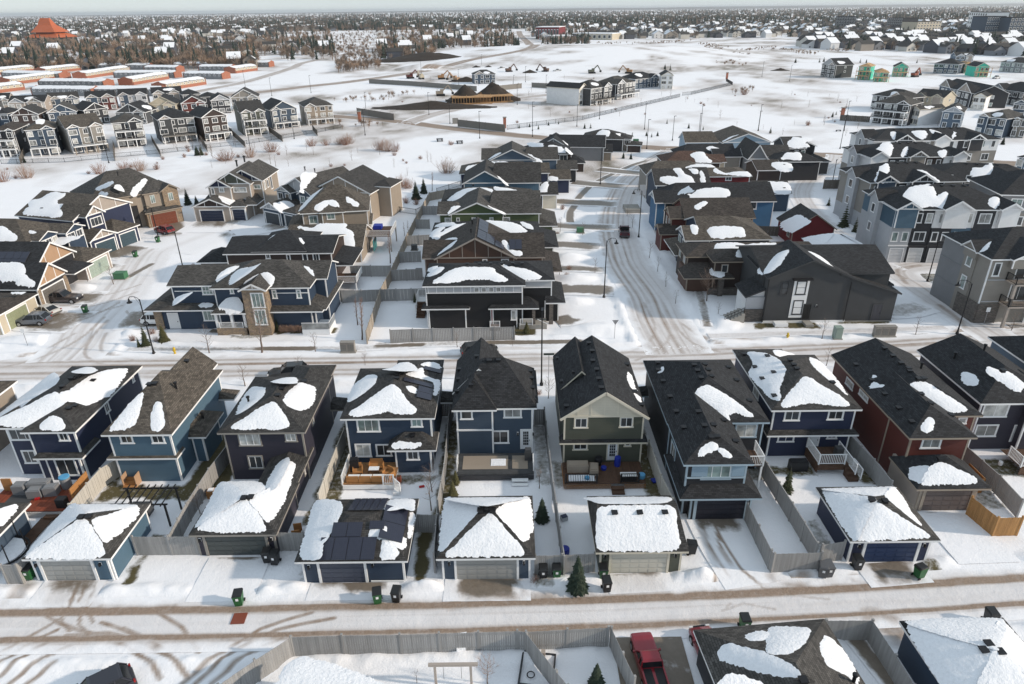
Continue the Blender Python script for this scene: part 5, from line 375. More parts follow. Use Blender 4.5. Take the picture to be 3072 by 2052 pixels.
dict(n='townhouse_row',l='rearmost townhouse row with white gables facing the collector road',c='townhouses',o=(83.24,160.2),r=1,v=[RV(0,30,0,12,8.2,10.06,'x',6,6,nw=1),RB(.4,5.27,.45,11.55,2.75,c='greige',oh=0,ct=0,ctw=.08),RB(.4,5.27,.45,11.55,5.6,z0=2.75,c='ltgrey',oh=0,ct=0,ctw=.08),RB(.4,5.27,.46,11.55,8.35,z0=5.6,c='white',oh=0,ct=1,ctw=.08),RB(5.27,10.13,.57,11.55,2.75,c='greige',oh=0,ct=0,ctw=.08),RB(5.27,10.13,.57,11.55,5.6,z0=2.75,c='greige',oh=0,ct=0,ctw=.08),RB(5.27,10.13,.58,11.55,8.35,z0=5.6,c='charcoal',oh=0,ct=1,ctw=.08),RB(10.13,15,.45,11.55,2.75,c='greige',oh=0,ct=0,ctw=.08),RB(10.13,15,.45,11.55,5.6,z0=2.75,c='greige',oh=0,ct=0,ctw=.08),RB(10.13,15,.46,11.55,8.35,z0=5.6,c='greige',oh=0,ct=1,ctw=.08),RB(15,19.87,.57,11.55,2.75,c='greige',oh=0,ct=0,ctw=.08),RB(15,19.87,.57,11.55,5.6,z0=2.75,c='greige',oh=0,ct=0,ctw=.08),RB(15,19.87,.58,11.55,8.35,z0=5.6,c='white',oh=0,ct=1,ctw=.08),RB(19.87,24.73,.45,11.55,2.75,c='greige',oh=0,ct=0,ctw=.08),RB(19.87,24.73,.45,11.55,5.6,z0=2.75,c='greige',oh=0,ct=0,ctw=.08),RB(19.87,24.73,.46,11.55,8.35,z0=5.6,c='charcoal',oh=0,ct=1,ctw=.08),RB(24.73,29.6,.57,11.55,2.75,c='greige',oh=0,ct=0,ctw=.08),RB(24.73,29.6,.57,11.55,5.6,z0=2.75,c='greige',oh=0,ct=0,ctw=.08),RB(24.73,29.6,.58,11.55,8.35,z0=5.6,c='white',oh=0,ct=1,ctw=.08),RV(5,9.5,-.5,6,8.25,9.6,'y',0,1.5,c='charcoal',z0=5.7,oh=.4,gab=[('f','charcoal',2)]),RV(14,18,-.5,6,8.25,9.45,'y',0,1.5,c='white',z0=5.7,oh=.4,gab=[('f','white',2)]),RV(22,26,-.5,6,8.25,9.45,'y',0,1.5,c='charcoal',z0=5.7,oh=.4,gab=[('f','charcoal',2)]),RV(-.6,4,3,8,8.2,9.95,'x',0,1.5,c='ltgrey',z0=.1,ct=0)],snow=[(0,'f',[(5.8,3.9),(7.5,4.1),(6.5,2.3),(5,.8)]),(0,'f',[(11,4.2),(14.1,4.2),(12.6,1.5),(11.5,.7),(10.9,2.2)]),(0,'f',[(15.7,5),(17.2,3.1),(16.6,2),(15.2,3.7)]),(0,'f',[(20.8,3.7),(19.1,1.3),(18.5,.6)])],win=[[2,'f',1.2,2,3.5,4.9,1],[2,'f',3.6,4.5,3.5,4.9,1],[3,'f',2,3.6,6.4,7.8,2],[5,'f',6.9,8.5,3.5,4.9,2],[6,'f',6.1,6.9,6.4,7.8,1],[6,'f',8.5,9.3,6.4,7.8,1],[8,'f',10.9,11.8,3.5,4.9,1],[8,'f',13.4,14.2,3.5,4.9,1],[9,'f',11.8,13.4,6.4,7.8,2],[11,'f',16.6,18.2,3.5,4.9,2],[12,'f',15.8,16.6,6.4,7.8,1],[12,'f',18.2,19.1,6.4,7.8,1],[14,'f',20.7,21.5,3.5,4.9,1],[14,'f',23.1,23.9,3.5,4.9,1],[15,'f',21.5,23.1,6.4,7.8,2],[17,'f',26.4,28,3.5,4.9,2],[18,'f',25.6,26.4,6.4,7.8,1],[18,'f',28,28.8,6.4,7.8,1],[22,'l',5.1,5.9,3.5,4.8,1],[22,'l',5,6,6.5,7.8,1]],gd=[(1,'f',.9,4.77,.05,2.3,(.55,.55,.56),dict(tw=.1)),(4,'f',5.77,9.63,.05,2.3,(.6,.6,.6),dict(tw=.1)),(7,'f',10.63,14.5,.05,2.3,(.55,.55,.56),dict(tw=.1)),(10,'f',15.5,19.37,.05,2.3,(.6,.6,.6),dict(tw=.1)),(13,'f',20.37,24.23,.05,2.3,(.55,.55,.56),dict(tw=.1)),(16,'f',25.23,29.1,.05,2.3,(.6,.6,.6),dict(tw=.1))],vent=[(0,'f',7.2,5.5),(0,'f',8.9,5.5),(0,'f',10.6,5.5),(0,'f',12.3,5.5),(0,'f',14,5.5),(0,'f',15.7,5.5),(0,'f',17.4,5.5),(0,'f',19.1,5.5),(0,'f',20.8,5.5),(0,'f',22.5,5.5)],box=[('belly_band',.4,5.27,.3,.44,2.72,2.84,'white'),('belly_band',5.27,10.13,.3,.44,2.72,2.84,'white'),('belly_band',10.13,15,.3,.44,2.72,2.84,'white'),('belly_band',15,19.87,.3,.44,2.72,2.84,'white'),('belly_band',19.87,24.73,.3,.44,2.72,2.84,'white'),('belly_band',24.73,29.6,.3,.44,2.72,2.84,'white')],d=165,wall='ltgrey',roof='black',g='three-storey townhouse rows'),
dict(n='townhouse_row',l='white and teal townhouse row beside the second grey-brown row',c='townhouses',o=(78.08,126.83),r=-14,v=[RV(0,20,0,12,7,9.2,'x',6,6,nw=1),RB(.4,5.2,.45,11.55,2.75,c='ltgrey',oh=0,ct=0,ctw=.08),RB(.4,5.2,.45,11.55,5.6,z0=2.75,c='ltgrey',oh=0,ct=0,ctw=.08),RB(.4,5.2,.46,11.55,7.15,z0=5.6,c='ltgrey',oh=0,ct=1,ctw=.08),RB(5.2,10,.57,11.55,2.75,c='teal',oh=0,ct=0,ctw=.08),RB(5.2,10,.57,11.55,5.6,z0=2.75,c='teal',oh=0,ct=0,ctw=.08),RB(5.2,10,.58,11.55,7.15,z0=5.6,c='navy2',oh=0,ct=1,ctw=.08),RB(10,14.8,.45,11.55,2.75,c='ltgrey',oh=0,ct=0,ctw=.08),RB(10,14.8,.45,11.55,5.6,z0=2.75,c='ltgrey',oh=0,ct=0,ctw=.08),RB(10,14.8,.46,11.55,7.15,z0=5.6,c='white',oh=0,ct=1,ctw=.08),RB(14.8,19.6,.57,11.55,2.75,c='teal',oh=0,ct=0,ctw=.08),RB(14.8,19.6,.57,11.55,5.6,z0=2.75,c='teal',oh=0,ct=0,ctw=.08),RB(14.8,19.6,.58,11.55,7.15,z0=5.6,c='bluegrey',oh=0,ct=1,ctw=.08),RV(9,15,-.5,6,7.05,8.85,'y',0,1.5,c='white',z0=5.7,oh=.4,gab=[('f','white',2)])],snow=[(0,'f',[(8.2,4.3),(9.3,4.1),(11.4,5.8),(10.6,2.9),(9.1,-0),(7.6,.3),(6.3,-.2),(7.1,2.1)])],win=[[2,'f',1.2,2,3.5,4.9,1],[2,'f',3.6,4.4,3.5,4.9,1],[3,'f',2,3.6,6.4,7.8,2],[5,'f',6.8,8.4,3.5,4.9,2],[6,'f',6,6.8,6.4,7.8,1],[6,'f',8.4,9.2,6.4,7.8,1],[8,'f',10.8,11.6,3.5,4.9,1],[8,'f',13.2,14,3.5,4.9,1],[9,'f',11.6,13.2,6.4,7.8,2],[11,'f',16.4,18,3.5,4.9,2],[12,'f',15.6,16.4,6.4,7.8,1],[12,'f',18,18.8,6.4,7.8,1]],gd=[(1,'f',.9,4.7,.05,2.3,(.55,.55,.56),dict(tw=.1)),(4,'f',5.7,9.5,.05,2.3,(.6,.6,.6),dict(tw=.1)),(7,'f',10.5,14.3,.05,2.3,(.55,.55,.56),dict(tw=.1)),(10,'f',15.3,19.1,.05,2.3,(.6,.6,.6),dict(tw=.1))],vent=[(0,'f',7.2,5.5),(0,'f',8.9,5.5),(0,'f',10.6,5.5),(0,'f',12.3,5.5)],box=[('belly_band',.4,5.2,.3,.44,2.72,2.84,'white'),('belly_band',5.2,10,.3,.44,2.72,2.84,'white'),('belly_band',10,14.8,.3,.44,2.72,2.84,'white'),('belly_band',14.8,19.6,.3,.44,2.72,2.84,'white')],d=125,wall='ltgrey',roof='black',g='three-storey townhouse rows'),
dict(n='townhouse_row',l='dark-roofed grey townhouse row at the right edge behind the front row',c='townhouses',o=(78.95,108.75),r=-8,v=[RV(0,16,0,12,8.6,11.6,'x',6,6,nw=1),RB(.4,5.47,.45,11.55,2.75,c='greige',oh=0,ct=0,ctw=.08),RB(.4,5.47,.45,11.55,5.6,z0=2.75,c='greige',oh=0,ct=0,ctw=.08),RB(.4,5.47,.46,11.55,8.75,z0=5.6,c='grey',oh=0,ct=1,ctw=.08),RB(5.47,10.53,.57,11.55,2.75,c='greige',oh=0,ct=0,ctw=.08),RB(5.47,10.53,.57,11.55,5.6,z0=2.75,c='grey',oh=0,ct=0,ctw=.08),RB(5.47,10.53,.58,11.55,8.75,z0=5.6,c='grey',oh=0,ct=1,ctw=.08),RB(10.53,15.6,.45,11.55,2.75,c='greige',oh=0,ct=0,ctw=.08),RB(10.53,15.6,.45,11.55,5.6,z0=2.75,c='greige',oh=0,ct=0,ctw=.08),RB(10.53,15.6,.46,11.55,8.75,z0=5.6,c='greige',oh=0,ct=1,ctw=.08)],win=[[2,'f',1.3,2.1,3.5,4.9,1],[2,'f',3.8,4.6,3.5,4.9,1],[3,'f',2.1,3.7,6.4,7.8,2],[5,'f',7.2,8.8,3.5,4.9,2],[6,'f',6.3,7.1,6.4,7.8,1],[6,'f',8.9,9.7,6.4,7.8,1],[8,'f',11.4,12.2,3.5,4.9,1],[8,'f',13.9,14.7,3.5,4.9,1],[9,'f',12.3,13.9,6.4,7.8,2]],gd=[(1,'f',.9,4.97,.05,2.3,(.55,.55,.56),dict(tw=.1)),(4,'f',5.97,10.03,.05,2.3,(.6,.6,.6),dict(tw=.1)),(7,'f',11.03,15.1,.05,2.3,(.55,.55,.56),dict(tw=.1))],vent=[(0,'f',7.2,5.5),(0,'f',8.9,5.5)],box=[('belly_band',.4,5.47,.3,.44,2.72,2.84,'white'),('belly_band',5.47,10.53,.3,.44,2.72,2.84,'white'),('belly_band',10.53,15.6,.3,.44,2.72,2.84,'white')],d=105,wall='ltgrey',roof='black',g='three-storey townhouse rows'),
dict(n='townhouse_row',l='near grey townhouse block with balconies and stone base at the right edge',c='townhouses',o=(57.98,77.82),v=[RV(-.2,16,0,10.6,8.6,11,'x',5.3,5.3,nw=1),RB(.2,6.4,.5,10.2,8.6,c='greige',oh=0,ct=1),RB(.16,15,4.2,10.2,8.65,c='grey',oh=0,ct=1),RB(.1,3,3,5.4,8.62,c='greige',oh=0,ct=0),RB(6.3,16,.2,10,8.55,c='greige',oh=0,ct=1),RV(-.5,4,2.6,5.8,8.6,9.72,'x',0,1.5,c='greige',z0=7.5,ct=0),RV(2,8.5,-.6,5,8.65,10.28,'y',0,1.5,c='greige',z0=7.4,gab=[('f','taupe',1)])],snow=[(0,'l',[(1.7,4.2),(1.4,3.5),(.5,2.6),(.1,2.6),(.8,3.6)])],win=[[1,'f',3.6,5.8,5.8,8,2,0],[1,'f',3.6,5.8,3,5.1,2,0],[1,'f',.8,1.5,6.3,7.9,1],[1,'f',.7,1.6,.9,2.2,2,2],[3,'l',3.8,4.7,6.3,7.8,1,3],[3,'l',3.8,4.7,3.3,4.9,1,3]],box=[('stone_base',0,.3,.4,4.6,0,2.6,'greystone'),('stone_base',.2,2.8,.3,.55,0,2.6,'greystone'),('balcony_floor',2.6,8.5,-1.4,.5,2.7,2.9,'taupe'),('balcony_floor',2.6,8.5,-1.4,.5,5.6,5.8,'taupe'),('balcony_post',2.65,2.95,-1.3,-1,0,5.8,'taupe'),('balcony_post',8.05,8.35,-1.3,-1,0,5.8,'taupe'),('belly_band',.1,.2,5.4,10.2,2.85,2.95,'grey'),('belly_band',.4,2.6,.42,.5,2.85,2.95,'ltgrey'),('belly_band',.1,.2,5.4,10.2,5.7,5.8,'grey'),('belly_band',.4,2.6,.42,.5,5.7,5.8,'ltgrey')],d=80,wall='grey',roof='black',g='three-storey townhouse rows',rail=[(2.6,-1.37,8.5,-1.37,2.9,1,'metal'),(2.6,-1.4,2.6,.4,2.9,1,'metal'),(2.6,-1.37,8.5,-1.37,5.8,1,'metal'),(2.6,-1.4,2.6,.4,5.8,1,'metal')]),
]
DATA['ribbons'] = [
dict(n='alley_road',p=[(-62,32.4),(-34,32.4),(-11.5,32.5),(0,32.7),(11.2,33.1),(22,33.6),(35,34.4),(62,36.2)],w=4.6,b=(.3,0,0),bank=.35,bands=[(.25,.08,1.5),(.27,.04,2.2),(-.25,.07,1.5),(-.23,.04,2.2),(.05,.03,.5)]),
dict(n='street',p=[(-110,66.5),(-58,68.2),(-30,68.4),(0,68.7),(24,69.6),(48,71.5),(75,75),(110,82)],w=6.6,b=(.34,0,0),bank=.4,bands=[(.3,.06,.8),(.13,.07,.9),(-.12,.07,.85),(-.3,.06,.75),(.46,.03,.6)]),
dict(n='street',p=[(19.5,70.5),(19.2,80),(19.4,88.6),(18.5,100),(18.6,108.4),(20,126),(25,149.2),(30.2,163.8),(37.8,181.1),(44.3,192.5),(47.5,197.5)],w=8,b=(.34,0,0),bank=.35,bands=[(.42,.04,.7),(.33,.04,.8),(.22,.05,.8),(.1,.04,.7),(-.03,.05,.75),(-.15,.04,.6),(-.27,.05,.5)]),
dict(n='collector_road',p=[(-78,279),(-64,271),(-40,257),(-16.5,237),(7.4,221),(37,202),(49,198.3),(66,193),(84,187),(104,180),(121,175),(145,166)],w=8.5,b=(1,0,.25),bands=[(.2,.14,1.3),(-.2,.14,1.3)]),
dict(n='street',p=[(-37,250),(-30.8,271),(-20,292),(-9.8,310),(13,333),(40,352)],w=8,b=(.62,0,0),bands=[(.2,.12,.8),(-.2,.12,.8)]),
dict(n='arterial_road',p=[(-150,338),(-125,362),(-109,388),(-94,407),(-75,441),(-56.6,481),(-31.4,543),(0,584),(17,622),(25,706),(23.2,858),(17.8,1154),(18.8,1350)],w=11,b=(.85,0,.1),bands=[(.25,.15,1.1),(-.25,.15,1.1)]),
dict(n='street',p=[(-160,352),(-157,379),(-151.5,422),(-154,519),(-160,578),(-152,670),(-150,800)],w=8,b=(.7,0,0)),
dict(n='street',p=[(-52,70.5),(-52.6,75),(-54.2,80.4),(-55.5,89),(-57.7,99),(-60.2,108),(-60.5,112)],w=8.5,b=(.17,0,0),bands=[(.3,.04,.5),(.2,.04,.4),(.08,.05,.55),(-.06,.04,.5),(-.2,.05,.45)]),
dict(n='cul_de_sac',p=[(-60.2,111),(-58,117),(-55,123.5)],w=15,b=(.05,0,0),bands=[(.3,.06,.15),(-.1,.06,.2)]),
dict(n='lane',p=[(58.5,73),(58,82.4),(57.9,91),(58,95.5),(60,98.5),(66,100.2),(78,100.5)],w=5.6,b=(.36,0,0),bank=.25,bands=[(.3,.07,.6),(.15,.06,.7),(-.1,.06,.7),(-.28,.06,.6)]),
dict(n='lane',p=[(57.6,97),(55.6,106),(56.8,114.6),(57.9,125),(59.9,136),(62.8,146),(69,158),(78,171),(84,179),(88,187)],w=5.4,b=(.3,0,0),bank=.25,bands=[(.3,.07,.6),(.12,.06,.6),(-.12,.06,.6),(-.28,.06,.6)]),
dict(n='sidewalk',p=[(-46,73.4),(-20,73),(-8,73.9),(4.5,74),(9,74.2)],w=1.7,b=(0,0,.36),bank=.3),
dict(n='sidewalk',p=[(24,75.2),(32,75.6),(48,76.5),(54,77)],w=1.6,b=(.3,0,.2)),
dict(n='sidewalk',p=[(62,77.2),(70,77.4),(85,78)],w=1.8,b=(0,0,.75)),
dict(n='sidewalk',p=[(11.2,121),(11.5,130),(13.1,137.5),(14.8,144.6),(19.5,157),(30,174.6),(36,182)],w=2,b=(0,0,1)),
dict(n='sidewalk',p=[(24.6,78),(26.3,88),(27,96),(26.6,108),(26.2,118),(27.6,130),(31,145)],w=1.5,b=(0,0,.62),bank=.2),
dict(n='driveway',p=[(-31.1,36.3),(-31.1,33.9)],w=4.4,b=(.25,0,.75),fade=.55),
dict(n='driveway',p=[(-20.2,38.4),(-20.2,34.2)],w=4.6,b=(.05,0,.95),fade=.12),
dict(n='driveway',p=[(-11.2,35.8),(-11.2,34.2)],w=6.2,b=(0,0,1),fade=.5),
dict(n='driveway',p=[(-1.9,36.2),(-1.9,34)],w=6,b=(.15,0,1),fade=.75),
dict(n='driveway',p=[(8.7,36.4),(8.8,34.6)],w=4.6,b=(.25,0,.85),fade=.35),
dict(n='driveway',p=[(16,42.2),(16.3,39),(17,35.2)],w=5,b=(0,0,1),fade=.28),
dict(n='driveway',p=[(26.7,37.2),(26.9,35)],w=4.6,b=(.45,0,.9),fade=.9),
dict(n='driveway',p=[(34,42.6),(34.2,37)],w=4.6,b=(0,0,.8),fade=.05),
dict(n='driveway',p=[(8.4,30.9),(8.4,25),(8.2,20)],w=4.4,b=(0,0,1.1),hard=1),
dict(n='driveway',p=[(21.6,30.8),(22.4,27),(22.6,24)],w=1.6,b=(.3,0,.9)),
dict(n='driveway',p=[(6.3,91.5),(9,91.2),(14.6,90.5)],w=4.6,b=(0,0,1.05)),
dict(n='driveway',p=[(6.3,112),(9,111.8),(15,110.5)],w=5,b=(0,0,1.05)),
dict(n='driveway',p=[(5.6,80.2),(8,81),(10,83)],w=4,b=(0,0,1),fade=.6),
dict(n='driveway',p=[(6.5,100),(10,99.8),(14.5,99)],w=3.2,b=(0,0,.8)),
dict(n='driveway',p=[(7,123),(11,122.6),(19,121)],w=5,b=(0,0,.95)),
dict(n='driveway',p=[(8.5,141),(14,139.8),(22,138)],w=5.4,b=(0,0,1)),
dict(n='driveway',p=[(14.5,158),(19,156),(26,153)],w=6,b=(0,0,.95)),
dict(n='driveway',p=[(22,172),(27,169),(33,166)],w=6,b=(0,0,.95)),
dict(n='driveway',p=[(-70.5,113.2),(-67,111),(-63,109.5)],w=7.5,b=(.1,0,.95)),
dict(n='driveway',p=[(-71.2,106.5),(-67,104),(-62.5,102)],w=4.6,b=(.1,0,.85)),
dict(n='driveway',p=[(-65.8,91),(-63,90),(-58,90)],w=5,b=(.1,0,.9)),
dict(n='driveway',p=[(-64.5,83),(-61,82),(-56,81.5)],w=7,b=(.1,0,.8)),
dict(n='driveway',p=[(-65,127.5),(-63,123.5),(-61.5,119)],w=5.6,b=(.2,0,1)),
dict(n='driveway',p=[(-56,130.6),(-56.4,126),(-56.6,121)],w=9.5,b=(0,0,.75),fade=.55),
dict(n='driveway',p=[(-43,125.2),(-46.5,122.5),(-50,120)],w=6,b=(0,0,.75),fade=.4),
dict(n='driveway',p=[(-43.5,82),(-47,82.3),(-51,82)],w=6.5,b=(0,0,.95)),
dict(n='driveway',p=[(67,104.6),(67,101)],w=15,b=(0,0,1)),
dict(n='driveway',p=[(48.6,82),(52,82.5),(55,84)],w=5,b=(0,0,.5)),
dict(n='driveway',p=[(-38,78.4),(-33.5,77.4)],w=1.6,b=(0,0,1)),
]
DATA['tracks'] = [
([(-30,73),(-24,72.95)],.75,1,2),
([(-3,74),(8,74.1)],.7,1,2),
([(-16,73.6),(-11,73.7)],.7,.9,2),
([(-42,73.2),(-30,73)],.5,.55,2),
([(-30.65,33.83),(-29.98,32.6),(-29.03,31.88)],.16,.8,0),
([(-29.36,33.81),(-28.68,32.34),(-27.82,31.75)],.16,.8,0),
([(-28.96,33.8),(-27.89,32.57)],.16,.8,0),
([(-27.31,32.56),(-24.38,31.47),(-21.61,29.89)],.2,.8,0),
([(-25.06,33.87),(-21.84,32.13),(-19.91,30.19)],.2,.8,0),
([(-25.62,32.07),(-22.55,30.56),(-19.77,28.32)],.2,.8,0),
([(-27.63,31.4),(-24.98,30.81),(-22.41,29.27),(-21.54,28.34)],.2,.8,0),
([(-32.49,30.25),(-31.16,31.79),(-30.24,32.96)],.2,.8,0),
([(-31.37,28.57),(-30.45,30.66),(-29.02,31.54)],.2,.8,0),
([(-31.92,29.39),(-31.13,31),(-29.87,32.01)],.2,.8,0),
([(-20.04,27.93),(-18.63,29.96),(-16.54,31.94),(-13.55,33.22)],.2,.8,0),
([(-19.25,27.92),(-17.8,30.17),(-15.56,31.82),(-11.98,32.71)],.2,.8,0),
([(-18.28,27.91),(-16.8,29.94),(-14.91,31.23)],.2,.8,0),
([(-29.12,31.54),(-26.4,31.73),(-23.64,30.9),(-21.42,29.68)],.2,.8,0),
([(-30.5,28.06),(-29.52,29.89),(-28.38,30.74)],.2,.8,0),
([(-29.44,28.05),(-28.53,29.45)],.2,.8,0),
([(-31.63,33.34),(-30.22,32.6),(-28.27,31.87),(-24.68,31.14)],.2,.8,0),
([(-30.77,36.04),(-30.47,34.71),(-30.11,33.57)],.16,1,0),
([(-29.39,35.68),(-29.18,34.56),(-28.92,33.55)],.16,1,0),
([(-30.22,35.9),(-29.84,34.57)],.16,1,0),
([(14.32,41.52),(14.22,39.58),(14.6,37.18),(13.83,34.73)],.13,.95,0),
([(14.51,41.35),(14.59,38.51),(15.13,35.92)],.13,.95,0),
([(15.63,41.33),(15.73,39.1),(16.26,36.59),(17.48,34.42)],.13,.95,0),
([(15.56,40.68),(15.32,38.8),(15.6,37.17)],.13,.95,0),
([(13.41,34.09),(15.78,34.7),(18.54,34.6)],.15,.5,0),
([(17.35,35.21),(18.62,34.27),(21.23,33.85)],.15,.5,0),
([(13.78,32.96),(15.42,33.56),(17.39,33.03)],.15,.5,0),
([(14.18,33.32),(14.54,33.57)],.15,.5,0),
([(18.39,35.87),(19.81,35.31),(20.43,35.84)],.7,.75,0),
([(23.92,35.65),(24.87,35.5)],.5,.9,0),
([(23.69,32.22),(24.37,31.86),(24.3,31.16)],1.2,.75,0),
([(-3.97,35.25),(-1.93,34.69),(2.06,34.38),(5.07,34.59)],.6,.7,0),
([(-4.35,33.58),(-1.92,34.18)],.6,.55,0),
([(-34.58,34.26),(-34.43,35.42),(-34.39,35.69)],.7,.55,0),
([(-28.04,33.91),(-25,33.75),(-23.07,33.84)],.35,.7,0),
([(44.87,64.65),(48.6,65.24),(54.83,68.62)],.3,.3,0),
([(47.29,66.64),(50.43,66.92),(56.75,71.61)],.3,.3,0),
([(14,69),(17,71.5),(19.5,76),(19.6,84)],.28,.6,0),
([(12.5,70.5),(16,73),(18,78),(18,86)],.28,.6,0),
([(27,70),(22.5,72),(20.8,77),(20.6,86)],.28,.6,0),
([(30,71.5),(24,73.5),(21.6,79)],.28,.6,0),
([(-46,69),(-50,71.5),(-52,76),(-53,82)],.28,.6,0),
([(-60,68),(-55.5,71),(-53.5,76),(-54,83)],.28,.6,0),
([(-44,70.5),(-49,73),(-51,78)],.28,.6,0),
([(-62,69.5),(-56.6,72.5),(-55,78)],.28,.6,0),
([(53,74.5),(56.6,77.5),(57.2,84)],.5,.7,0),
([(64,75.5),(59.8,78),(58.6,85)],.5,.7,0),
([(57.9,94),(57,98),(55.8,103)],.5,.7,0),
([(57,92),(58.5,97.5),(63,99.6)],.5,.7,0),
([(-62.5,84.5),(-57,84),(-53.5,87)],.22,.6,0),
([(-63,87.5),(-57.5,87),(-54,92)],.22,.6,0),
([(-61,80.5),(-56.5,82),(-54.5,88)],.22,.6,0),
([(-44,80.5),(-48.5,81),(-52,85)],.22,.6,0),
([(-64,91.5),(-58,91),(-55,95)],.22,.6,0),
([(-54.5,128.5),(-56.5,123.5)],.25,.8,2),
([(-56.3,128.5),(-58.3,123.5)],.25,.8,2),
([(-58.55,128.5),(-60.55,123.5)],.25,.8,2),
([(-60.35,128.5),(-62.35,123.5)],.25,.8,2),
([(-44.5,126.5),(-49,123.5),(-53,121.5)],.18,.75,2),
([(-44.5,124.3),(-49,121.3),(-53,119.3)],.18,.75,2),
([(-44.5,123.1),(-49,120.1),(-53,118.1)],.18,.75,2),
([(-58.3,98.3),(-58.1,100.5),(-57.6,104)],.55,.95,2),
([(-57.2,104.8),(-55.8,105.2)],.12,.6,0),
]
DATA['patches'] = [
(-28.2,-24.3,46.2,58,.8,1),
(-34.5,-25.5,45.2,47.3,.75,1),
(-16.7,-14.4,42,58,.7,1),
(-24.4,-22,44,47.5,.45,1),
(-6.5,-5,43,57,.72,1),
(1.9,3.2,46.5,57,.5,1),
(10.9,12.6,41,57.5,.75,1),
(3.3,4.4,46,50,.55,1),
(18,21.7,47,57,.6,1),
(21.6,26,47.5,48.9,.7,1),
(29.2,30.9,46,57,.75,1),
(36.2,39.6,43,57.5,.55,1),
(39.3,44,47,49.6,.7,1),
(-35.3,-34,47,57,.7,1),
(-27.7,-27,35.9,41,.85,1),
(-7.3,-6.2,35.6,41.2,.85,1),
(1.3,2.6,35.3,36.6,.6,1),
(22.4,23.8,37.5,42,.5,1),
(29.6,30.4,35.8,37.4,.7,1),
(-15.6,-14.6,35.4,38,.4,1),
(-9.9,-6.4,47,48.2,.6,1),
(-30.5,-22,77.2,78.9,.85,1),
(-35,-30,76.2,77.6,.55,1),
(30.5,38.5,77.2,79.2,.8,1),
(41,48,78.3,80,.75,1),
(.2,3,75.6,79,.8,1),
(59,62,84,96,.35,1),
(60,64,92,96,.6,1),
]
DATA['spots'] = [
(14.5,79.3,1.4,.5,0,0),
(23,74.8,1.2,.7,.95,0),
(28,74,2.4,.4,.7,0),
(-19.5,71.8,3,.3,.7,0),
(1,72.2,5,.25,.6,0),
(50,74.8,2,.6,.6,1),
(-66.5,112,2,1,.6,0),
]
DATA['mounds'] = [
(-17.2,34.7,1.3,.9,1),
(-21.5,34.4,3.5,.7,.5),
(-6.3,34.9,2.2,1,1.2),
(-4.8,34.4,1.2,.8,.9),
(13.2,35.6,1.6,1.3,1.3),
(12.4,34.6,1.6,.7,.7),
(20.8,35.6,1.8,1.1,1),
(22.6,35.2,2.2,.9,.7),
(-25,34.3,2.5,.7,.6),
(2.2,34.6,1.6,.6,.5),
(4.3,34.9,1.6,.7,.5),
(29.5,35.4,2.2,.8,.4),
(33.5,35.6,3,.7,.4),
(11.5,31,3,.6,.45),
(-14,34.4,2.5,.7,.55),
(-9.5,34.2,2,.6,.5),
(-1,34.2,2.5,.5,.4),
(7,34.9,1.5,.6,.45),
(-66.6,101.8,2.6,1.5,1.1),
(-61.5,100.5,2,1,.9),
(-63,115.5,4,1.4,1),
(-59.5,126.5,1.6,1.5,1.8),
(-63.5,93.5,4,2,.9),
(-59.5,76,5,2,.8),
(-50.5,84.5,1.6,1,.7),
(-48.5,78,3,1.3,.6),
(10.5,77.5,5,2.2,.7),
(8.5,86.5,3,1.6,.8),
(9.6,95.6,3.2,1.8,.8),
(9.5,105,3.5,2.4,.9),
(10,116.2,3,2,.8),
(11.2,126,2.5,2.2,.8),
(13,131,1.6,1.6,.7),
(16.5,87.5,.1,.1,0),
(11.8,113.4,1.4,1.2,.7),
(12.5,150,4,2.6,.8),
(17.5,147.5,1.8,2,.8),
(20,165,4,3,.9),
(25.5,161,2,2,.8),
(27,79,2.4,2.4,.6),
(29.5,92,2.6,4,.6),
(29.8,104,2.8,5,.6),
(62,92,3,4,.5),
(51,86,3,3,.5),
(55.5,146,3,5,.7),
(66,126,4,6,.5),
]
DATA['hills'] = [
(60,640,170,190,7),
(-58,500,22,16,3.2),
]
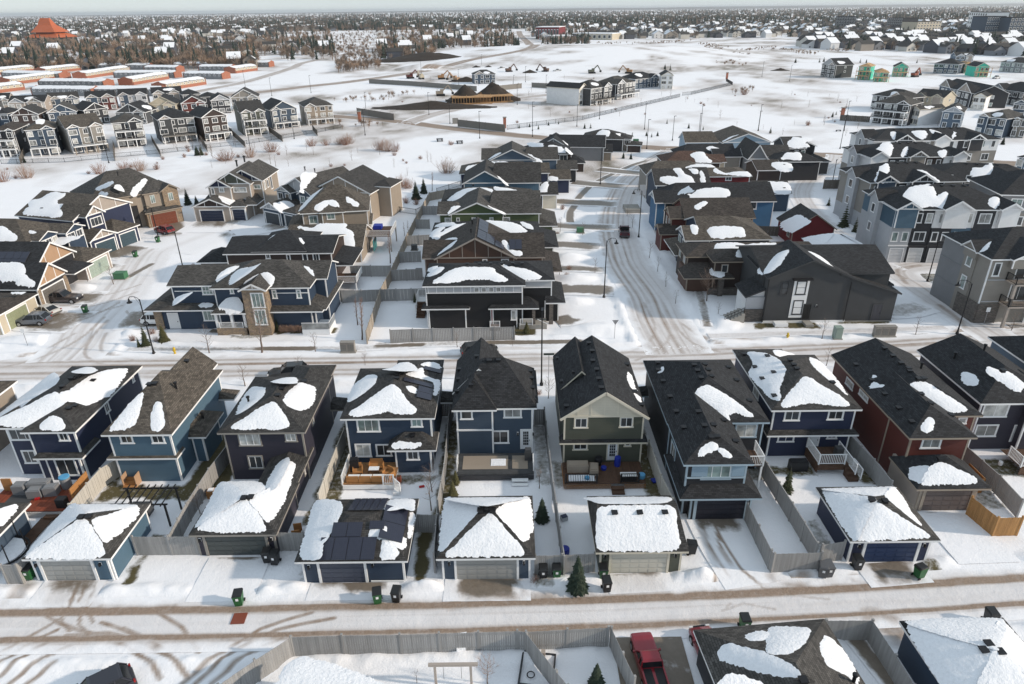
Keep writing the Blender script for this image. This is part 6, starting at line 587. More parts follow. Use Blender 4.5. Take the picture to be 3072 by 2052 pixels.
DATA['fences'] = [
['long grey board fence along the lower edge of the alley',[(-16.94,26.47),(-15.42,28.09),(-13.74,29.73),(-10.66,29.82),(-7.1,29.82),(-4.69,29.88),(.13,30.01),(.66,29.94),(5.79,30.2)],1.8,'grey',1],
['grey dividing fence slanting down from the long alley fence',[(.7,29.81),(2.36,27.13),(2.96,26.18)],1.8,'grey',1],
['grey fence beside the concrete pad of the red pickup',[(5.97,30.17),(6.4,28.31),(6.82,26.69)],1.8,'grey',1],
['grey fence between the hip-roofed building and the corner garage',[(19.4,30.55),(22.28,30.51),(22.42,27.95),(22.45,25.93)],1.8,'grey',1],
['grey gate fence between the teal garage and the plum house garage',[(-27.98,38.8),(-22.75,38.76)],1.8,'grey',1],
['grey fence running back beside the pergola yard',[(-25.33,50.29),(-25.58,46.93),(-25.58,42.52),(-25.32,38.83)],1.8,'grey',0],
['cream fence beside the leftmost deck',[(-34.01,48.78),(-34.77,47.1),(-34.79,45.1),(-34.73,42.5)],1.8,'white',0],
['pale fence along the narrow dark side yard of the plum house',[(-15.49,52.8),(-15.56,47.22),(-15.52,43.45)],1.8,'white',0],
['short grey fence between the plum house garage and the solar garage',[(-17.38,39.09),(-15.56,39.06)],1.8,'grey',1],
['grey fence between the cedar deck yard and the centre yard',[(-5.91,57.51),(-6.05,54.67),(-5.84,47.19),(-5.97,42.54),(-5.68,36.71)],1.8,'grey',0],
['short grey fence right of the solar garage',[(-7.59,40.97),(-5.81,40.83)],1.8,'grey',1],
['grey fence between the centre yard and the cream garage yard',[(3.04,56.08),(3.14,48.74),(3.22,44.62),(3.4,39.33),(3.5,36.27)],1.8,'grey',0],
['grey gate fence between the two centre garages',[(1.47,36.43),(3.36,36.47),(5.66,36.57)],1.8,'grey',1],
['white fence between the olive house and the long black-roofed house',[(12.04,50.38),(12.1,45.44),(12.42,42.41)],1.8,'white',0],
['grey fence between the two navy and black-roofed houses',[(21.16,49.33),(21.49,41.76),(21.64,37.35)],1.8,'grey',0],
['pale grey vinyl fence wrapping the narrow snowy side yard',[(18.07,41.82),(18.13,36.69),(18.22,36.35),(21.61,36.44)],1.8,'grey',1],
['short grey fence left of the navy garage',[(21.92,37.19),(23.68,37.53)],1.8,'grey',1],
['grey fence beside the dark red house wall',[(30,51.01),(30.42,47.2),(30.44,44.27)],1.8,'grey',0],
['grey fence right of the red house',[(39.27,48.99),(39.51,44.79),(39.29,41.81)],1.8,'grey',0],
['new cedar fence wrapping the yard right of the brown garage door',[(35.65,42.23),(36.11,39.81),(37.97,39.86)],1.8,'cedar',1],
['dark gate fence between the centre blue and olive houses',[(2.1,55.83),(3.03,55.81)],1.8,'grey',0],
['dark gate fence left of the centre blue house',[(-7.08,57.54),(-5.95,57.51)],1.8,'dark',0],
['grey fence at the lower left corner by the trampoline',[(-35.78,36.08),(-34.71,36.07),(-34.44,39.92)],1.8,'grey',0],
['pale grey fence in front of the dark bungalow',[(-14.62,74.22),(-11.94,74.39),(.3,74.73)],1.8,'grey',0,'grey back-yard fences behind the centre column'],
['back fence climbing along the centre column of yards',[(-17.44,73.98),(-18.03,87.49),(-17.8,95.21),(-17.78,103.43),(-17.78,111.27),(-17.62,122.12),(-17.34,131.55),(-17.01,142.35),(-13.79,144.82)],1.8,'weathered',0,'grey back-yard fences behind the centre column'],
['grey cross fence directly above the dark bungalow yard',[(-17.93,87.49),(-11.72,87.69)],1.8,'grey',0,'grey back-yard fences behind the centre column'],
['grey cross fence second above the dark bungalow yard',[(-17.8,95.21),(-13.23,95.57)],1.8,'grey',0,'grey back-yard fences behind the centre column'],
['grey cross fence beside the solar-panelled brown house',[(-17.66,103.43),(-14.39,103.68)],1.8,'grey',0,'grey back-yard fences behind the centre column'],
['grey cross fence beside the dark green house',[(-17.64,112.1),(-13.66,112.63)],1.8,'grey',0,'grey back-yard fences behind the centre column'],
['grey cross fence beside the green gabled house',[(-17.35,122.11),(-14.89,122.01)],1.8,'grey',0,'grey back-yard fences behind the centre column'],
['grey topmost cross fence of the centre yards',[(-17.19,131.54),(-12.96,131.37)],1.8,'grey',0,'grey back-yard fences behind the centre column'],
['grey fence behind the corner tower house yard',[(-23.25,87.09),(-17.99,87.49)],1.8,'grey',0,'grey back-yard fences behind the centre column'],
['grey fence behind the brown bungalow deck',[(-24.17,97.36),(-18.1,97.17)],1.8,'grey',0,'grey back-yard fences behind the centre column'],
['fence right of the corner house porch',[(-24.56,87.3),(-21.66,87.36)],1.8,'grey',0,'grey back-yard fences behind the centre column'],
['brown fence beside the barn red garage',[(43.16,115.58),(46.58,115.19)],1.8,'dark',0],
['dark timber bin enclosure by the townhouse lane',[(68.63,149.18),(73.35,148.95),(78.73,160.13)],2,'dark',0],
['black iron fence behind the spruce trees',[(-28.75,137.23),(-18.55,131.64),(-17.64,133.85)],1.2,'iron',0],
['black iron fence above the centre column',[(-16.1,148.81),(-11.34,155.77)],1.2,'iron',0],
['long grey fence left of the lone navy house',[(-77.07,401.29),(-51.9,385.82),(-15.99,355.57)],2.4,'concrete',0,'noise fences along the distant roads'],
['grey fence right of the lone navy house',[(-9.54,353.49),(6.29,367.56)],2.4,'concrete',0,'noise fences along the distant roads'],
['stepped concrete fence west of the side street',[(-59.15,277.56),(-42.15,259.95)],2.4,'concrete',0,'noise fences along the distant roads'],
['concrete fence beside the brick post at the collector road',[(-17.78,243.64),(-1.54,231.07)],2.4,'concrete',0,'noise fences along the distant roads'],
['grey fence left of the white house row',[(11.53,370.75),(25.01,361.79)],2.4,'concrete',0,'noise fences along the distant roads'],
['iron fence curving past the white house row',[(-.85,235.82),(26.27,256.03),(48.91,285.97),(76.22,322.19)],1.5,'iron',0,'noise fences along the distant roads'],
['iron fence round the pond bend',[(78.69,327.86),(83.26,330.43),(114.4,371.7),(116.79,391.71)],1.5,'iron',0,'noise fences along the distant roads'],
['dark fence left of the black modern house',[(115.3,247.67),(123.27,242.92)],2,'dark',0,'noise fences along the distant roads'],
['dark divider fence below the balcony house',[(-87.32,201.83),(-105.18,236.74)],1.8,'dark',0,'divider fences of the far left row'],
['dark divider fence left of the green wrapped house',[(-78.41,207.8),(-93.46,235.92)],1.8,'dark',0,'divider fences of the far left row'],
['dark divider fence right of the green wrapped house',[(-70.12,217.06),(-80.49,236.71)],1.8,'dark',0,'divider fences of the far left row'],
['dark divider fence left of the white deck house',[(-61.9,227.17),(-66.53,239.17)],1.8,'dark',0,'divider fences of the far left row'],
['dark divider fence left of the balcony house',[(-97.43,194.61),(-112.14,220.72)],1.8,'dark',0,'divider fences of the far left row'],
['dark divider fence left of the white and black house',[(-107.58,189.44),(-119.11,211.19)],1.8,'dark',0,'divider fences of the far left row'],
['dark divider fence left of the navy balcony house',[(-131.29,186.37),(-142.28,205.97)],1.8,'dark',0,'divider fences of the far left row'],
['black wire fence below the far left houses',[(-137.05,187.11),(-120.7,188.37),(-110.37,194.55),(-99.28,199.88),(-89.64,207.41),(-80.03,213.59),(-71.79,223.24),(-63.63,233.78),(-57.95,243.72)],1.2,'iron',0],
]
DATA['lamps'] = [
(-42.24,72,7,1,3,'black lamp leaning over the corner by the corner tower house'),
(-49.56,97.86,7.2,1,2.9,'black lamp in the middle of the cul-de-sac'),
(12.86,88.03,8.2,1,.2,'black lamp on the left kerb of the curving street'),
(22.37,115.41,8.2,1,3,'black lamp right of the dark red pickup'),
(20.53,155.78,8.2,1,.4,'black lamp at the upper left bend of the street'),
(54.24,74.98,6.6,1,2.6,'black lamp at the townhouse lane corner'),
(3.1,63.62,8.6,0,1.5,'tall dark pole between the centre blue and olive houses'),
(60.4,92.68,6,0,0,'thin lamp by the townhouse lane driveway'),
(73.16,154.96,5,0,1,'short lamp by the timber bin enclosure'),
(-62.73,117.71,5.6,1,3,'black lamp behind the red car'),
(38.87,198.31,8,0,.6,'distant lamp post at the collector junction'),
(49.1,211.83,7,0,.6,'distant lamp post right of the collector junction'),
(-9.37,219.29,8,0,.6,'distant lamp post above the open field bench'),
(7.16,221.24,9,0,.6,'distant lamp post behind the farthest left-row house'),
(-46.66,227.62,8,0,.6,'distant lamp post left of the snowy field'),
(92.72,195.81,9,0,.6,'distant lamp post left of the rear townhouse row'),
(121.46,176.16,9,0,.6,'distant lamp post right of the rear townhouse row'),
(80.25,227.93,6,0,.6,'distant lamp post above the pale blue gable house'),
(56.27,209.6,8,0,.6,'distant lamp post left of the pale blue gable house'),
(-55.62,277.63,8,0,.6,'distant lamp post by the stepped concrete fence'),
(-30.86,273.65,8,0,.6,'distant lamp post before the lumber pile'),
(-21.08,250.78,8,0,.6,'distant lamp post by the side street corner'),
(3.3,301.62,8,0,.6,'distant lamp post left of the white house row'),
(7.52,232.82,9,0,.6,'distant lamp post before the iron fence'),
(32.5,257.33,9,0,.6,'distant lamp post under the iron fence'),
(22.88,241.01,7,0,.6,'distant lamp post by the small pines'),
(44.5,233.27,8,0,.6,'distant lamp post beside the pond path'),
(-55.61,463.93,8,0,.6,'distant lamp post by the arterial road'),
(-19.1,513.01,8,0,.6,'distant lamp post by the construction road'),
(-26.59,383.36,8,0,.6,'distant lamp post before the lone navy house'),
(8.98,399.2,8,0,.6,'distant lamp post beyond the lone navy house'),
(17.51,344.34,8,0,.6,'distant lamp post in front of the white house row'),
(2.24,369.25,6,0,.6,'distant lamp post past the fence end'),
(-138.04,380.42,9,0,.6,'distant lamp post left of the arterial'),
(-97.37,355.75,8,0,.6,'distant lamp post on the arterial verge'),
(-113.25,344.8,8,0,.6,'distant lamp post behind the far left row'),
(61.11,226.24,8,0,.6,'distant lamp post on the pond bank'),
(80.3,227.83,8,0,.6,'distant lamp post by the pond edge'),
(107.19,225.99,9,0,.6,'distant lamp post behind the rear townhouse row'),
(143.54,413.83,8,0,.6,'distant lamp post far across the pond'),
(149.37,387.2,8,0,.6,'distant lamp post before the unfinished wooden houses'),
(-107.92,186.81,9,0,.6,'distant lamp post on the bank under the far left row'),
(-75.57,203.78,9,0,.6,'distant lamp post among the willow shrubs'),
(-68.03,222.26,7,0,.6,'distant lamp post under the stepped gable house'),
]
DATA['bins'] = [
(-18.7,34.01,'green',.15,'green bin standing alone in the snowy drive'),
(-34.91,36.58,'black',0,'black bin left of the teal garage'),
(-34.5,36.57,'green',0,'green bin left of the teal garage'),
(-18.03,37.99,'black',.1,'left black bin beside the plum house garage'),
(-17.41,37.78,'black',-.05,'right black bin beside the plum house garage'),
(-9.31,34.05,'green',.2,'tilted green bin before the solar garage'),
(-8.04,34.16,'black',-.1,'black bin before the solar garage'),
(2.01,36.08,'black',0,'black bin right of the centre garage'),
(2.97,36.12,'green',0,'green bin right of the centre garage'),
(6.24,36.02,'green',0,'green bin left of the cream garage door'),
(6.32,34.86,'black',.1,'black bin in front of the cream garage'),
(24.4,36.64,'black',0,'black bin left of the dark blue garage door'),
(28.4,35.79,'green',1.9,'toppled-looking green bin right of the dark blue door'),
(21.65,35.96,'grey',-.3,'left grey bin on the snow bank'),
(22.06,36.01,'grey',0,'right grey bin on the snow bank'),
(13.03,38.38,'black',1.5,'black bin beside the cream garage wall'),
(14.78,31.5,'green',0,'green bin above the hip-roofed building'),
(30.8,31.77,'black',0,'black bin behind the corner garage'),
(-61.9,107.67,'green',0,'green bin on the cul-de-sac snow'),
(-61.84,115.61,'green',0,'green bin near the red car'),
(-57.29,84.61,'green',.2,'green bin beside the parked white sedan drive'),
(-65.56,85.08,'black',0,'black bin left of the white sedan'),
(-66.17,87.68,'black',0,'black bin beside the dark pickup tailgate'),
(-71.44,108.77,'black',0,'black bin right of the sage door'),
(-71.34,111.06,'black',0,'black bin left of the navy triple garage'),
(6.5,106.34,'black',0,'black bin beside the solar-panelled house'),
(11.05,150.88,'black',0,'black bin beside the cream garage gable'),
]
DATA['boxes'] = [
(-59.14,97.63,1.7,1.2,1,'tgreen','dark green transformer box in the cul-de-sac island'),
(39.22,74.22,.9,.8,1.5,'sage','pale green cabinet on the street verge'),
(45.1,74.64,2.6,.6,1.35,'greige','triple grey community mailbox on the verge','community_mailbox',3),
(-19.29,71.95,1.7,.6,1.35,'greige','double grey community mailbox left of the centre houses','community_mailbox',2),
(12.44,118.61,1.3,.9,.9,'tgreen','green transformer box beside the curving street'),
(37.28,207.48,1.6,1,1.2,'tgreen','green box by the collector junction'),
(-19.12,250.63,2,1,1.8,'greige','grey cabinet by the far concrete fence'),
(-16.17,109.77,1,.8,.9,'char2','dark heat pump behind the brown house','air_conditioner'),
(-13.75,96.14,1,.8,1.5,'char2','dark covered box on the bungalow yard edge','covered_box'),
]
DATA['hydrants'] = [
(-39.75,72,'yellow hydrant by the left street corner'),
(33.23,74.13,'yellow hydrant before the charcoal stucco house'),
]
DATA['signs'] = [
(12.46,74.83,2.5,'yield','yield sign seen from behind at the junction'),
(-58.65,74.44,2.4,'plate','thin sign post on the left verge'),
(59.29,77.83,2.3,'plate','small white sign by the townhouse lane'),
(61.71,104.37,2.2,'plate','grey sign in front of the townhouse garage'),
(3.85,63.62,3.6,'blade','dark street name blade beside the tall pole'),
]
DATA['plants'] = [
('sapling','bare young tree before the corner porch','young bare street trees',[(-35.7,71.97,3.9)]),
('bare','tall thin bare tree before the stone tower','bare yard trees',[(-29.49,71.99,6.8)]),
('sapling','bare young tree right of the stone tower','young bare street trees',[(-23.22,72.14,2.9)]),
('sapling','bare tree behind the teal house','young bare street trees',[(-28.67,63.94,3.1)]),
('sapling','bare tree beyond the plum house','young bare street trees',[(-23.45,66.48,2.6)]),
('bare','reddish bare tree beyond the solar house','bare yard trees',[(-16.7,68.6,1.8)]),
('sapling','small bare tree left in the cul-de-sac island','young bare street trees',[(-63.66,96.56,2)]),
('sapling','taller bare tree in the cul-de-sac island','young bare street trees',[(-59.01,95.15,3.6)]),
('pink','pinkish tree beside the stone house drive','bare yard trees',[(-69.16,121.34,2.9)]),
('pink','pinkish tree in front of the brown house','bare yard trees',[(26.66,86.25,4.6)]),
('sapling','tiny tree before the charcoal house steps','young bare street trees',[(27.02,81.8,1.9)]),
('sapling','bare tree before the charcoal gable','young bare street trees',[(37.39,74.03,3.1)]),
('sapling','bare tree by the mailbox','young bare street trees',[(49.22,75.03,2.7)]),
('sapling','bare tree at the right townhouse corner','young bare street trees',[(61.46,75.88,2.8)]),
('sapling','thin bare tree in the cedar deck yard','young bare street trees',[(-6.64,43.48,3.5)]),
('bare','branching bare tree beside the cedar deck house','bare yard trees',[(-6.81,45.84,2.9)]),
('sapling','staked bare tree in the centre yard','young bare street trees',[(2.15,46.13,2.3)]),
('bare','bare tree beyond the side walk','bare yard trees',[(3.67,60.85,2.6)]),
('bare','bare bush-like tree by the grey fence','bare yard trees',[(-25.2,43.39,2)]),
('pink','pale bare tree in the lower yard','bare yard trees',[(-1.69,27.72,2.2)]),
('sapling','wrapped bare shoot in the lower yard','young bare street trees',[(-5.92,27.85,1.2)]),
('sapling','sapling by the green house drive','young bare street trees',[(8.87,119.2,2.9)]),
('sapling','sapling by the green transformer','young bare street trees',[(12.76,117.25,2.6)]),
('bare','bare tree left of the curving street','bare yard trees',[(7.27,97.26,2.4)]),
('sapling','sapling on the curving street verge','young bare street trees',[(12.74,97.87,2.6)]),
('sapling','first sapling on the right verge from the pickup','young bare street trees',[(22.21,104.45,3)]),
('sapling','second sapling on the right verge from the pickup','young bare street trees',[(22.28,98.09,2.7)]),
('sapling','third sapling on the right verge from the pickup','young bare street trees',[(22.21,91.71,2.6)]),
('sapling','fourth sapling on the right verge from the pickup','young bare street trees',[(22.23,85.48,2.3)]),
('sapling','sapling left of the upper street','young bare street trees',[(22.46,128.96,2.6)]),
('sapling','sapling above the pickup','young bare street trees',[(22.24,121.48,2.6)]),
('sapling','sapling near the teal house corner','young bare street trees',[(27.88,149.07,2.3)]),
('sapling','sapling before the dark bungalow corner','young bare street trees',[(6.08,77.85,1.1)]),
('sapling','sapling before the pale fence','young bare street trees',[(-6.52,72.54,2.6)]),
('sapling','sapling right of the pale fence','young bare street trees',[(.07,72.72,1.5)]),
('sapling','bare tree beyond the navy house','young bare street trees',[(35.09,67.28,2.6)]),
('columnar','tall columnar poplar left of the bungalow fence','columnar bare trees',[(-18.32,75.28,6.6)]),
('columnar','second columnar poplar behind the corner house','columnar bare trees',[(-19.74,79.69,4.5)]),
('columnar','reddish columnar tree behind the brown bungalow','columnar bare trees',[(-19.21,103.31,6.1)]),
('columnar','thin poplar beside the cross fence','columnar bare trees',[(-18.97,117.98,3)]),
('columnar','paired thin poplar beside the cross fence','columnar bare trees',[(-18.42,118.86,3)]),
('spruce','spruce standing by the alley left of the cream garage','garden evergreens',[(4.31,34.89,3.3)]),
('spruce','round spruce beside the centre garage','garden evergreens',[(2.2,42.19,2.3)]),
('spruce','blue spruce at the bottom of the lower yard','garden evergreens',[(4.76,27.43,2.1)]),
('gold','lower golden evergreen by the centre yard fence','garden evergreens',[(-5.02,45.13,1.8)]),
('gold','upper golden evergreen by the centre yard fence','garden evergreens',[(-4.9,46.9,1.5)]),
('pine','thin young spruce in the navy house yard','garden evergreens',[(22.7,45.5,2.4)]),
('juniper','pointed juniper at the corner bed','garden evergreens',[(-44.2,74.22,2.8)]),
('gold','golden pine at the corner bed','garden evergreens',[(-42.51,75.25,2.5)]),
('juniper','small topiary at the corner bed','garden evergreens',[(-44.94,73.96,1.4)]),
('spruce','spruce beside the peach gabled house','garden evergreens',[(-68.29,99.46,2.2)]),
('spruce','spruce right of the stone house','garden evergreens',[(-67.48,141.48,3.7)]),
('spruce','smaller spruce right of the stone house','garden evergreens',[(-65.61,141.4,2.1)]),
('spruce','left spruce behind the centre yards','garden evergreens',[(-20.03,144.12,4.1)]),
('spruce','right spruce behind the centre yards','garden evergreens',[(-18.95,149.15,3.6)]),
('spruce','big spruce by the iron fence','garden evergreens',[(-26.13,139.96,4.6)]),
('juniper','tall cedar shrub at the corner house wall','garden evergreens',[(-26.55,78.89,2.5)]),
('juniper','short cedar shrub at the corner house wall','garden evergreens',[(-29.54,78.23,1.8)]),
('juniper','columnar cedar beside the bungalow deck stairs','garden evergreens',[(-13.32,87.03,1.5)]),
('gold','yellow bare shrub at the bungalow corner','garden evergreens',[(1.83,76.7,1.7)]),
('pine','second pine along the lane','garden evergreens',[(62.97,129.52,2.7)]),
('pine','tallest pine along the lane','garden evergreens',[(60.44,120.43,4.5)]),
('pine','lowest pine along the lane','garden evergreens',[(60.82,116.85,3)]),
('pine','topmost pine along the lane','garden evergreens',[(64,135.33,1.9)]),
('gold','rounded evergreen at the teal house corner','garden evergreens',[(28.06,129.52,1.5)]),
('spruce','left dark spruce before the end house','garden evergreens',[(30.29,185.46,1.9)]),
('spruce','right dark spruce before the end house','garden evergreens',[(32.1,184.35,1.8)]),
('gold','golden shrub by the white car','garden evergreens',[(-42.32,75.23,2.2)]),
('spruce','small planted evergreen in the snowy park','evergreens planted across the park',[(59.42,234.64,1.8),(72.63,225.07,1.8),(140.61,199.28,2.5),(6.78,240.82,1.5),(13.39,244.31,1.4),(25.05,236.33,1.9),(35.57,215.85,1.9),(42.78,220.3,1.6),(46.23,220.07,1.6),(53.33,637.23,5.2),(78.2,683.63,4.3),(80.61,586.51,5.5),(92.53,579.24,4.2),(100.23,471.29,3.9),(202.17,518.78,3.5),(224.97,525.5,3.4),(248.75,511.56,2.8),(116.43,256.39,2),(26.91,534.05,3.4),(31.66,530.43,3.6),(-88.05,196.08,2.6),(-88.05,196.65,2.8),(-131.9,188.89,1.9)]),
('pine','small planted evergreen in the snowy park','evergreens planted across the park',[(63.24,230.83,1.4),(82.42,222.75,2.2),(3.2,238.49,1.8),(9.61,235.83,1.7),(17.04,246.75,1.4),(27.09,236.82,1.8),(38.18,219.22,1.7),(43.98,218.01,1.5),(47.71,634.13,4),(59.63,648.71,5.5),(80.82,644.79,4.3),(86.81,585.46,5),(125.08,753.18,5.4),(102.4,465.23,4.3),(219.2,519.04,3.6),(244.78,512.18,3.3),(279.18,502.64,3.2),(120.05,261.75,1.5),(29.27,530.79,3.6),(34.05,530.07,3.8),(-87.65,198.4,2.4),(-87,196.59,3),(54.45,245.27,1.7)]),
('willow','reddish bare willow clump on the snowy pond bank','willow shrubs on the pond bank',[(-121.89,165.45,3.7),(-118.86,169.24,3.8),(-103.03,173.39,3.5),(-97.6,175.67,3.5),(-94.62,176.38,3.5),(-76.73,188.23,3.6),(-71.91,192.59,3.7),(-68.27,200.29,3.6),(-59.01,209.19,3.2),(-55,210.27,2.4),(-51.43,211.38,2.6),(-48.8,212.57,3.5),(-37.84,201.26,3.9),(-35.41,199.51,4.2),(-32.95,198.69,3.5),(-15.58,169.74,4.3),(-31.87,149.09,4.4),(-29.6,143.79,4.1),(-29.37,151.69,3.8),(-25.57,152.91,3),(-24.63,155.73,3.2),(-23.07,154.21,2.7),(-49.21,210.33,3.5)]),
('columnar','reddish bare willow clump on the snowy pond bank','willow shrubs on the pond bank',[(-17.38,151.14,5.1)]),
('shrub','small bare brown shrub in the snow','small bare shrubs',[(-90.8,177.77,1.8),(-105.94,173.37,1),(-121.31,168.88,1.1),(-130.43,179.47,.7),(-90.46,193.64,1.4),(-95.25,190.84,1.2),(-85.53,196.51,1.2),(-75.2,192.78,1.2),(-17.59,208.39,1.7),(-21.64,140.97,1.6),(-19.62,139.68,1.6),(-46.59,75.7,1),(-45.16,77.71,1),(-43.42,75.33,1),(8.28,117.72,.8),(8.32,96.61,.8),(8.86,99.39,.9),(7.9,136.25,.8),(10.43,134.66,1.2),(25.1,111.98,.9),(26.01,108.73,.7),(2.71,61.69,.7),(-50.54,103.2,.5),(106.87,328.51,2.9),(100.26,237.98,1.9),(1.41,35.71,.7)]),
('grasses','tawny ornamental grass tuft along the corner house bed','ornamental grasses by the corner house',[(-28.91,77.85,1),(-28.67,77.91,1),(-28.43,77.98,1),(-28.12,77.82,1),(-27.89,77.89,1),(-27.65,77.96,1),(-27.34,77.8,1),(-27.1,77.87,1),(-26.86,77.94,1),(-26.56,77.78,1),(-26.32,77.85,1),(-26.08,77.92,1)]),
]
DATA['cars'] = [
('pickup',(.23,.01,.02),'bright red crew-cab pickup on the concrete pad at the bottom',8.07,28.6,1.65,.73),
('suv',(.22,.01,.02),'red car nosing out from behind the hip-roofed building',11.98,29.3,1.7,.8),
('suv',(.02,.02,.03),'dark car cut off by the lower left edge',-24.48,26.85,-2.47,.85),
('suv',(.02,.02,.02),'dark car on the street behind the plum house',-24.61,66.09,-2.98),
('suv',(.03,.03,.03),'black car on the street behind the centre blue house',-3.81,70.91,.21),
('pickup',(.05,.04,.04),'dark brown pickup in the cul-de-sac drive',-62.54,88.52,-.03),
('sedan',(.62,.6,.56),'cream-white sedan behind the grey SUV',-62.44,84.41,2.8),
('suv',(.11,.12,.14),'blue-grey SUV in the left driveway',-62.12,81.08,-3.09),
('suv',(.74,.74,.74),'white SUV in the corner house driveway',-45.57,80.79,-.03),
('suv',(.25,.02,.02),'red SUV before the cedar garage door',-63.22,121.25,2.59),
('pickup',(.06,.01,.02),'dark maroon pickup driving up the curving street',20.09,117.18,1.46),
('sedan',(.02,.03,.04),'dark blue car parked by the lane',70.85,164.22,-.97),
('suv',(.03,.03,.03),'dark truck on the distant construction road',-10.87,548.78,-2.56),
('sedan',(.03,.03,.03),'dark car on the far arterial bend',17.92,795,1.6),
('sedan',(.05,.05,.06),'second car on the far arterial bend',22.14,743.35,1.59),
('pickup',(.5,.5,.5),'white pickup at the distant building site',30.69,466.42,-2.81),
('pickup',(.55,.55,.55),'white pickup by the wrapped unfinished house',260.86,389.37,-2.65),
('pickup',(.3,.3,.31),'grey truck among the site diggers',-5.17,489.61,-2.46),
]
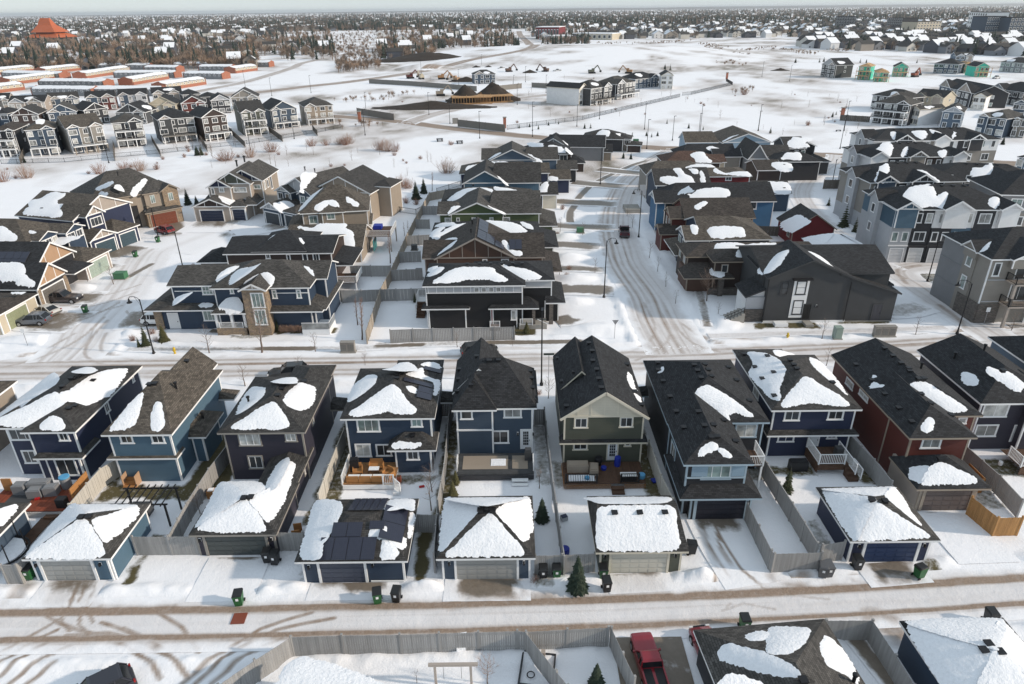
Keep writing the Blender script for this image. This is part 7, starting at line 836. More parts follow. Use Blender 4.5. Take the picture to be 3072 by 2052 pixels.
DATA['things'] = [
['deck','cedar deck with white and glass railing behind the dark blue house','deck',(-14.3,46),0,[('boards',0,4.3,.25,3.3,.5,'y','paint:oak'),('skirt_board',0,4.3,.14,.22,.1,.5,'white'),('skirt_board',0,.08,.2,3.3,.1,.5,'white'),('rail',0,.15,0,3.2,.56,.95,'white'),('rail',3.4,.2,4.3,.2,.56,.95,'white'),('rail',4.3,.2,4.9,-.5,.3,.9,'white'),('step',4.3,4.9,-.6,.2,.02,.25,'white')]],
['garden_sofa','low cedar sofa seen from behind on the cedar deck edge','sofa',(-14,46.4),0,[('seat',0,3.1,.15,.8,.6,.85,'cedar'),('cushion',.05,1,.12,.7,.85,.93,'white'),('cushion',1.09,2.04,.12,.7,.85,.93,'white'),('cushion',2.13,3.08,.12,.7,.85,.93,'white'),('backrest',0,1,0,.1,.6,1.2,'cedar'),('backrest',1.04,2.04,0,.1,.6,1.2,'cedar'),('backrest',2.08,3.08,0,.1,.6,1.2,'cedar')]],
['garden_table','low wooden table with a snowy top on the cedar deck','table',(-12.4,47.5),0,[('tabletop',0,.95,0,.6,.92,.98,'deck'),('snow_cap',.05,.9,.05,.55,.98,1.04,'snow'),('leg',0,.07,0,.07,.56,.92,'deck'),('leg',0,.07,.53,.6,.56,.92,'deck'),('leg',.88,.95,0,.07,.56,.92,'deck'),('leg',.88,.95,.53,.6,.56,.92,'deck')]],
['garden_armchair','wooden armchair left of the snowy table','chair',(-13.6,47.4),.2,[('seat',0,.7,0,.75,.75,.92,'cedar'),('backrest',0,.7,.65,.75,.92,1.35,'cedar'),('armrest',-.08,0,0,.75,.6,1.1,'cedar'),('armrest',.7,.78,0,.75,.6,1.1,'cedar')]],
['garden_loveseat','slatted wooden loveseat behind the snowy table','chair',(-12.4,48.2),0,[('seat',0,1.1,0,.6,.75,.92,'cedar'),('backrest',0,1.1,.5,.6,.92,1.35,'cedar'),('armrest',-.08,0,0,.6,.6,1.1,'cedar'),('armrest',1.1,1.18,0,.6,.6,1.1,'cedar')]],
['garden_armchair','wooden armchair right of the snowy table','chair',(-11.1,47.2),-.6,[('seat',0,.7,0,.75,.75,.92,'cedar'),('backrest',0,.7,.65,.75,.92,1.35,'cedar'),('armrest',-.08,0,0,.75,.6,1.1,'cedar'),('armrest',.7,.78,0,.75,.6,1.1,'cedar')]],
['covered_barbecue','black covered barbecue on the cedar deck','barbecue',(-14,47.9),.1,[('cover',0,.75,0,.6,.56,1.6,'paint:black'),('cover_top',.06,.69,.06,.54,1.6,1.75,'paint:black')]],
['planter_pot','terracotta planter pot on the cedar deck corner','planter',(-9.9,46.9),0,[('pot',0,.35,0,.35,.02,.7,'paint:rust'),('soil',.05,.3,.05,.3,.7,.74,'deck')]],
['deck','charcoal deck with two beige rugs behind the centre blue house','deck',(-4.85,47.3),0,[('boards',0,6.6,0,3.1,.55,'x','paint:char2'),('skirt_board',0,6.6,-.08,-.02,.1,.55,'paint:charcoal'),('rug',.45,4.4,.75,2.7,.6,.62,'paint:tan'),('rug',4.75,6.1,.75,2.7,.6,.62,'paint:tan'),('rail',.03,.5,.03,1.6,.6,.95,'white'),('rail',6.57,.5,6.57,1.6,.6,.95,'white'),('step',4.7,6.1,-.5,-.1,.2,.27,'white'),('step',4.7,6.1,-.9,-.55,.04,.1,'white'),('snow_drift',2.9,4.2,1.2,2.2,.62,.65,'snow')]],
['covered_barbecue','grey covered barbecue on the charcoal deck','barbecue',(1,49.2),0,[('cover',0,.6,0,.6,.6,1.5,'paint:char2'),('lid',.05,.55,.05,.5,1.5,1.7,'paint:char2')]],
['deck','dark wet deck with black railing and cedar lattice skirt','deck',(4.25,46),0,[('boards',0,6.8,0,3,.5,'y','deck'),('lattice',0,-.06,3.9,-.06,.05,.5,'cedar'),('lattice',5,-.06,6.8,-.06,.05,.5,'cedar'),('lattice',-.03,0,-.03,3,.05,.5,'cedar'),('rail',.1,.05,2.7,.05,.56,.9,'metal'),('rail',4.7,.05,6.2,.05,.56,.9,'metal'),('step',3.9,4.95,-.45,-.02,.05,.3,'deck'),('step',3.9,4.95,-.85,-.45,.02,.16,'deck'),('snow_drift',.4,2.6,.3,1.2,.56,.6,'snow')]],
['covered_sofa','long tan covered sofa under the olive house wall','sofa',(4.6,48.3),0,[('cover',0,1.8,-.85,0,.56,1.25,'paint:tan'),('cover_top',.1,1.7,-.75,-.1,1.25,1.32,'paint:tan')]],
['covered_chair','tan covered chair beside the covered sofa','chair',(6.55,48.2),-.1,[('cover',0,.75,-1.15,0,.56,1.1,'paint:tan'),('cover_top',.08,.66,-1.05,-.1,1.1,1.18,'paint:tan')]],
['barrel','blue plastic barrel beside the olive house door','barrel',(8.75,48.2),0,[('drum',.25,.25,.56,1.45,.28,'royal')]],
['covered_barbecue','black kettle barbecue beside the covered chair','barbecue',(7.1,48.4),0,[('drum',.3,.2,.9,1.3,.35,'black'),('stand',.1,.5,.05,.4,.56,.9,'metal')]],
['toy_tub','blue toy tub near the olive house door','tub',(7.55,47.9),0,[('drum',.2,0,.56,.85,.24,'royal')]],
['storage_bench','dark storage bench at the lattice deck rail','bench',(9,46.3),0,[('seat',0,1.3,0,.5,.56,1,'paint:black'),('lid',-.03,1.33,-.03,.53,1,1.06,'white')]],
['plastic_bag','light blue plastic bag on the lattice deck corner','bag',(10.5,46.5),0,[('drum',.3,.2,.56,.95,.3,'sky')]],
['plastic_bag','light blue crumpled bag on the snowy part of the lattice deck','bag',(6,46.4),0,[('drum',.2,.2,.56,.8,.22,'sky')]],
['deck','stained deck with black mat and white lattice skirt behind the leftmost navy house','deck',(-42.5,43.2),0,[('boards',0,7,0,3.4,.55,'y','paint:rust'),('lattice',0,-.06,7,-.06,.05,.55,'white'),('mat',1.2,3.2,.4,3.2,.61,.62,'paint:char2'),('privacy_panel',6.9,6.98,.9,3.3,.62,2,'cedar'),('privacy_panel',.2,1,2.6,2.7,.62,1.8,'cedar'),('step',5.2,6.2,-.5,-.1,.05,.35,'deck')]],
['covered_chair','leftmost grey covered chair on the stained deck','chair',(-41.2,46),0,[('cover',0,1,-.8,0,.6,1.45,'paint:grey'),('cover_top',.1,.9,-.7,-.1,1.45,1.51,'paint:grey')],'covered patio furniture'],
['covered_chair','grey covered sofa on the stained deck','chair',(-40.1,46.2),.05,[('cover',0,1.7,-.8,0,.6,1.55,'paint:grey'),('cover_top',.1,1.6,-.7,-.1,1.55,1.61,'paint:grey')],'covered patio furniture'],
['covered_chair','low grey covered table on the stained deck','chair',(-39.8,45.5),.1,[('cover',0,1.1,-.8,0,.6,1.3,'paint:grey'),('cover_top',.1,1,-.7,-.1,1.3,1.36,'paint:grey')],'covered patio furniture'],
['covered_chair','rightmost grey covered chair on the stained deck','chair',(-38.6,45.7),.15,[('cover',0,1,-.8,0,.6,1.4,'paint:grey'),('cover_top',.1,.9,-.7,-.1,1.4,1.46,'paint:grey')],'covered patio furniture'],
['patio_heater','tall clear tub with a bright blue lid on the stained deck','tub',(-37.6,46),0,[('drum',.3,.2,.6,1.6,.4,'grey'),('drum',.3,.2,1.6,1.75,.42,'sky')]],
['covered_barbecue','black barbecue before the cedar privacy panel','barbecue',(-36.6,43.5),0,[('cover',0,.7,0,.6,.6,1.4,'paint:black')]],
['toy_car','small red toy on the stained deck','toy',(-39,44.5),.3,[('body',0,.35,0,.2,.62,.75,'paint:toyred')]],
['pergola','dark metal pergola frame in the teal house yard','pergola',(-30.9,41.9),0,[('post',0,.12,0,.12,0,2.1,'metal'),('post',0,.12,2,2.12,0,2.1,'metal'),('post',3.9,4.02,0,.12,0,2.1,'metal'),('post',3.9,4.02,2,2.12,0,2.1,'metal'),('beam',-.2,4.2,0,.1,2.1,2.2,'metal'),('beam',-.2,4.2,2,2.1,2.1,2.2,'metal'),('rafter',.15,.21,-.3,2.4,2.2,2.28,'metal'),('rafter',.67,.73,-.3,2.4,2.2,2.28,'metal'),('rafter',1.19,1.25,-.3,2.4,2.2,2.28,'metal'),('rafter',1.71,1.77,-.3,2.4,2.2,2.28,'metal'),('rafter',2.23,2.29,-.3,2.4,2.2,2.28,'metal'),('rafter',2.75,2.81,-.3,2.4,2.2,2.28,'metal'),('rafter',3.27,3.33,-.3,2.4,2.2,2.28,'metal'),('rafter',3.79,3.85,-.3,2.4,2.2,2.28,'metal')]],
['covered_barbecue','dark covered table under the pergola','barbecue',(-30.6,43),0,[('cover',0,1.5,0,.9,.05,.9,'paint:char2')]],
['chair_stack','orange wooden chairs leaning by the plum house garage','chair',(-16.6,39.3),.2,[('seat',0,.6,0,.6,.3,.36,'cedar'),('backrest',0,.6,.55,.62,.36,1.2,'cedar'),('seat',.1,.7,.7,1.2,.45,.5,'cedar'),('backrest',.1,.7,1.2,1.27,.3,1.3,'cedar'),('leg',0,.06,0,.06,0,.3,'cedar'),('leg',0,.06,.55,.61,0,.3,'cedar'),('leg',.55,.61,0,.06,0,.3,'cedar'),('leg',.55,.61,.55,.61,0,.3,'cedar')]],
['deck','raised deck with white railing and stairs behind the navy house','deck',(26,47.6),0,[('boards',0,2.6,0,2.6,1,'y','deck'),('skirt_board',0,2.6,-.05,0,.5,1,'deck'),('skirt_board',-.05,0,0,2.6,.2,1,'deck'),('rail',0,0,2.2,0,1.06,1,'white'),('rail',0,.05,0,2.6,1.06,1,'white'),('rail',2.6,-1.2,2.6,2.2,.9,1,'white'),('step',2.25,3.1,-.4,-.05,.05,.85,'deck'),('step',2.25,3.1,-.75,-.4,.05,.6,'deck'),('step',2.25,3.1,-1.1,-.75,.05,.35,'deck'),('rail',3.15,-1.2,3.15,.3,.4,1,'white')]],
['covered_barbecue','black covered barbecue on the raised white-railed deck','barbecue',(27.9,49.2),0,[('cover',0,.6,-.6,0,1.06,1.9,'paint:char2')]],
['storage_box','black covered box under the navy house wall','box',(23.9,48),0,[('cover',0,1.5,0,.7,.02,.9,'paint:black'),('cover_top',.06,1.44,.06,.64,.9,1,'paint:black')]],
['deck','white-railed deck behind the dark grey-purple house','deck',(43,47.2),0,[('boards',0,4,0,2.6,.8,'y','deck'),('rail',0,0,4,0,.86,1,'white'),('rail',0,.05,0,1.6,.86,1,'white'),('skirt_board',0,4,-.05,0,.1,.8,'deck')]],
['lawn_mower','small red mower on the bare soil by the right-hand deck','mower',(40.1,48.2),.2,[('deck_shell',0,.9,0,.55,.1,.4,'paint:toyred'),('engine',.3,.65,.12,.42,.4,.6,'paint:black')]],
['bucket','white bucket beside the right-hand deck','bucket',(42.3,48.5),0,[('drum',.15,.15,.02,.4,.17,'white')]],
['deck','dark balcony deck with white railing beside the long black-roofed house','deck',(18.6,45.2),0,[('boards',0,1.6,0,2.2,2.7,'y','deck'),('rail',0,0,1.6,0,2.75,.95,'white'),('rail',1.6,.05,1.6,2.2,2.75,.95,'white'),('post',1.45,1.6,0,.15,0,2.7,'white')]],
['trampoline','round black trampoline with a snowy mat at the left edge','trampoline',(-37.6,38.4),0,[('ring',0,0,.75,1.75,.16,'black'),('drum',0,0,.74,.8,1.55,'snowy'),('leg',1.44,1.5,.59,.65,0,2.4,'metal'),('leg',.24,.3,1.55,1.61,0,2.4,'metal'),('leg',-1.31,-1.25,.93,.99,0,2.4,'metal'),('leg',-1.53,-1.47,-.59,-.53,0,2.4,'metal'),('leg',-.21,-.15,-1.62,-1.56,0,2.4,'metal'),('leg',1.21,1.27,-1.04,-.98,0,2.4,'metal')]],
['garden_walk','wooden boardwalk between the deck and the left garage','path',(-37.6,39.9),0,[('boards',0,1,0,3,.12,'x','deck')]],
['swing_frame','weathered timber swing frame at the bottom yard','swing',(-4.8,27.59),0,[('beam',-.3,2.6,-.08,.08,1.75,1.93,'paint:taupe'),('post',0,.14,-.07,.07,0,1.75,'paint:taupe'),('post',2.1,2.24,-.07,.07,0,1.75,'paint:taupe'),('chain',.55,.57,-.01,.01,.6,1.75,'metal'),('chain',1.6,1.62,-.01,.01,.6,1.75,'metal')]],
['sandbox','square timber-edged bed with a black ring at the bottom yard','planter',(.44,27.75),-.15,[('edge',-.2,1.7,-.3,-.2,0,.25,'paint:charcoal'),('edge',-.3,-.2,-.3,2,0,.25,'paint:charcoal'),('edge',-.2,1.7,2,2.1,0,.25,'paint:charcoal'),('edge',1.7,1.8,-.3,2.1,0,.25,'paint:charcoal'),('ring',.4,.5,.15,.22,.07,'black'),('stump',.9,1.15,1.5,1.8,0,.9,'paint:taupe')]],
['snow_covered_chair','chair buried under a lump of snow by the lower fence','chair',(-3.65,29.77),.2,[('seat',0,.8,0,.7,0,.5,'snow'),('backrest',.05,.75,.5,.75,.5,1,'snow')]],
['storm_drain','rusty manhole plate lying on the alley','manhole',(-18.29,32.74),.05,[('plate',-.45,.45,-.45,.45,.06,.09,'paint:rust')]],
['pet_carrier','purple and grey toy crate in the cream garage yard','toy',(3.79,41.89),.4,[('body',0,.5,0,.4,.02,.35,'paint:ltgrey'),('lid',.02,.48,.02,.38,.35,.42,'paint:navy')]],
['toy_sled','blue plastic sled lying in the olive house yard','sled',(11.8,46.6),.2,[('base',0,.8,0,.5,.02,.1,'paint:royal'),('rim',-.03,.83,-.03,.53,.1,.16,'paint:royal')]],
['toy_tub','dark blue round sled propped on the gate fence','sled',(3.73,38.52),0,[('drum',0,0,.02,.5,.35,'royal')]],
['toy_car','red shovel head in the cedar deck yard','toy',(-7.93,46.31),.3,[('body',0,.45,0,.2,.02,.12,'paint:toyred')]],
['wooden_planter','square wooden planter beside the grey fence','planter',(-25.32,45.19),.1,[('body',0,.6,0,.6,0,.7,'cedar'),('soil',.08,.52,.08,.52,.7,.75,'snow')]],
['red_banner','bright red feather flag beyond the navy house','flag',(34.74,64.88),0,[('pole',0,.04,0,.04,0,2.6,'metal'),('cloth',.04,.8,0,.03,.9,2.2,'paint:flagred')]],
['timber_fin','cedar planter box behind the red house','planter',(36.5,44.9),0,[('side',0,2,0,.06,0,1.4,'cedar'),('side',0,.06,0,2.2,0,1.4,'cedar'),('side',1.94,2,0,2.2,0,1.4,'cedar')]],
['bin_enclosure','cedar bin enclosure beside the teal corner house','shed',(29.27,127.37),0,[('side',0,2.8,0,.08,0,1.9,'cedar'),('side',0,.08,0,2,0,1.9,'cedar'),('side',2.72,2.8,0,2,0,1.9,'cedar')]],
['lamp_pot','dark planter pot at the foot of the cul-de-sac lamp, left one','planter',(-49.82,97.99),0,[('drum',0,0,0,.9,.35,'char2')]],
['lamp_pot','dark planter pot at the foot of the cul-de-sac lamp, right one','planter',(-49.52,98.52),0,[('drum',0,0,0,.9,.35,'char2')]],
['porch_deck','raised back deck with white railing behind the brown bungalow','deck',(-25.6,91.5),0,[('boards',0,3.5,0,4,1.2,'y','deck'),('rail',0,0,3.5,0,1.25,1,'white'),('rail',3.5,0,3.5,4,1.25,1,'white'),('post',0,.15,0,.15,0,1.2,'white'),('post',3.3,3.45,0,.15,0,1.2,'white')]],
['porch_deck','two-level deck with blue tarp behind the tan house','deck',(-23.8,109),0,[('boards',0,4,0,6,2.6,'y','deck'),('rail',4,0,4,6,2.65,1,'white'),('rail',0,0,4,0,2.65,1,'white'),('tarp',.4,1.8,4,5.5,2.66,3.3,'paint:royal'),('screen',1,1.1,-.5,2.4,.2,2,'paint:tealx'),('post',0,.18,0,.18,0,2.6,'taupe'),('post',0,.18,5.8,5.98,0,2.6,'taupe'),('post',3.8,3.98,0,.18,0,2.6,'taupe'),('post',3.8,3.98,5.8,5.98,0,2.6,'taupe')]],
['porch_stairs','white-railed back stair and landing of the dark bungalow','stairs',(-12.49,81.63),0,[('step',0,1.1,0,.35,.02,.2,'deck'),('step',0,1.1,.35,.7,.02,.45,'deck'),('step',0,1.1,.7,1.05,.02,.7,'deck'),('step',0,1.1,1.05,1.4,.02,.95,'deck'),('step',0,1.1,1.4,1.75,.02,1.2,'deck'),('step',0,1.1,1.75,2.1,.02,1.45,'deck'),('landing',0,1.6,2.1,3.8,1.4,1.5,'white'),('rail',0,0,0,2.1,.9,.9,'white'),('rail',0,2.1,0,3.8,1.5,1,'white'),('rail',0,3.8,1.6,3.8,1.5,1,'white')]],
['steel_bench','low retaining bench in the pond park','bench',(104.32,224.74),.3,[('seat',0,1.6,0,.5,.3,.45,'metal'),('leg',0,.1,0,.5,0,.3,'metal'),('leg',1.5,1.6,0,.5,0,.3,'metal')]],
['picnic_table','dark picnic table in the open snowfield, left one','table',(-21.42,214.99),.2,[('tabletop',-1,1,-.4,.4,.75,.83,'metal'),('bench',-1,1,-.9,-.6,.42,.5,'metal'),('bench',-1,1,.6,.9,.42,.5,'metal'),('leg',-.8,-.6,-.8,.8,0,.75,'metal'),('leg',.6,.8,-.8,.8,0,.75,'metal')]],
['picnic_table','dark picnic table in the open snowfield, right one','table',(-15.08,210.74),.2,[('tabletop',-1,1,-.4,.4,.75,.83,'metal'),('bench',-1,1,-.9,-.6,.42,.5,'metal'),('bench',-1,1,.6,.9,.42,.5,'metal'),('leg',-.8,-.6,-.8,.8,0,.75,'metal'),('leg',.6,.8,-.8,.8,0,.75,'metal')]],
['brick_pillar','red brick pillar left of the collector road','pillar',(-54.37,258.45),0,[('shaft',-.5,.5,-.5,.5,0,3.4,'redbrick'),('cap',-.65,.65,-.65,.65,3.4,3.6,'concrete')],'brick pillars'],
['brick_pillar','red brick pillar at the concrete fence end','pillar',(-1.66,239.58),0,[('shaft',-.5,.5,-.5,.5,0,3.4,'redbrick'),('cap',-.65,.65,-.65,.65,3.4,3.6,'concrete')],'brick pillars'],
['brick_pillar','red brick pillar on the pond bend fence','pillar',(120.5,403.19),0,[('shaft',-.5,.5,-.5,.5,0,3.4,'redbrick'),('cap',-.65,.65,-.65,.65,3.4,3.6,'concrete')],'brick pillars'],
['brick_pillar','red brick pillar by the dark lane fence','pillar',(118.95,254.37),0,[('shaft',-.5,.5,-.5,.5,0,3.4,'redbrick'),('cap',-.65,.65,-.65,.65,3.4,3.6,'concrete')],'brick pillars'],
]
DATA['far'] = [
(-144.4,196.9,16,6,12,7.1,'charcoal','dkbrown','hb','leftmost dark balcony house of the far left front row'),
(-135.7,197.9,25,7.6,12,7.1,'slate','brown','hb','navy balcony house with an orange corner post'),
(-125.2,199.7,41,9.9,13,7.1,'greige','brown','xb','wide greige house with a long glass balcony'),
(-117.7,209.9,29,8.7,12,7.1,'charcoal','grey','hb','white and black house with two bright roof snow patches'),
(-106.9,215.8,32,10.8,14,7.1,'char2','black','hb','big flat-hipped house with two full balcony storeys'),
(-94.7,219.1,43,8.3,12,7.1,'dkbrown','black','gb','brown house with double white gables'),
(-86.7,229.7,29,8.2,13,7.1,'olive','char','xb','unfinished olive house with green wrapped windows'),
(-81.3,242.8,34,9.7,13,6.1,'slate','black','gb','stepped grey double-gable house with rear deck'),
(-72,251,24,10.4,13,6.2,'tan','grey','hb','pale hip-roofed house with a white deck, right end of the far left row'),
(-182,250,8,6.3,11,5,'slate','black','h','leftmost house of the far second row'),
(-171.8,245.8,18,8.8,12,5,'dkbrown','char','g','white double-gabled house in the far second row'),
(-162.7,251.5,24,9.4,12,5,'slate','grey','g','balcony house with cream gable in the far second row'),
(-152.4,256.5,49,8.6,11,5,'charcoal','black','g','black timbered house in the far second row'),
(-142.3,257.5,4,11.1,11,4,'char2','black','g','chalet-gabled house in the far second row'),
(-136.7,270.8,16,10.7,12,5,'buff','black','g','cream house with one tall black gable'),
(-125.3,274.1,24,9.1,11,5,'red','char','g','dark red house with a white dormer'),
(-117.2,282.4,24,7.5,11,5,'charcoal','black','g','dark steep-gabled house beside the red one'),
(-196.9,282.7,12,13.3,10,5,'taupe','black','x','tan-sided house with bright roof snow, far third row'),
(-186.7,292.2,32,11.2,10,5,'slate','char','x','grey gabled house of the far third row'),
(-174.3,296.5,24,11.3,10,5,'red','black','x','red and tan twin-gabled house of the far third row'),
(-165.2,305,21,11.4,10,5,'ltgrey','black','x','pale grey house of the far third row'),
(-153.5,310.5,25,12.2,10,5,'taupe','black','x','brown timber-gabled house of the far third row'),
(-138.3,305.6,31,7.6,10,5,'charcoal','black','h','black-roofed house of the far third row'),
(-126.6,295.9,22,6.1,10,5,'charcoal','black','h','low black-roofed house behind the dark gable'),
(-112.9,291.8,16,11.1,11,5,'greige','char','g','house with a cream street gable, right end of the far third row'),
(-210.4,293,20,6.4,10,5,'taupe','black','x','cut-off house at the left edge of the far third row'),
(123.4,242.4,-47,11.8,11,6.7,'charcoal','grey','hb','black modern house with stacked decks by the pond'),
(133.3,237.3,-68,3.5,12,5.2,'white','char','g','white two-tone house with black steep roof by the pond'),
(138.5,228.4,-35,6.2,13,5.3,'bluegrey','char','g','blue house with cream side wall and white gable'),
(143.2,217.3,-61,8.5,12,5.5,'slate','grey','h','navy and grey house with a window strip'),
(150.4,211.4,-46,3.9,12,5.5,'greige','black','h','house cut off at the right edge with brick balcony'),
(140.2,278.8,-64,14.8,11,5,'charcoal','char','h','dark hip house behind the black modern house'),
(155,275.1,-55,10.8,10,5,'buff','black','x','house with a lit timber gable in the right cluster'),
(181.2,305.6,-96,30.1,13,5.3,'charcoal','black','x','largest black-roofed house of the right cluster'),
(174.3,270.4,-42,4.6,10,5,'white','black','g','white twin-gabled house of the right cluster'),
(197,295.4,-85,17.4,13,5.3,'charcoal','black','h','dark house with open carport, right edge'),
(175.9,249.9,-39,4.2,11,5,'slate','grey','g','blue-grey gabled house at the right edge'),
(114.9,157,-63,2.9,11,5,'teal','char','h','teal house cut off by the right edge near the collector road'),
(176.5,414.7,-73,12.1,12,6.5,'char2','black','g','tall dark three-storey house standing alone'),
(247.7,427.6,-46,13.2,12,5.3,'slate','black','h','long navy house on the distant site'),
(289.8,433.1,-62,14.8,12,5.3,'grey','char','h','grey house at the right edge of the distant site'),
(187.8,393.9,-36,6.5,12,6.7,'wrap','osb','hu','unfinished wooden house with bare storeys and green wrap'),
(191.3,381.4,-23,6.8,14,4.5,'wrap','osb','hu','flat-topped unfinished house in green wrap'),
(214.9,408.8,-24,7.5,12,5,'wrap','black','gu','green wrapped bungalow under a black roof'),
(263.7,423.8,-9,5.1,12,5,'wrap','osb','hu','left green wrapped house at the right-hand site'),
(255.7,400.8,-8,7.4,12,5.3,'wrap','black','gu','green wrapped gabled house with a red tarp'),
(-19.1,391,10,12.3,9,4.9,'slate','char','h','lone navy house with white corner trim beyond the fence'),
(28.7,295.2,52,6.7,17,6.7,'white','black','g','white black-roofed house at the end of the distant row'),
(33.4,294.7,48,14.4,12,6.7,'char2','char','hb','dark grey house beside the white one'),
(46.3,314.4,48,16.1,12,6.4,'charcoal','grey','hb','dark house with timber balconies, third of the distant row'),
(62.2,358.2,37,17.2,12,4.5,'slate','black','h','blue-grey house with white trim in the distant row'),
(74,355.2,-7,6.2,14,6.3,'white','black','g','white house with black gable, right end of the distant row'),
(298.5,492.2,-10,11.6,10,5,'bluegrey','char','x','blue house with white gable at the edge of the dense right-hand quarter'),
(-322.1,464.8,-18,47.6,9,3.1,'grey','snow','r','grey row block, upper left'),
(-259.3,401.3,-11,40.5,9,3.1,'grey','snow','r','long grey row block, lower left'),
(-236.9,359.4,-12,34.3,9,3.1,'grey','snow','r','grey row block behind the third-row houses'),
(-204.9,354.7,-10,36.5,9,3.1,'grey','snow','r','long grey row block behind the tudor houses'),
(-245.6,454.7,-7,40,9,3.1,'grey','snow','r','long grey row block in the middle'),
(-294.8,525.3,-8,40,9,3.1,'grey','snow','r','upper grey row block'),
(-248.3,499.8,-14,25.1,9,3.1,'grey','snow','r','short grey row block with brick end'),
(-239.5,525.5,5,24.1,9,3.1,'grey','snow','r','upper grey row block near the arterial'),
(-197.4,443.2,-14,26.5,9,3.1,'grey','snow','r','grey row block with tall brick end'),
(-211.2,499.6,-8,23.2,9,3.1,'grey','snow','r','grey row block behind the tall brick end'),
(-196.2,536.4,-9,22.5,9,3.1,'grey','snow','r','farthest right grey row block'),
(-260.4,451.3,89,52.7,9,3.1,'buff','snow','r','cream row block with red brick gable, middle'),
(-209.6,406.7,85,37.8,9,3.1,'buff','snow','r','cream row block with red brick gable, front'),
(-176.5,374.5,76,32.7,9,3.1,'buff','snow','r','cream row block with red brick gable by the fence'),
(-178.5,479.8,76,25.4,9,3.1,'buff','snow','r','cream row block with red brick gable, right end'),
(-283.8,415.5,83,38.6,9,3.1,'buff','snow','r','cream row block with red brick gable, left'),
(-262.6,369.1,75,18.9,9,3.1,'buff','snow','r','cream row block at the left edge'),
(-310.3,492.2,80,32.3,9,3.1,'buff','snow','r','cream row block with snowy roof, upper left'),
(-341.2,490.3,80,31.8,9,3.1,'buff','snow','r','cream row block at the upper left edge'),
]
DATA['land'] = dict(temple=[(-694,1077),(-646,1074)],school=[(36,990),(66,982)],hall=[(51,910),(78,915)],hall2=[(82,959),(129,932)],apt=[(536,843),(558,845),(554,830),(591,836),(637,1044),(611,963),(624,1241),(626,1196),(525,964),(564,979),(520,1197),(547,1186)],piles=[(-63,579,44,20,7.5),(-19,314,9,9,7.5),(-7,318,12,8,7.5),(-31,295,26,7,2.5),(-22,500,5,3,2),(-14,499,5,3,2),(13,460,5,3,2),(-24,407,10,4,2.5),(169,456,6,3,1.5)],frame=[(-24,303,17,9),(-14,307,16,8)],dig=[(-58,429,'red',.5),(-51,424,'buff',2),(-39,422,'oak',.2),(-30,408,'peach',2.5),(-0,468,'brown',.4),(23,465,'brown',2.6),(51,450,'olive',.2),(73,447,'oak',2.8),(225,404,'rust',.5),(-32,337,'tan',.1)],fins=[(-230,440,'limebox'),(-206,457,'limebox')],brush=[([(213,796),(190,674),(168,575),(151,501)],5,160),([(214,669),(241,701),(251,712)],4,60),([(244,675),(254,661),(247,608)],4,60),([(188,609),(192,599)],3,25),([(287,666),(291,642)],3,30),([(40,819),(41,729),(42,646)],4,60),([(59,739),(89,747),(114,837)],8,80),([(158,826),(196,853)],8,70),([(64,612),(70,620)],4,30),([(-74,324),(-59,323),(-51,345)],3,40),([(108,335),(113,347)],2,20),([(-59,249),(-48,248)],4,15)])
# ------------------------------------------------------------------ ground, roads, walks, drives
def resample(pts,step):
 P=np.array(pts,float);n=len(P);out=[]
 for i in range(n-1):
  p0=P[max(i-1,0)];p1=P[i];p2=P[i+1];p3=P[min(i+2,n-1)]
  m=max(1,int(np.hypot(*(p2-p1))/step))
  for k in range(m):
   t=k/m
   out.append(0.5*((2*p1)+(p2-p0)*t+(2*p0-5*p1+4*p2-p3)*t*t+(3*p1-p0-3*p2+p3)*t**3))
 out.append(P[-1]);return np.array(out)
def seg_dist(x,y,line):
 """distance of many points to one polyline"""
 d=np.full(x.shape,1e9)
 for i in range(len(line)-1):
  ax,ay=line[i];bx,by=line[i+1];ux,uy=bx-ax,by-ay;L=ux*ux+uy*uy+1e-9
  t=np.clip(((x-ax)*ux+(y-ay)*uy)/L,0,1)
  d=np.minimum(d,np.hypot(x-ax-t*ux,y-ay-t*uy))
 return d
TRK=[(resample(t[0],1.5 if t[0][0][1]<110 else 6),t[1],t[2],t[3])for t in DATA['tracks']]
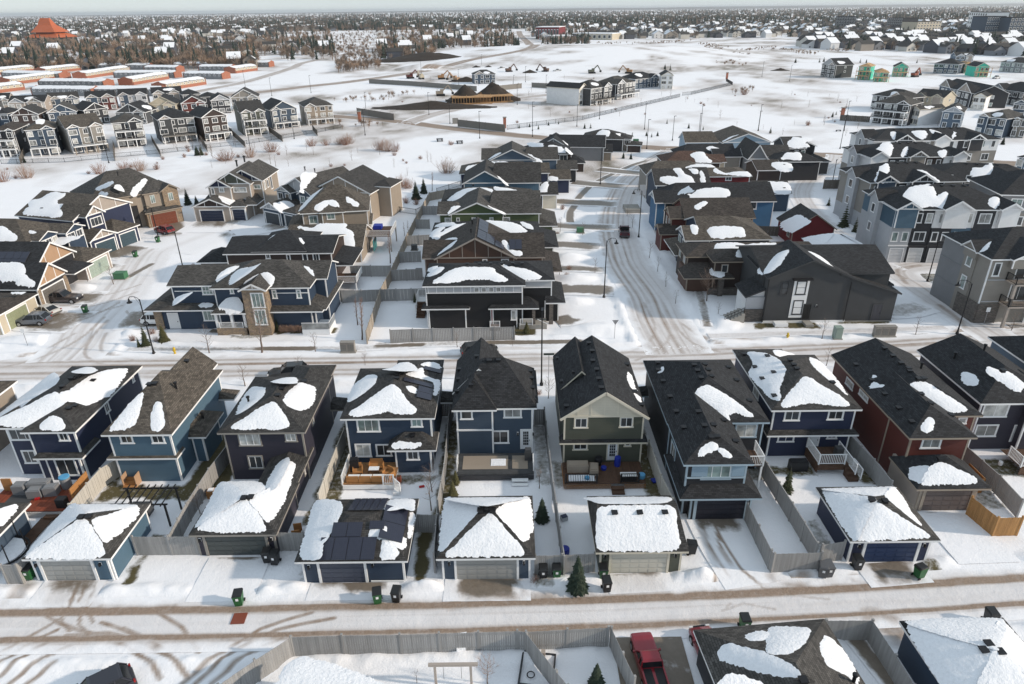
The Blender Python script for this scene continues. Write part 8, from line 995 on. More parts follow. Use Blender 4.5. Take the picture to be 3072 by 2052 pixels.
def cover(x,y,roads=False):
 """dirt, grass, bare concrete at plan positions"""
 out=np.zeros((3,len(x)))
 for line,hw,st,ch in TRK:
  m=(x>line[:,0].min()-hw*2)&(x<line[:,0].max()+hw*2)&(y>line[:,1].min()-hw*2)&(y<line[:,1].max()+hw*2)
  if not m.any():continue
  d=seg_dist(x[m],y[m],line);nz=fbm(x[m]*1.3,y[m]*1.3,5,3)
  v=st*np.clip(1.3-(d/hw)**1.5,0,1)*(0.85+.5*nz)
  out[ch,m]=np.maximum(out[ch,m],v)
 if not roads:
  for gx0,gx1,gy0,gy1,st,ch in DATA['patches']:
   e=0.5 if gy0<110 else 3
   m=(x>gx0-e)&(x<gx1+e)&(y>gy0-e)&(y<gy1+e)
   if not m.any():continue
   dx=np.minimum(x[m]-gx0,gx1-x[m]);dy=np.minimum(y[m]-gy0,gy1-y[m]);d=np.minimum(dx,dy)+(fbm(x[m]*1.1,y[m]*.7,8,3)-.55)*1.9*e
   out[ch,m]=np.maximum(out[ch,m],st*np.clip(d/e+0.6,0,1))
  for cx,cy,rx,ry,st,ch in DATA['spots']:
   m=(np.abs(x-cx)<rx*1.5)&(np.abs(y-cy)<ry*1.5)
   if not m.any():continue
   d=np.hypot((x[m]-cx)/rx,(y[m]-cy)/ry);out[ch,m]=np.maximum(out[ch,m],st*np.clip(1.4-d*1.1,0,1))
   # dry weeds showing through in the open fields
  f=(y>150)
  if f.any():
   nz=fbm(x[f]/22,y[f]/30,31,5);n2=fbm(x[f]/5,y[f]/9,37,3)
   out[1,f]=np.maximum(out[1,f],np.clip((nz-.5)*3.0,0,.55)*n2*1.35)
   out[0,f]=np.maximum(out[0,f],np.clip((nz-.44)*3.0,0,.6)*(.35+n2))
 return np.clip(out,0,1)
RIB=[(r,resample(r['p'],1.2 if min(q[1]for q in r['p'])<110 else 8))for r in DATA['ribbons']]
def ground_height(x,y):
 near=np.clip((140-y)/60,0,1)
 h=-0.01+0.09*(fbm(x*0.55,y*0.55,3,4)-.5)*near
 near=y<130;xn,yn=x[near],y[near];hn=h[near];mask=np.ones(len(xn))
 for r,line in RIB:
  hw=r['w']/2;bw=1.5
  m=(xn>line[:,0].min()-hw-bw)&(xn<line[:,0].max()+hw+bw)&(yn>line[:,1].min()-hw-bw)&(yn<line[:,1].max()+hw+bw)
  if not m.any():continue
  d=seg_dist(xn[m],yn[m],line)-hw
  if r.get('bank'):
   t=np.clip(d/bw,0,1);b=np.where(d>0,np.sin(np.pi*t**.7),0)*r['bank']*(0.25+1.3*fbm(xn[m]*.9,yn[m]*.9,9,4))
   hn[m]=np.maximum(hn[m],b-.05)
  mask[m]=np.minimum(mask[m],np.clip(d/.6,0,1))
 for cx,cy,rx,ry,hh in DATA['mounds']:
  m=(np.abs(xn-cx)<rx*1.3)&(np.abs(yn-cy)<ry*1.3)
  d=np.hypot((xn[m]-cx)/rx,(yn[m]-cy)/ry)*(0.75+.5*fbm(xn[m]*.8,yn[m]*.8,12,3))
  hn[m]=np.maximum(hn[m],hh*np.clip(1-d,0,1)**.8*(0.75+.5*fbm(xn[m]*2.2,yn[m]*2.2,14,3))-.05)
 h[near]=np.where(mask<1,hn*mask+.01*(1-mask),hn)
 for cx,cy,rx,ry,hh in DATA['hills']:
  d=np.hypot((x-cx)/rx,(y-cy)/ry);h=h+hh*np.clip(1-d*d,0,1)**1.5
 return h
def grid_object(name,X,Y,Zf,cov,mat,kind='structure'):
 nr,nc=X.shape;x,y=X.ravel(),Y.ravel();z=Zf
 me=bpy.data.meshes.new(name);me.vertices.add(nr*nc);me.vertices.foreach_set('co',np.stack([x,y,z],1).ravel().astype(np.float32))
 i=np.arange(nr*nc).reshape(nr,nc);q=np.stack([i[:-1,:-1],i[:-1,1:],i[1:,1:],i[1:,:-1]],-1).reshape(-1,4)
 me.loops.add(q.size);me.loops.foreach_set('vertex_index',q.ravel().astype(np.int32));me.polygons.add(len(q))
 me.polygons.foreach_set('loop_start',(np.arange(len(q))*4).astype(np.int32));me.polygons.foreach_set('use_smooth',np.ones(len(q),bool))
 a=me.color_attributes.new('cover','FLOAT_COLOR','POINT');c=np.ones((nr*nc,4),np.float32);c[:,:3]=cov.T;a.data.foreach_set('color',c.ravel())
 me.materials.append(mat);me.update(calc_edges=True);me.validate()
 return tag(place(name,me),kind=kind)
GM=groundmat('ground_cover')
ys=[10.0]
while ys[-1]<25000:
 y=ys[-1];ys.append(y*(1.0052 if y<260 else 1.012 if y<1200 else 1.05)+(0.02 if y<30 else 0))
ys=np.array(ys);cols=np.linspace(-1,1,421)
X=cols[None,:]*(0.92*ys[:,None]+14);Y=np.repeat(ys[:,None],421,1)
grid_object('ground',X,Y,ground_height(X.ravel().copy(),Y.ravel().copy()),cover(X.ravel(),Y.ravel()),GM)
for k,(r,line0)in enumerate(RIB):
 near=line0[:,1].min()<110;step=(.16 if r['n']=='alley_road' else .3)if near else max(2.0,line0[:,1].min()/150);w=r['w']
 line=resample(r['p'],step);d=np.gradient(line,axis=0);d/=np.linalg.norm(d,axis=1)[:,None]+1e-9;nrm=np.stack([-d[:,1],d[:,0]],1)
 nt_=max(6,int(w/((.1 if r['n']=='alley_road' else .2)if near else w/10)));t=np.linspace(-.5,.5,nt_+1)
 X=line[:,:1]+nrm[:,:1]*t[None]*w;Y=line[:,1:]+nrm[:,1:]*t[None]*w
 x,y=X.ravel(),Y.ravel();T=np.repeat(t[None],len(line),0).ravel();S=np.repeat((np.arange(len(line))*step)[:,None],nt_+1,1).ravel()
 wig=(fbm(S/14,S*0+k,40+k,3)-.5)*.05
 c=cover(x,y,True);nz=fbm(x*.8,y*.8,50,4);st=fbm(S/14,T*w*3.2,60+k,3)
 base=r.get('b',(0,0,0))
 for ch in range(3):c[ch]=np.maximum(c[ch],base[ch]*(.5+1.0*(nz if ch else(.35*nz+.65*st))))
 s2=.6*vnoise(S/22+5,(T+wig)*w*4.5,90+k)+.4*vnoise(S/11,(T+wig)*w*9,95+k)
 for(tc,hw,sg)in r.get('bands',[]):c[0]=np.maximum(c[0],sg*np.exp(-((T+wig-tc)/(hw*1.25))**2)*np.clip(.1+.35*nz+1.15*s2,0,1.3))
 ew=.9 if r['n']=='driveway' else .6
 edge=np.clip((0.5-np.abs(T))*w/min(1.0,w*.2)-ew*(nz*2.4-.9),0,1)
 if r['n']=='driveway':edge=edge*np.clip(2.6-np.abs(S/max(S.max(),1)-.35)*2.6-1.0*nz,0,1)
 if not r.get('hard'):c=c*edge
 ln=len(line)*step
 if r.get('fade'):f=np.clip((ln*r['fade']-S)/(.3*ln*r['fade']+.35)+(nz-.5)*1.6,0,1);c[2]*=f;c[1]*=f
 z=0.035+0.0012*k+.045*(fbm(x*1.2,y*1.2,7,3)-.5)
 if 'z' in r:z=z*0+r['z']
 g=DATA['hills']
 for cx,cy,rx,ry,hh in g:
  dd=np.hypot((x-cx)/rx,(y-cy)/ry);z=z+hh*np.clip(1-dd*dd,0,1)**1.5
 grid_object(r['n'],X,Y,z,np.clip(c,0,1),GM)

# ------------------------------------------------------------------ houses
def roof_faces(v):
 x0,x1,y0,y1=v['r'];z1=v['z1'];k=v.get('k','roof')
 if k=='roof':
  zr=v['zr'];h0,h1=v['h']
  FL,FR,BR,BL=(x0,y0,z1),(x1,y0,z1),(x1,y1,z1),(x0,y1,z1)
  if v['ax']=='y':
   rx=v.get('rx',(x0+x1)/2)
   R0,R1=(rx,y0+h0,zr),(rx,y1-h1,zr)
   F={'l':[BL,FL,R0,R1],'r':[FR,BR,R1,R0]}
   if h0>0.01:F['f']=[FL,FR,R0]
   if h1>0.01:F['b']=[BR,BL,R1]
  else:
   ry=v.get('ry',(y0+y1)/2)
   R0,R1=(x0+h0,ry,zr),(x1-h1,ry,zr)
   F={'f':[FL,FR,R1,R0],'b':[BR,BL,R0,R1]}
   if h0>0.01:F['l']=[BL,FL,R0]
   if h1>0.01:F['r']=[FR,BR,R1]
  if R0==R1:F={a:(q[:3]if len(q)==4 else q)for a,q in F.items()}
  return F
 if k in('skirt','shed'):
  s=v.get('s','f');zr=v['zr'];e0,e1=v.get('e',(0,0))if k=='skirt' else(0,0)
  if s=='f':q=[(x0,y0,z1),(x1,y0,z1),(x1-e1,y1,zr),(x0+e0,y1,zr)];c=[(x0,y1,z1),(x1,y1,z1)]
  elif s=='b':q=[(x1,y1,z1),(x0,y1,z1),(x0+e0,y0,zr),(x1-e1,y0,zr)];c=[(x1,y0,z1),(x0,y0,z1)]
  elif s=='r':q=[(x1,y0,z1),(x1,y1,z1),(x0,y1-e1,zr),(x0,y0+e0,zr)];c=[(x0,y0,z1),(x0,y1,z1)]
  else:q=[(x0,y1,z1),(x0,y0,z1),(x1,y0+e0,zr),(x1,y1-e1,zr)];c=[(x1,y1,z1),(x1,y0,z1)]
  F={s:q}
  if k=='skirt':
   names={'f':('l','r'),'b':('r','l'),'r':('f','b'),'l':('b','f')}[s]
   if(e0 if s in 'fr' else e1)>.01:F[names[0]]=[c[0],q[0],q[3]]
   if(e1 if s in 'fr' else e0)>.01:F[names[1]]=[q[1],c[1],q[2]]
  return F
 return{}
def plane_z(face,x,y):
 a,b,c=Vector(face[0]),Vector(face[1]),Vector(face[2]);n=(b-a).cross(c-a)
 return a.z-(n.x*(x-a.x)+n.y*(y-a.y))/n.z
def face_normal(face):
 a,b,c=Vector(face[0]),Vector(face[1]),Vector(face[2]);n=(b-a).cross(c-a).normalized()
 return n if n.z>0 else-n
def build_roof(v,root,mat,trim,idx):
 F=roof_faces(v);T=v.get('t',0.2);mb=MB();fa=MB();eps=idx*0.004
 F={k:[(p[0],p[1],p[2]+eps)for p in q]for k,q in F.items()}
 edges={}
 for q in F.values():
  e=(Vector(q[1])-Vector(q[0])).normalized();n=face_normal(q);up=n.cross(e)
  mb.face(q,0,[((Vector(p)-Vector(q[0])).dot(e)+idx*1.7,(Vector(p)-Vector(q[0])).dot(up))for p in q])
  mb.face([(p[0],p[1],p[2]-T)for p in reversed(q)],1)
  for i in range(len(q)):
   a,b=tuple(round(c,4)for c in q[i]),tuple(round(c,4)for c in q[(i+1)%len(q)])
   edges[(a,b)]=1
 for(a,b)in edges:
  if(b,a)in edges:continue
  if v.get('k')in('skirt',)and abs(a[2]-v['zr']-eps)<1e-3 and abs(b[2]-v['zr']-eps)<1e-3:pass
  # dark drip edge then the light fascia board
  fa.face([(a[0],a[1],a[2]-T),(b[0],b[1],b[2]-T),(b[0],b[1],b[2]-0.03),(a[0],a[1],a[2]-0.03)],0)
  mb.face([(a[0],a[1],a[2]-0.03),(b[0],b[1],b[2]-0.03),b,a],0,[(0,0),(1,0),(1,.03),(0,.03)])
 o=mb.build('roof',[mat,trim],root)
 f=fa.build('fascia',trim,o)
 return o,F
def smooth_outline(pts,step,amp,seed,down=None,drip=0.0,wob=0.0,grow=0.0):
 n=len(pts);P=[Vector(p).to_2d()for p in pts];out=[]
 for i in range(n):
  p0,p1,p2,p3=P[i-1],P[i],P[(i+1)%n],P[(i+2)%n]
  m=max(1,int((p2-p1).length/step))
  for k in range(m):
   t=k/m;t2,t3=t*t,t*t*t
   c=0.5*((2*p1)+(p2-p0)*t+(2*p0-5*p1+4*p2-p3)*t2+(3*p1-p0-3*p2+p3)*t3)
   out.append(c*0.65+(p1+(p2-p1)*t)*0.35)
 rng=random.Random(seed);area=sum(out[i].x*out[(i+1)%len(out)].y-out[(i+1)%len(out)].x*out[i].y for i in range(len(out)))
 sg=1 if area>0 else-1;res=[]
 ph=[rng.uniform(0,6.28)for _ in range(4)]
 for i,c in enumerate(out):
  d=(out[(i+1)%len(out)]-out[i-1]);nn=Vector((d.y,-d.x))*sg
  if nn.length>1e-6:nn.normalize()
  k=rng.uniform(-amp,amp)+wob*(math.sin(i*.31+ph[0])+math.sin(i*.77+ph[1])*.8+math.sin(i*1.31+ph[2])*.6)
  if down is not None and nn.dot(down)>0.5:k+=rng.uniform(-drip,drip*1.6)
  res.append(c+nn*(k+grow))
 return res
def snow_patch(face,pts,root,roof,seed,step=0.3,thick=0.15):
 n=face_normal(face);down=Vector((n.x,n.y));down=down.normalized()if down.length>0.01 else None
 ol=smooth_outline(pts,step*0.36,step*0.11,seed,down,step*0.17,.02 if step<.3 else .08*step,.1 if step<.3 else .22)
 P=[Vector(f[:2])for f in face]
 xs=[p.x for p in ol];ys=[p.y for p in ol]
 verts=list(ol);nb=len(ol);edge=[(i,(i+1)%nb)for i in range(nb)]
 rng=random.Random(seed+5)
 A=np.array([(p.x,p.y)for p in ol]);Bv=np.roll(A,-1,axis=0)
 def dist(q):
  d=Bv-A;t=np.clip(((q-A)*d).sum(1)/np.maximum((d*d).sum(1),1e-9),0,1);return np.sqrt((((A+d*t[:,None])-q)**2).sum(1).min())
 def inside(q):
  c=(A[:,1]>q[1])!=(Bv[:,1]>q[1]);xx=(Bv[:,0]-A[:,0])*(q[1]-A[:,1])/(Bv[:,1]-A[:,1]+1e-12)+A[:,0];return(np.count_nonzero(c&(q[0]<xx))%2)==1
 dd=[0.0]*nb;y=min(ys);r=0
 while y<max(ys):
  x=min(xs)+(step*.5 if r%2 else 0)
  while x<max(xs):
   q=np.array((x+rng.uniform(-.2,.2)*step,y+rng.uniform(-.2,.2)*step))
   if inside(q):
    d=dist(q)
    if d>step*0.3:verts.append(Vector(q));dd.append(d)
   x+=step
  y+=step*0.87;r+=1
 vs_,es_,fs_,ov,oe,of=delaunay_2d_cdt(verts,edge,[],1,1e-5)
 P3=[]
 for q,o in zip(vs_,ov):
  d=dd[o[0]]if o and o[0]<len(dd)else 0
  h=0.008 if d<=0 else thick*(.35+.65*min(1,d/0.7))*min(1,d/.16)+rng.uniform(-.02,.02)
  P3.append((q.x,q.y,plane_z(face,q.x,q.y)+h))
 me=bpy.data.meshes.new('snow_patch')
 fl=[]
 for f in fs_:
  a,b,c=(Vector(P3[i])for i in f)
  fl.append(f if(b-a).cross(c-a).z>0 else list(reversed(f)))
 me.from_pydata(P3,[],fl);me.materials.append(SNOW);me.polygons.foreach_set('use_smooth',[True]*len(me.polygons));me.update()
 return place('snow_patch',me,roof)
WMESH={}
def window_mesh(w,h,nm,tr,trim,sill,frame):
 key=(round(w,1),round(h,1),nm,tr,trim.name,sill)
 if key not in WMESH:
  w,h=round(w,1),round(h,1);b=MB();D=0.05
  if tr>0:
   b.box(-w/2-tr,-w/2,-D,0.01,-h/2,h/2);b.box(w/2,w/2+tr,-D,0.01,-h/2,h/2)
   e=tr+(0.05 if sill else 0)
   b.box(-w/2-tr,w/2+tr,-D,0.01,h/2,h/2+tr);b.box(-w/2-e,w/2+e,-D-(.02 if sill else 0),0.01,-h/2-tr*1.1,-h/2)
  s=0.05
  b.box(-w/2,-w/2+s,-0.035,0.01,-h/2,h/2,1);b.box(w/2-s,w/2,-0.035,0.01,-h/2,h/2,1)
  b.box(-w/2+s,w/2-s,-0.035,0.01,h/2-s,h/2,1);b.box(-w/2+s,w/2-s,-0.035,0.01,-h/2,-h/2+s,1)
  if nm==-1:b.box(-w/2+s,w/2-s,-0.033,0.01,-s/2,s/2,1)
  for i in range(1,max(nm,1)):
   x=-w/2+w*i/nm;b.box(x-s/2,x+s/2,-0.033,0.01,-h/2+s,h/2-s,1)
  p=MB();p.box(-w/2+s,w/2-s,-0.012,0.012,-h/2+s,h/2-s)
  WMESH[key]=(b.mesh('window',[trim,frame]),{i:p.mesh('pane',GLASS[i])for i in range(4)})
 return WMESH[key]
ROT={'f':0,'r':math.pi/2,'b':math.pi,'l':-math.pi/2}
def wall_at(v,face,a,off=0.0):
 x0,x1,y0,y1=v['r'];oh=v['oh']
 return{'f':(a,y0+oh-off),'b':(a,y1-oh+off),'l':(x0+oh-off,a),'r':(x1-oh+off,a)}[face]
WIN_RNG=random.Random(77)
def add_window(v,face,a0,a1,z0,z1,nm,root,trim,tr=0.1,kind=None,sill=True,frame=None):
 w,h=abs(a1-a0),z1-z0
 if w<.15 or h<.15:return
 fm,pm=window_mesh(w,h,nm,tr,trim,sill,frame or TRIM('white'))
 x,y=wall_at(v,face,(a0+a1)/2,0.004)
 o=place('window',fm,root,(x,y,(z0+z1)/2),ROT[face])
 k=WIN_RNG.choice([0,0,0,1,2,3])if kind is None else kind
 place('pane',pm[k],o)
DMESH={}
def add_door(v,face,a0,a1,z0,z1,root,trim,col,lite=False):
 w,h=abs(a1-a0),z1-z0;x,y=wall_at(v,face,(a0+a1)/2,0.004);b=MB();t=0.1
 b.box(-w/2-t,-w/2,-.05,.01,-h/2,h/2+t);b.box(w/2,w/2+t,-.05,.01,-h/2,h/2+t);b.box(-w/2,w/2,-.05,.01,h/2,h/2+t)
 o=b.build('door',trim,root,(x,y,(z0+z1)/2),ROT[face])
 d=MB();d.box(-w/2,w/2,-.03,.02,-h/2,h/2)
 for px in(-w*.22,w*.22):
  if not lite:
   d.box(px-w*.16,px+w*.16,-.04,-.03,-h*.42,-h*.05);d.box(px-w*.16,px+w*.16,-.04,-.03,h*.02,h*.42)
 d.build('door_leaf',plain('paint_%.2f_%.2f_%.2f'%col,col,0.5),o)
 if lite:
  g=MB()
  for i in range(3):
   for j in range(5):
    cw=w*.62/3;chh=h*.74/5;cx=-w*.31+cw*(i+.5);cz=-h*.3+chh*(j+.5)
    g.box(cx-cw*.42,cx+cw*.42,-.042,-.03,cz-chh*.42,cz+chh*.42)
  g.build('pane',GLASS[0],o)
 hd=MB();hd.box(w*.38,w*.43,-.09,-.03,-h*.06,0);hd.build('handle',metalblack(),o)
def add_gdoor(v,face,a0,a1,z0,z1,root,trim,col,rows=4,tw=0.16,wood=False):
 w,h=abs(a1-a0),z1-z0;x,y=wall_at(v,face,(a0+a1)/2,0.006);b=MB()
 b.box(-w/2-tw,-w/2,-.09,.01,-h/2,h/2+tw);b.box(w/2,w/2+tw,-.09,.01,-h/2,h/2+tw);b.box(-w/2,w/2,-.09,.01,h/2,h/2+tw)
 o=b.build('garage_door',trim,root,(x,y,(z0+z1)/2),ROT[face])
 ph=h/rows;s=MB();n=max(3,int(w/(0.35 if wood else 0.62)))
 s.box(-w/2,w/2,-.03,.01,-ph/2+.012,ph/2-.012)
 for i in range(n):
  cw=w/n;cx=-w/2+cw*(i+.5);s.box(cx-cw*.4,cx+cw*.4,-.045,-.03,-ph*.33,ph*.33)
 m=streak('wood_door',col,0.3,(6,6,1))if wood else plain('door_%.3f_%.3f_%.3f'%col,col,0.5,noise=0.08,nscale=1.5)
 me=s.mesh('panel',m)
 for i in range(rows):place('panel',me,o,(0,0,-h/2+ph*(i+.5)))
def wall_mesh(v,idx):
 x0,x1,y0,y1=v['r'];oh=v['oh'];z0=v.get('z0',0);b=MB()
 X0,X1,Y0,Y1=x0+oh,x1-oh,y0+oh,y1-oh
 k=v.get('k','roof')
 def top(x,y):return v['z1']-0.02
 if k=='roof':
  F=roof_faces(v);fs=list(F.values())
  ztop=min(plane_z(f,X0,(Y0+Y1)/2)for kk,f in F.items()if kk=='l')if 'l' in F and v['ax']=='y' else min(plane_z(F['f'],(X0+X1)/2,Y0),99)if 'f' in F else v['z1']
  zt=ztop-0.12;R0=v['zr']-0.12
  def side(p,q,gable):
   (ax,ay),(bx,by)=p,q
   if gable:
    mx,my=(v.get('rx',(ax+bx)/2),ay)if v['ax']=='y' else(ax,v.get('ry',(ay+by)/2))
    b.face([(ax,ay,z0),(bx,by,z0),(bx,by,zt),(mx,my,R0),(ax,ay,zt)])
   else:b.face([(ax,ay,z0),(bx,by,z0),(bx,by,zt),(ax,ay,zt)])
  gy0=v['ax']=='y' and v['h'][0]<.01;gy1=v['ax']=='y' and v['h'][1]<.01
  gx0=v['ax']=='x' and v['h'][0]<.01;gx1=v['ax']=='x' and v['h'][1]<.01
  # hip ends: keep the wall top under the lower of the planes
  if v['ax']=='y' and not(gy0 and gy1)or v['ax']=='x' and not(gx0 and gx1):
   zz=[plane_z(f,*((X0,0)if kk=='l' else(X1,0)if kk=='r' else(0,Y0)if kk=='f' else(0,Y1)))for kk,f in F.items()]
   zt=min(zt,min(zz)-0.12)
  side((X0,Y0),(X1,Y0),gy0);side((X1,Y0),(X1,Y1),gx1);side((X1,Y1),(X0,Y1),gy1);side((X0,Y1),(X0,Y0),gx0)
  if z0>0.1:b.face([(X0,Y0,z0),(X0,Y1,z0),(X1,Y1,z0),(X1,Y0,z0)])
 elif k=='box':
  b.box(X0,X1,Y0,Y1,z0,v['z1'])
 elif k=='shed':
  F=roof_faces(v)[v.get('s','f')]
  p=[(X0,Y0),(X1,Y0),(X1,Y1),(X0,Y1)]
  for i in range(4):
   a,c=p[i],p[(i+1)%4]
   b.face([(*a,z0),(*c,z0),(*c,plane_z(F,*c)-.12),(*a,plane_z(F,*a)-.12)])
 return b
def add_gable(v,end,root,mat,trim,nb,band=True):
 x0,x1,y0,y1=v['r'];oh=v['oh'];zr=v['zr']-0.2;z1=v['z1']
 half=((x1-x0)if v['ax']=='y' else(y1-y0))/2;rise=v['zr']-v['z1'];w=half-oh
 zb=z1+0.05;slope=rise/half
 zlow=z1+oh*slope-.2
 b=MB();d=0.035
 # local plane coords: x along the wall, y outward negative
 def pl(x):return max(zb,z1+(half-abs(x))*slope-0.2)
 b.face([(-w,-d,zb),(w,-d,zb),(w,-d,max(zlow,zb)),(0,-d,zr),(-w,-d,max(zlow,zb))])
 cx=(x0+x1)/2;cy=(y0+y1)/2
 px,py={'f':(cx,y0+oh),'b':(cx,y1-oh),'l':(x0+oh,cy),'r':(x1-oh,cy)}[end]
 o=b.build('gable',mat,root,(px,py,0),ROT[end]);t=MB()
 if band:t.box(-w,w,-d-.03,0,zb-.12,zb+.06)
 for i in range(nb):
  x=-w+2*w*(i+1)/(nb+1);t.box(x-.05,x+.05,-d-.022,-d+.01,zb+.06,pl(x))
  # rake boards
 for s in(-1,1):
  t.bar((s*half,-d-oh+.03,z1-.12),(0,-d-oh+.03,v['zr']-.12),.05,.22)
 t.build('trim_board',trim,o)
SEED=[100]
def build_house(h):
 root=empty(h['n'],h['l'],h['c'],(*h.get('o',(0,0)),0),R(h.get('r',0)),h.get('g'))
 trim=TRIM(h.get('trim','white'));rm=shingle(ROOFS[h.get('roof','black')]);wall=wallmat(h.get('wall','charcoal'))
 dist=max(40,h.get('d',40));step=max(0.26,min(1.2,dist*0.0055));roofs=[];faces=[]
 for i,v in enumerate(h['v']):
  v.setdefault('oh',0.35)
  wm=wallmat(v['c'])if 'c' in v else wall
  if not v.get('nw'):
   wall_mesh(v,i).build('wall',wm,root)
  if v.get('k')!='box':
   o,F=build_roof(v,root,shingle(ROOFS[v['rf']])if 'rf' in v else rm,trim,i);roofs.append(o);faces.append(F)
  else:roofs.append(None);faces.append({})
  if v.get('ct',1)and not v.get('nw'):
   x0,x1,y0,y1=v['r'];oh=v['oh'];z0=v.get('z0',0);zt=v['z1']-(0.02 if v.get('k')=='box' else .15);e=0.012;w=v.get('ctw',.13)
   for(cx,cy,sx,sy)in((x0+oh,y0+oh,1,1),(x1-oh,y0+oh,-1,1),(x1-oh,y1-oh,-1,-1)):
    block('corner_trim',cx-sx*e,cx+sx*w,cy-sy*e,cy+sy*w,z0+0.02,zt,trim,root)
  for g in v.get('gab',[]):add_gable(v,g[0],root,wallmat(g[1]),trim,g[2])
 for(vi,face,pts)in h.get('snow',[]):
  SEED[0]+=1
  if face in faces[vi]:snow_patch(faces[vi][face],pts,root,roofs[vi],SEED[0],step,0.11 if dist<70 else 0.16)
 for w in h.get('win',[]):
  vi,face,a0,a1,z0,z1,nm=w[:7];kind=w[7]if len(w)>7 else None
  add_window(h['v'][vi],face,a0,a1,z0,z1,nm,root,TRIM(h['wtrim'])if 'wtrim' in h else trim,h.get('tr',0.1),kind,frame=TRIM('black')if h.get('wf')=='black' else None)
 for d in h.get('door',[]):add_door(h['v'][d[0]],*d[1:6],root,trim,tuple(d[6]),d[7]if len(d)>7 else False)
 for d in h.get('gd',[]):add_gdoor(h['v'][d[0]],*d[1:6],root,trim,tuple(d[6]),**(d[7]if len(d)>7 else{}))
 for(vi,face,a,z)in h.get('lamp',[]):
  x,y=wall_at(h['v'][vi],face,a,.01);o=place('wall_lamp',cube(TRIM('white')),root,(x,y,z),ROT[face],(.16,.05,.3));b=MB();b.box(-.06,.06,-.2,-.02,-.14,.1);b.build('lantern',metalblack(),root,(x,y,z),ROT[face])
 for(vi,face,x,y)in h.get('vent',[]):
  if face in faces[vi]:
   z=plane_z(faces[vi][face],x,y);place('roof_vent',vent_mesh(),roofs[vi],(x,y,z),ROT.get(face,0))
 for(vi,face,x,y)in h.get('flue',[]):
  if face in faces[vi]:
   z=plane_z(faces[vi][face],x,y);b=MB();b.lathe([(.1,-.1),(.1,.5),(.16,.5),(.16,.62),(.05,.66)],8);b.build('flue',metalblack(),roofs[vi],(x,y,z))
 for b in h.get('box',[]):
  block(b[0],*b[1:7],bmat(b[7]),root)
 for b in h.get('rail',[]):rail(root,*b)
 for b in h.get('bar',[]):
  m=MB();m.bar(b[1],b[2],b[3]);m.build(b[0],bmat(b[4]),root)
 for(vi,face,x0,x1,y0,y1,nx,ny)in h.get('solar',[]):
  solar(faces[vi][face],x0,x1,y0,y1,nx,ny,roofs[vi])
 return root
def bmat(k):
 if k in('stone','greystone','redbrick'):return wallmat(k)
 if k=='concrete':return concrete()
 if k=='snow':return SNOW
 if k=='deck':return streak('deck_wood',(0.09,0.05,0.032),0.3,(3,12,3))
 if k=='cedar':return streak('cedar',(0.36,0.17,0.06),0.25,(2,2,12))
 if k=='metal':return metalblack()
 if k=='glass':return GLASS[0]
 if k.startswith('glass'):return GLASS[int(k[5:])]
 if k.startswith('paint:'):return plain('paint_'+k[6:],COLORS[k[6:]],0.5,noise=0.05,nscale=2)
 if k.startswith('side:'):return wallmat(k[5:])
 return TRIM(k)
VM=[]
def vent_mesh():
 if not VM:
  b=MB();b.box(-.17,.17,-.17,.17,-.1,.1);b.box(-.22,.22,-.24,.2,.1,.17);VM.append(b.mesh('roof_vent',metalblack()))
 return VM[0]
def solar(face,x0,x1,y0,y1,nx,ny,roof):
 """nx by ny modules laid on a roof face"""
 if 'solar' not in MATS:
  m,N,L,B=newmat('solar');B.inputs['Roughness'].default_value=0.5;B.inputs['Coat Weight'].default_value=.35;B.inputs['Coat Roughness'].default_value=.12
  uv=N.new('ShaderNodeUVMap');br=N.new('ShaderNodeTexBrick');br.offset=0
  br.inputs['Scale'].default_value=1;br.inputs['Brick Width'].default_value=.16;br.inputs['Row Height'].default_value=.16;br.inputs['Mortar Size'].default_value=.006
  br.inputs['Color1'].default_value=(.010,.013,.03,1);br.inputs['Color2'].default_value=(.014,.016,.036,1);br.inputs['Mortar'].default_value=(.03,.033,.045,1)
  L.new(uv.outputs[0],br.inputs['Vector']);L.new(br.outputs[0],B.inputs['Base Color']);MATS['solar']=m
 n=face_normal(face);fr=plain('solar_frame',(0.05,0.05,0.055),.4)
 for i in range(nx):
  for j in range(ny):
   a0=x0+(x1-x0)*i/nx+.02;a1=x0+(x1-x0)*(i+1)/nx-.02;b0=y0+(y1-y0)*j/ny+.02;b1=y0+(y1-y0)*(j+1)/ny-.02
   q=[Vector((x,y,plane_z(face,x,y)))+n*.14 for x,y in((a0,b0),(a1,b0),(a1,b1),(a0,b1))]
   m=MB();w=(q[1]-q[0]).length;hh=(q[3]-q[0]).length
   m.face(q,0,[(0,0),(w,0),(w,hh),(0,hh)])
   lo=[p-n*.05 for p in q]
   for k in range(4):m.face([lo[k],lo[(k+1)%4],q[(k+1)%4],q[k]],1)
   m.build('solar_panel',[MATS['solar'],fr],roof)
def rail(root,x0,y0,x1,y1,z,h,m):
 m=bmat(m);L=math.hypot(x1-x0,y1-y0);a=math.atan2(y1-y0,x1-x0);cx,cy=(x0+x1)/2,(y0+y1)/2
 place('rail',cube(m),root,(cx,cy,z+h),a,(L,.07,.05));place('rail',cube(m),root,(cx,cy,z+.1),a,(L,.05,.05))
 for f in(0,1):place('post',cube(m),root,(x0+(x1-x0)*f,y0+(y1-y0)*f,z+h/2),a,(.09,.09,h+.05))
 q=max(1,int(L/.14))
 for i in range(q):f=(i+.5)/q;place('baluster',cube(m),root,(x0+(x1-x0)*f,y0+(y1-y0)*f,z+.1+(h-.1)/2),a,(.035,.03,h-.1))
for h in DATA['houses']:build_house(h)

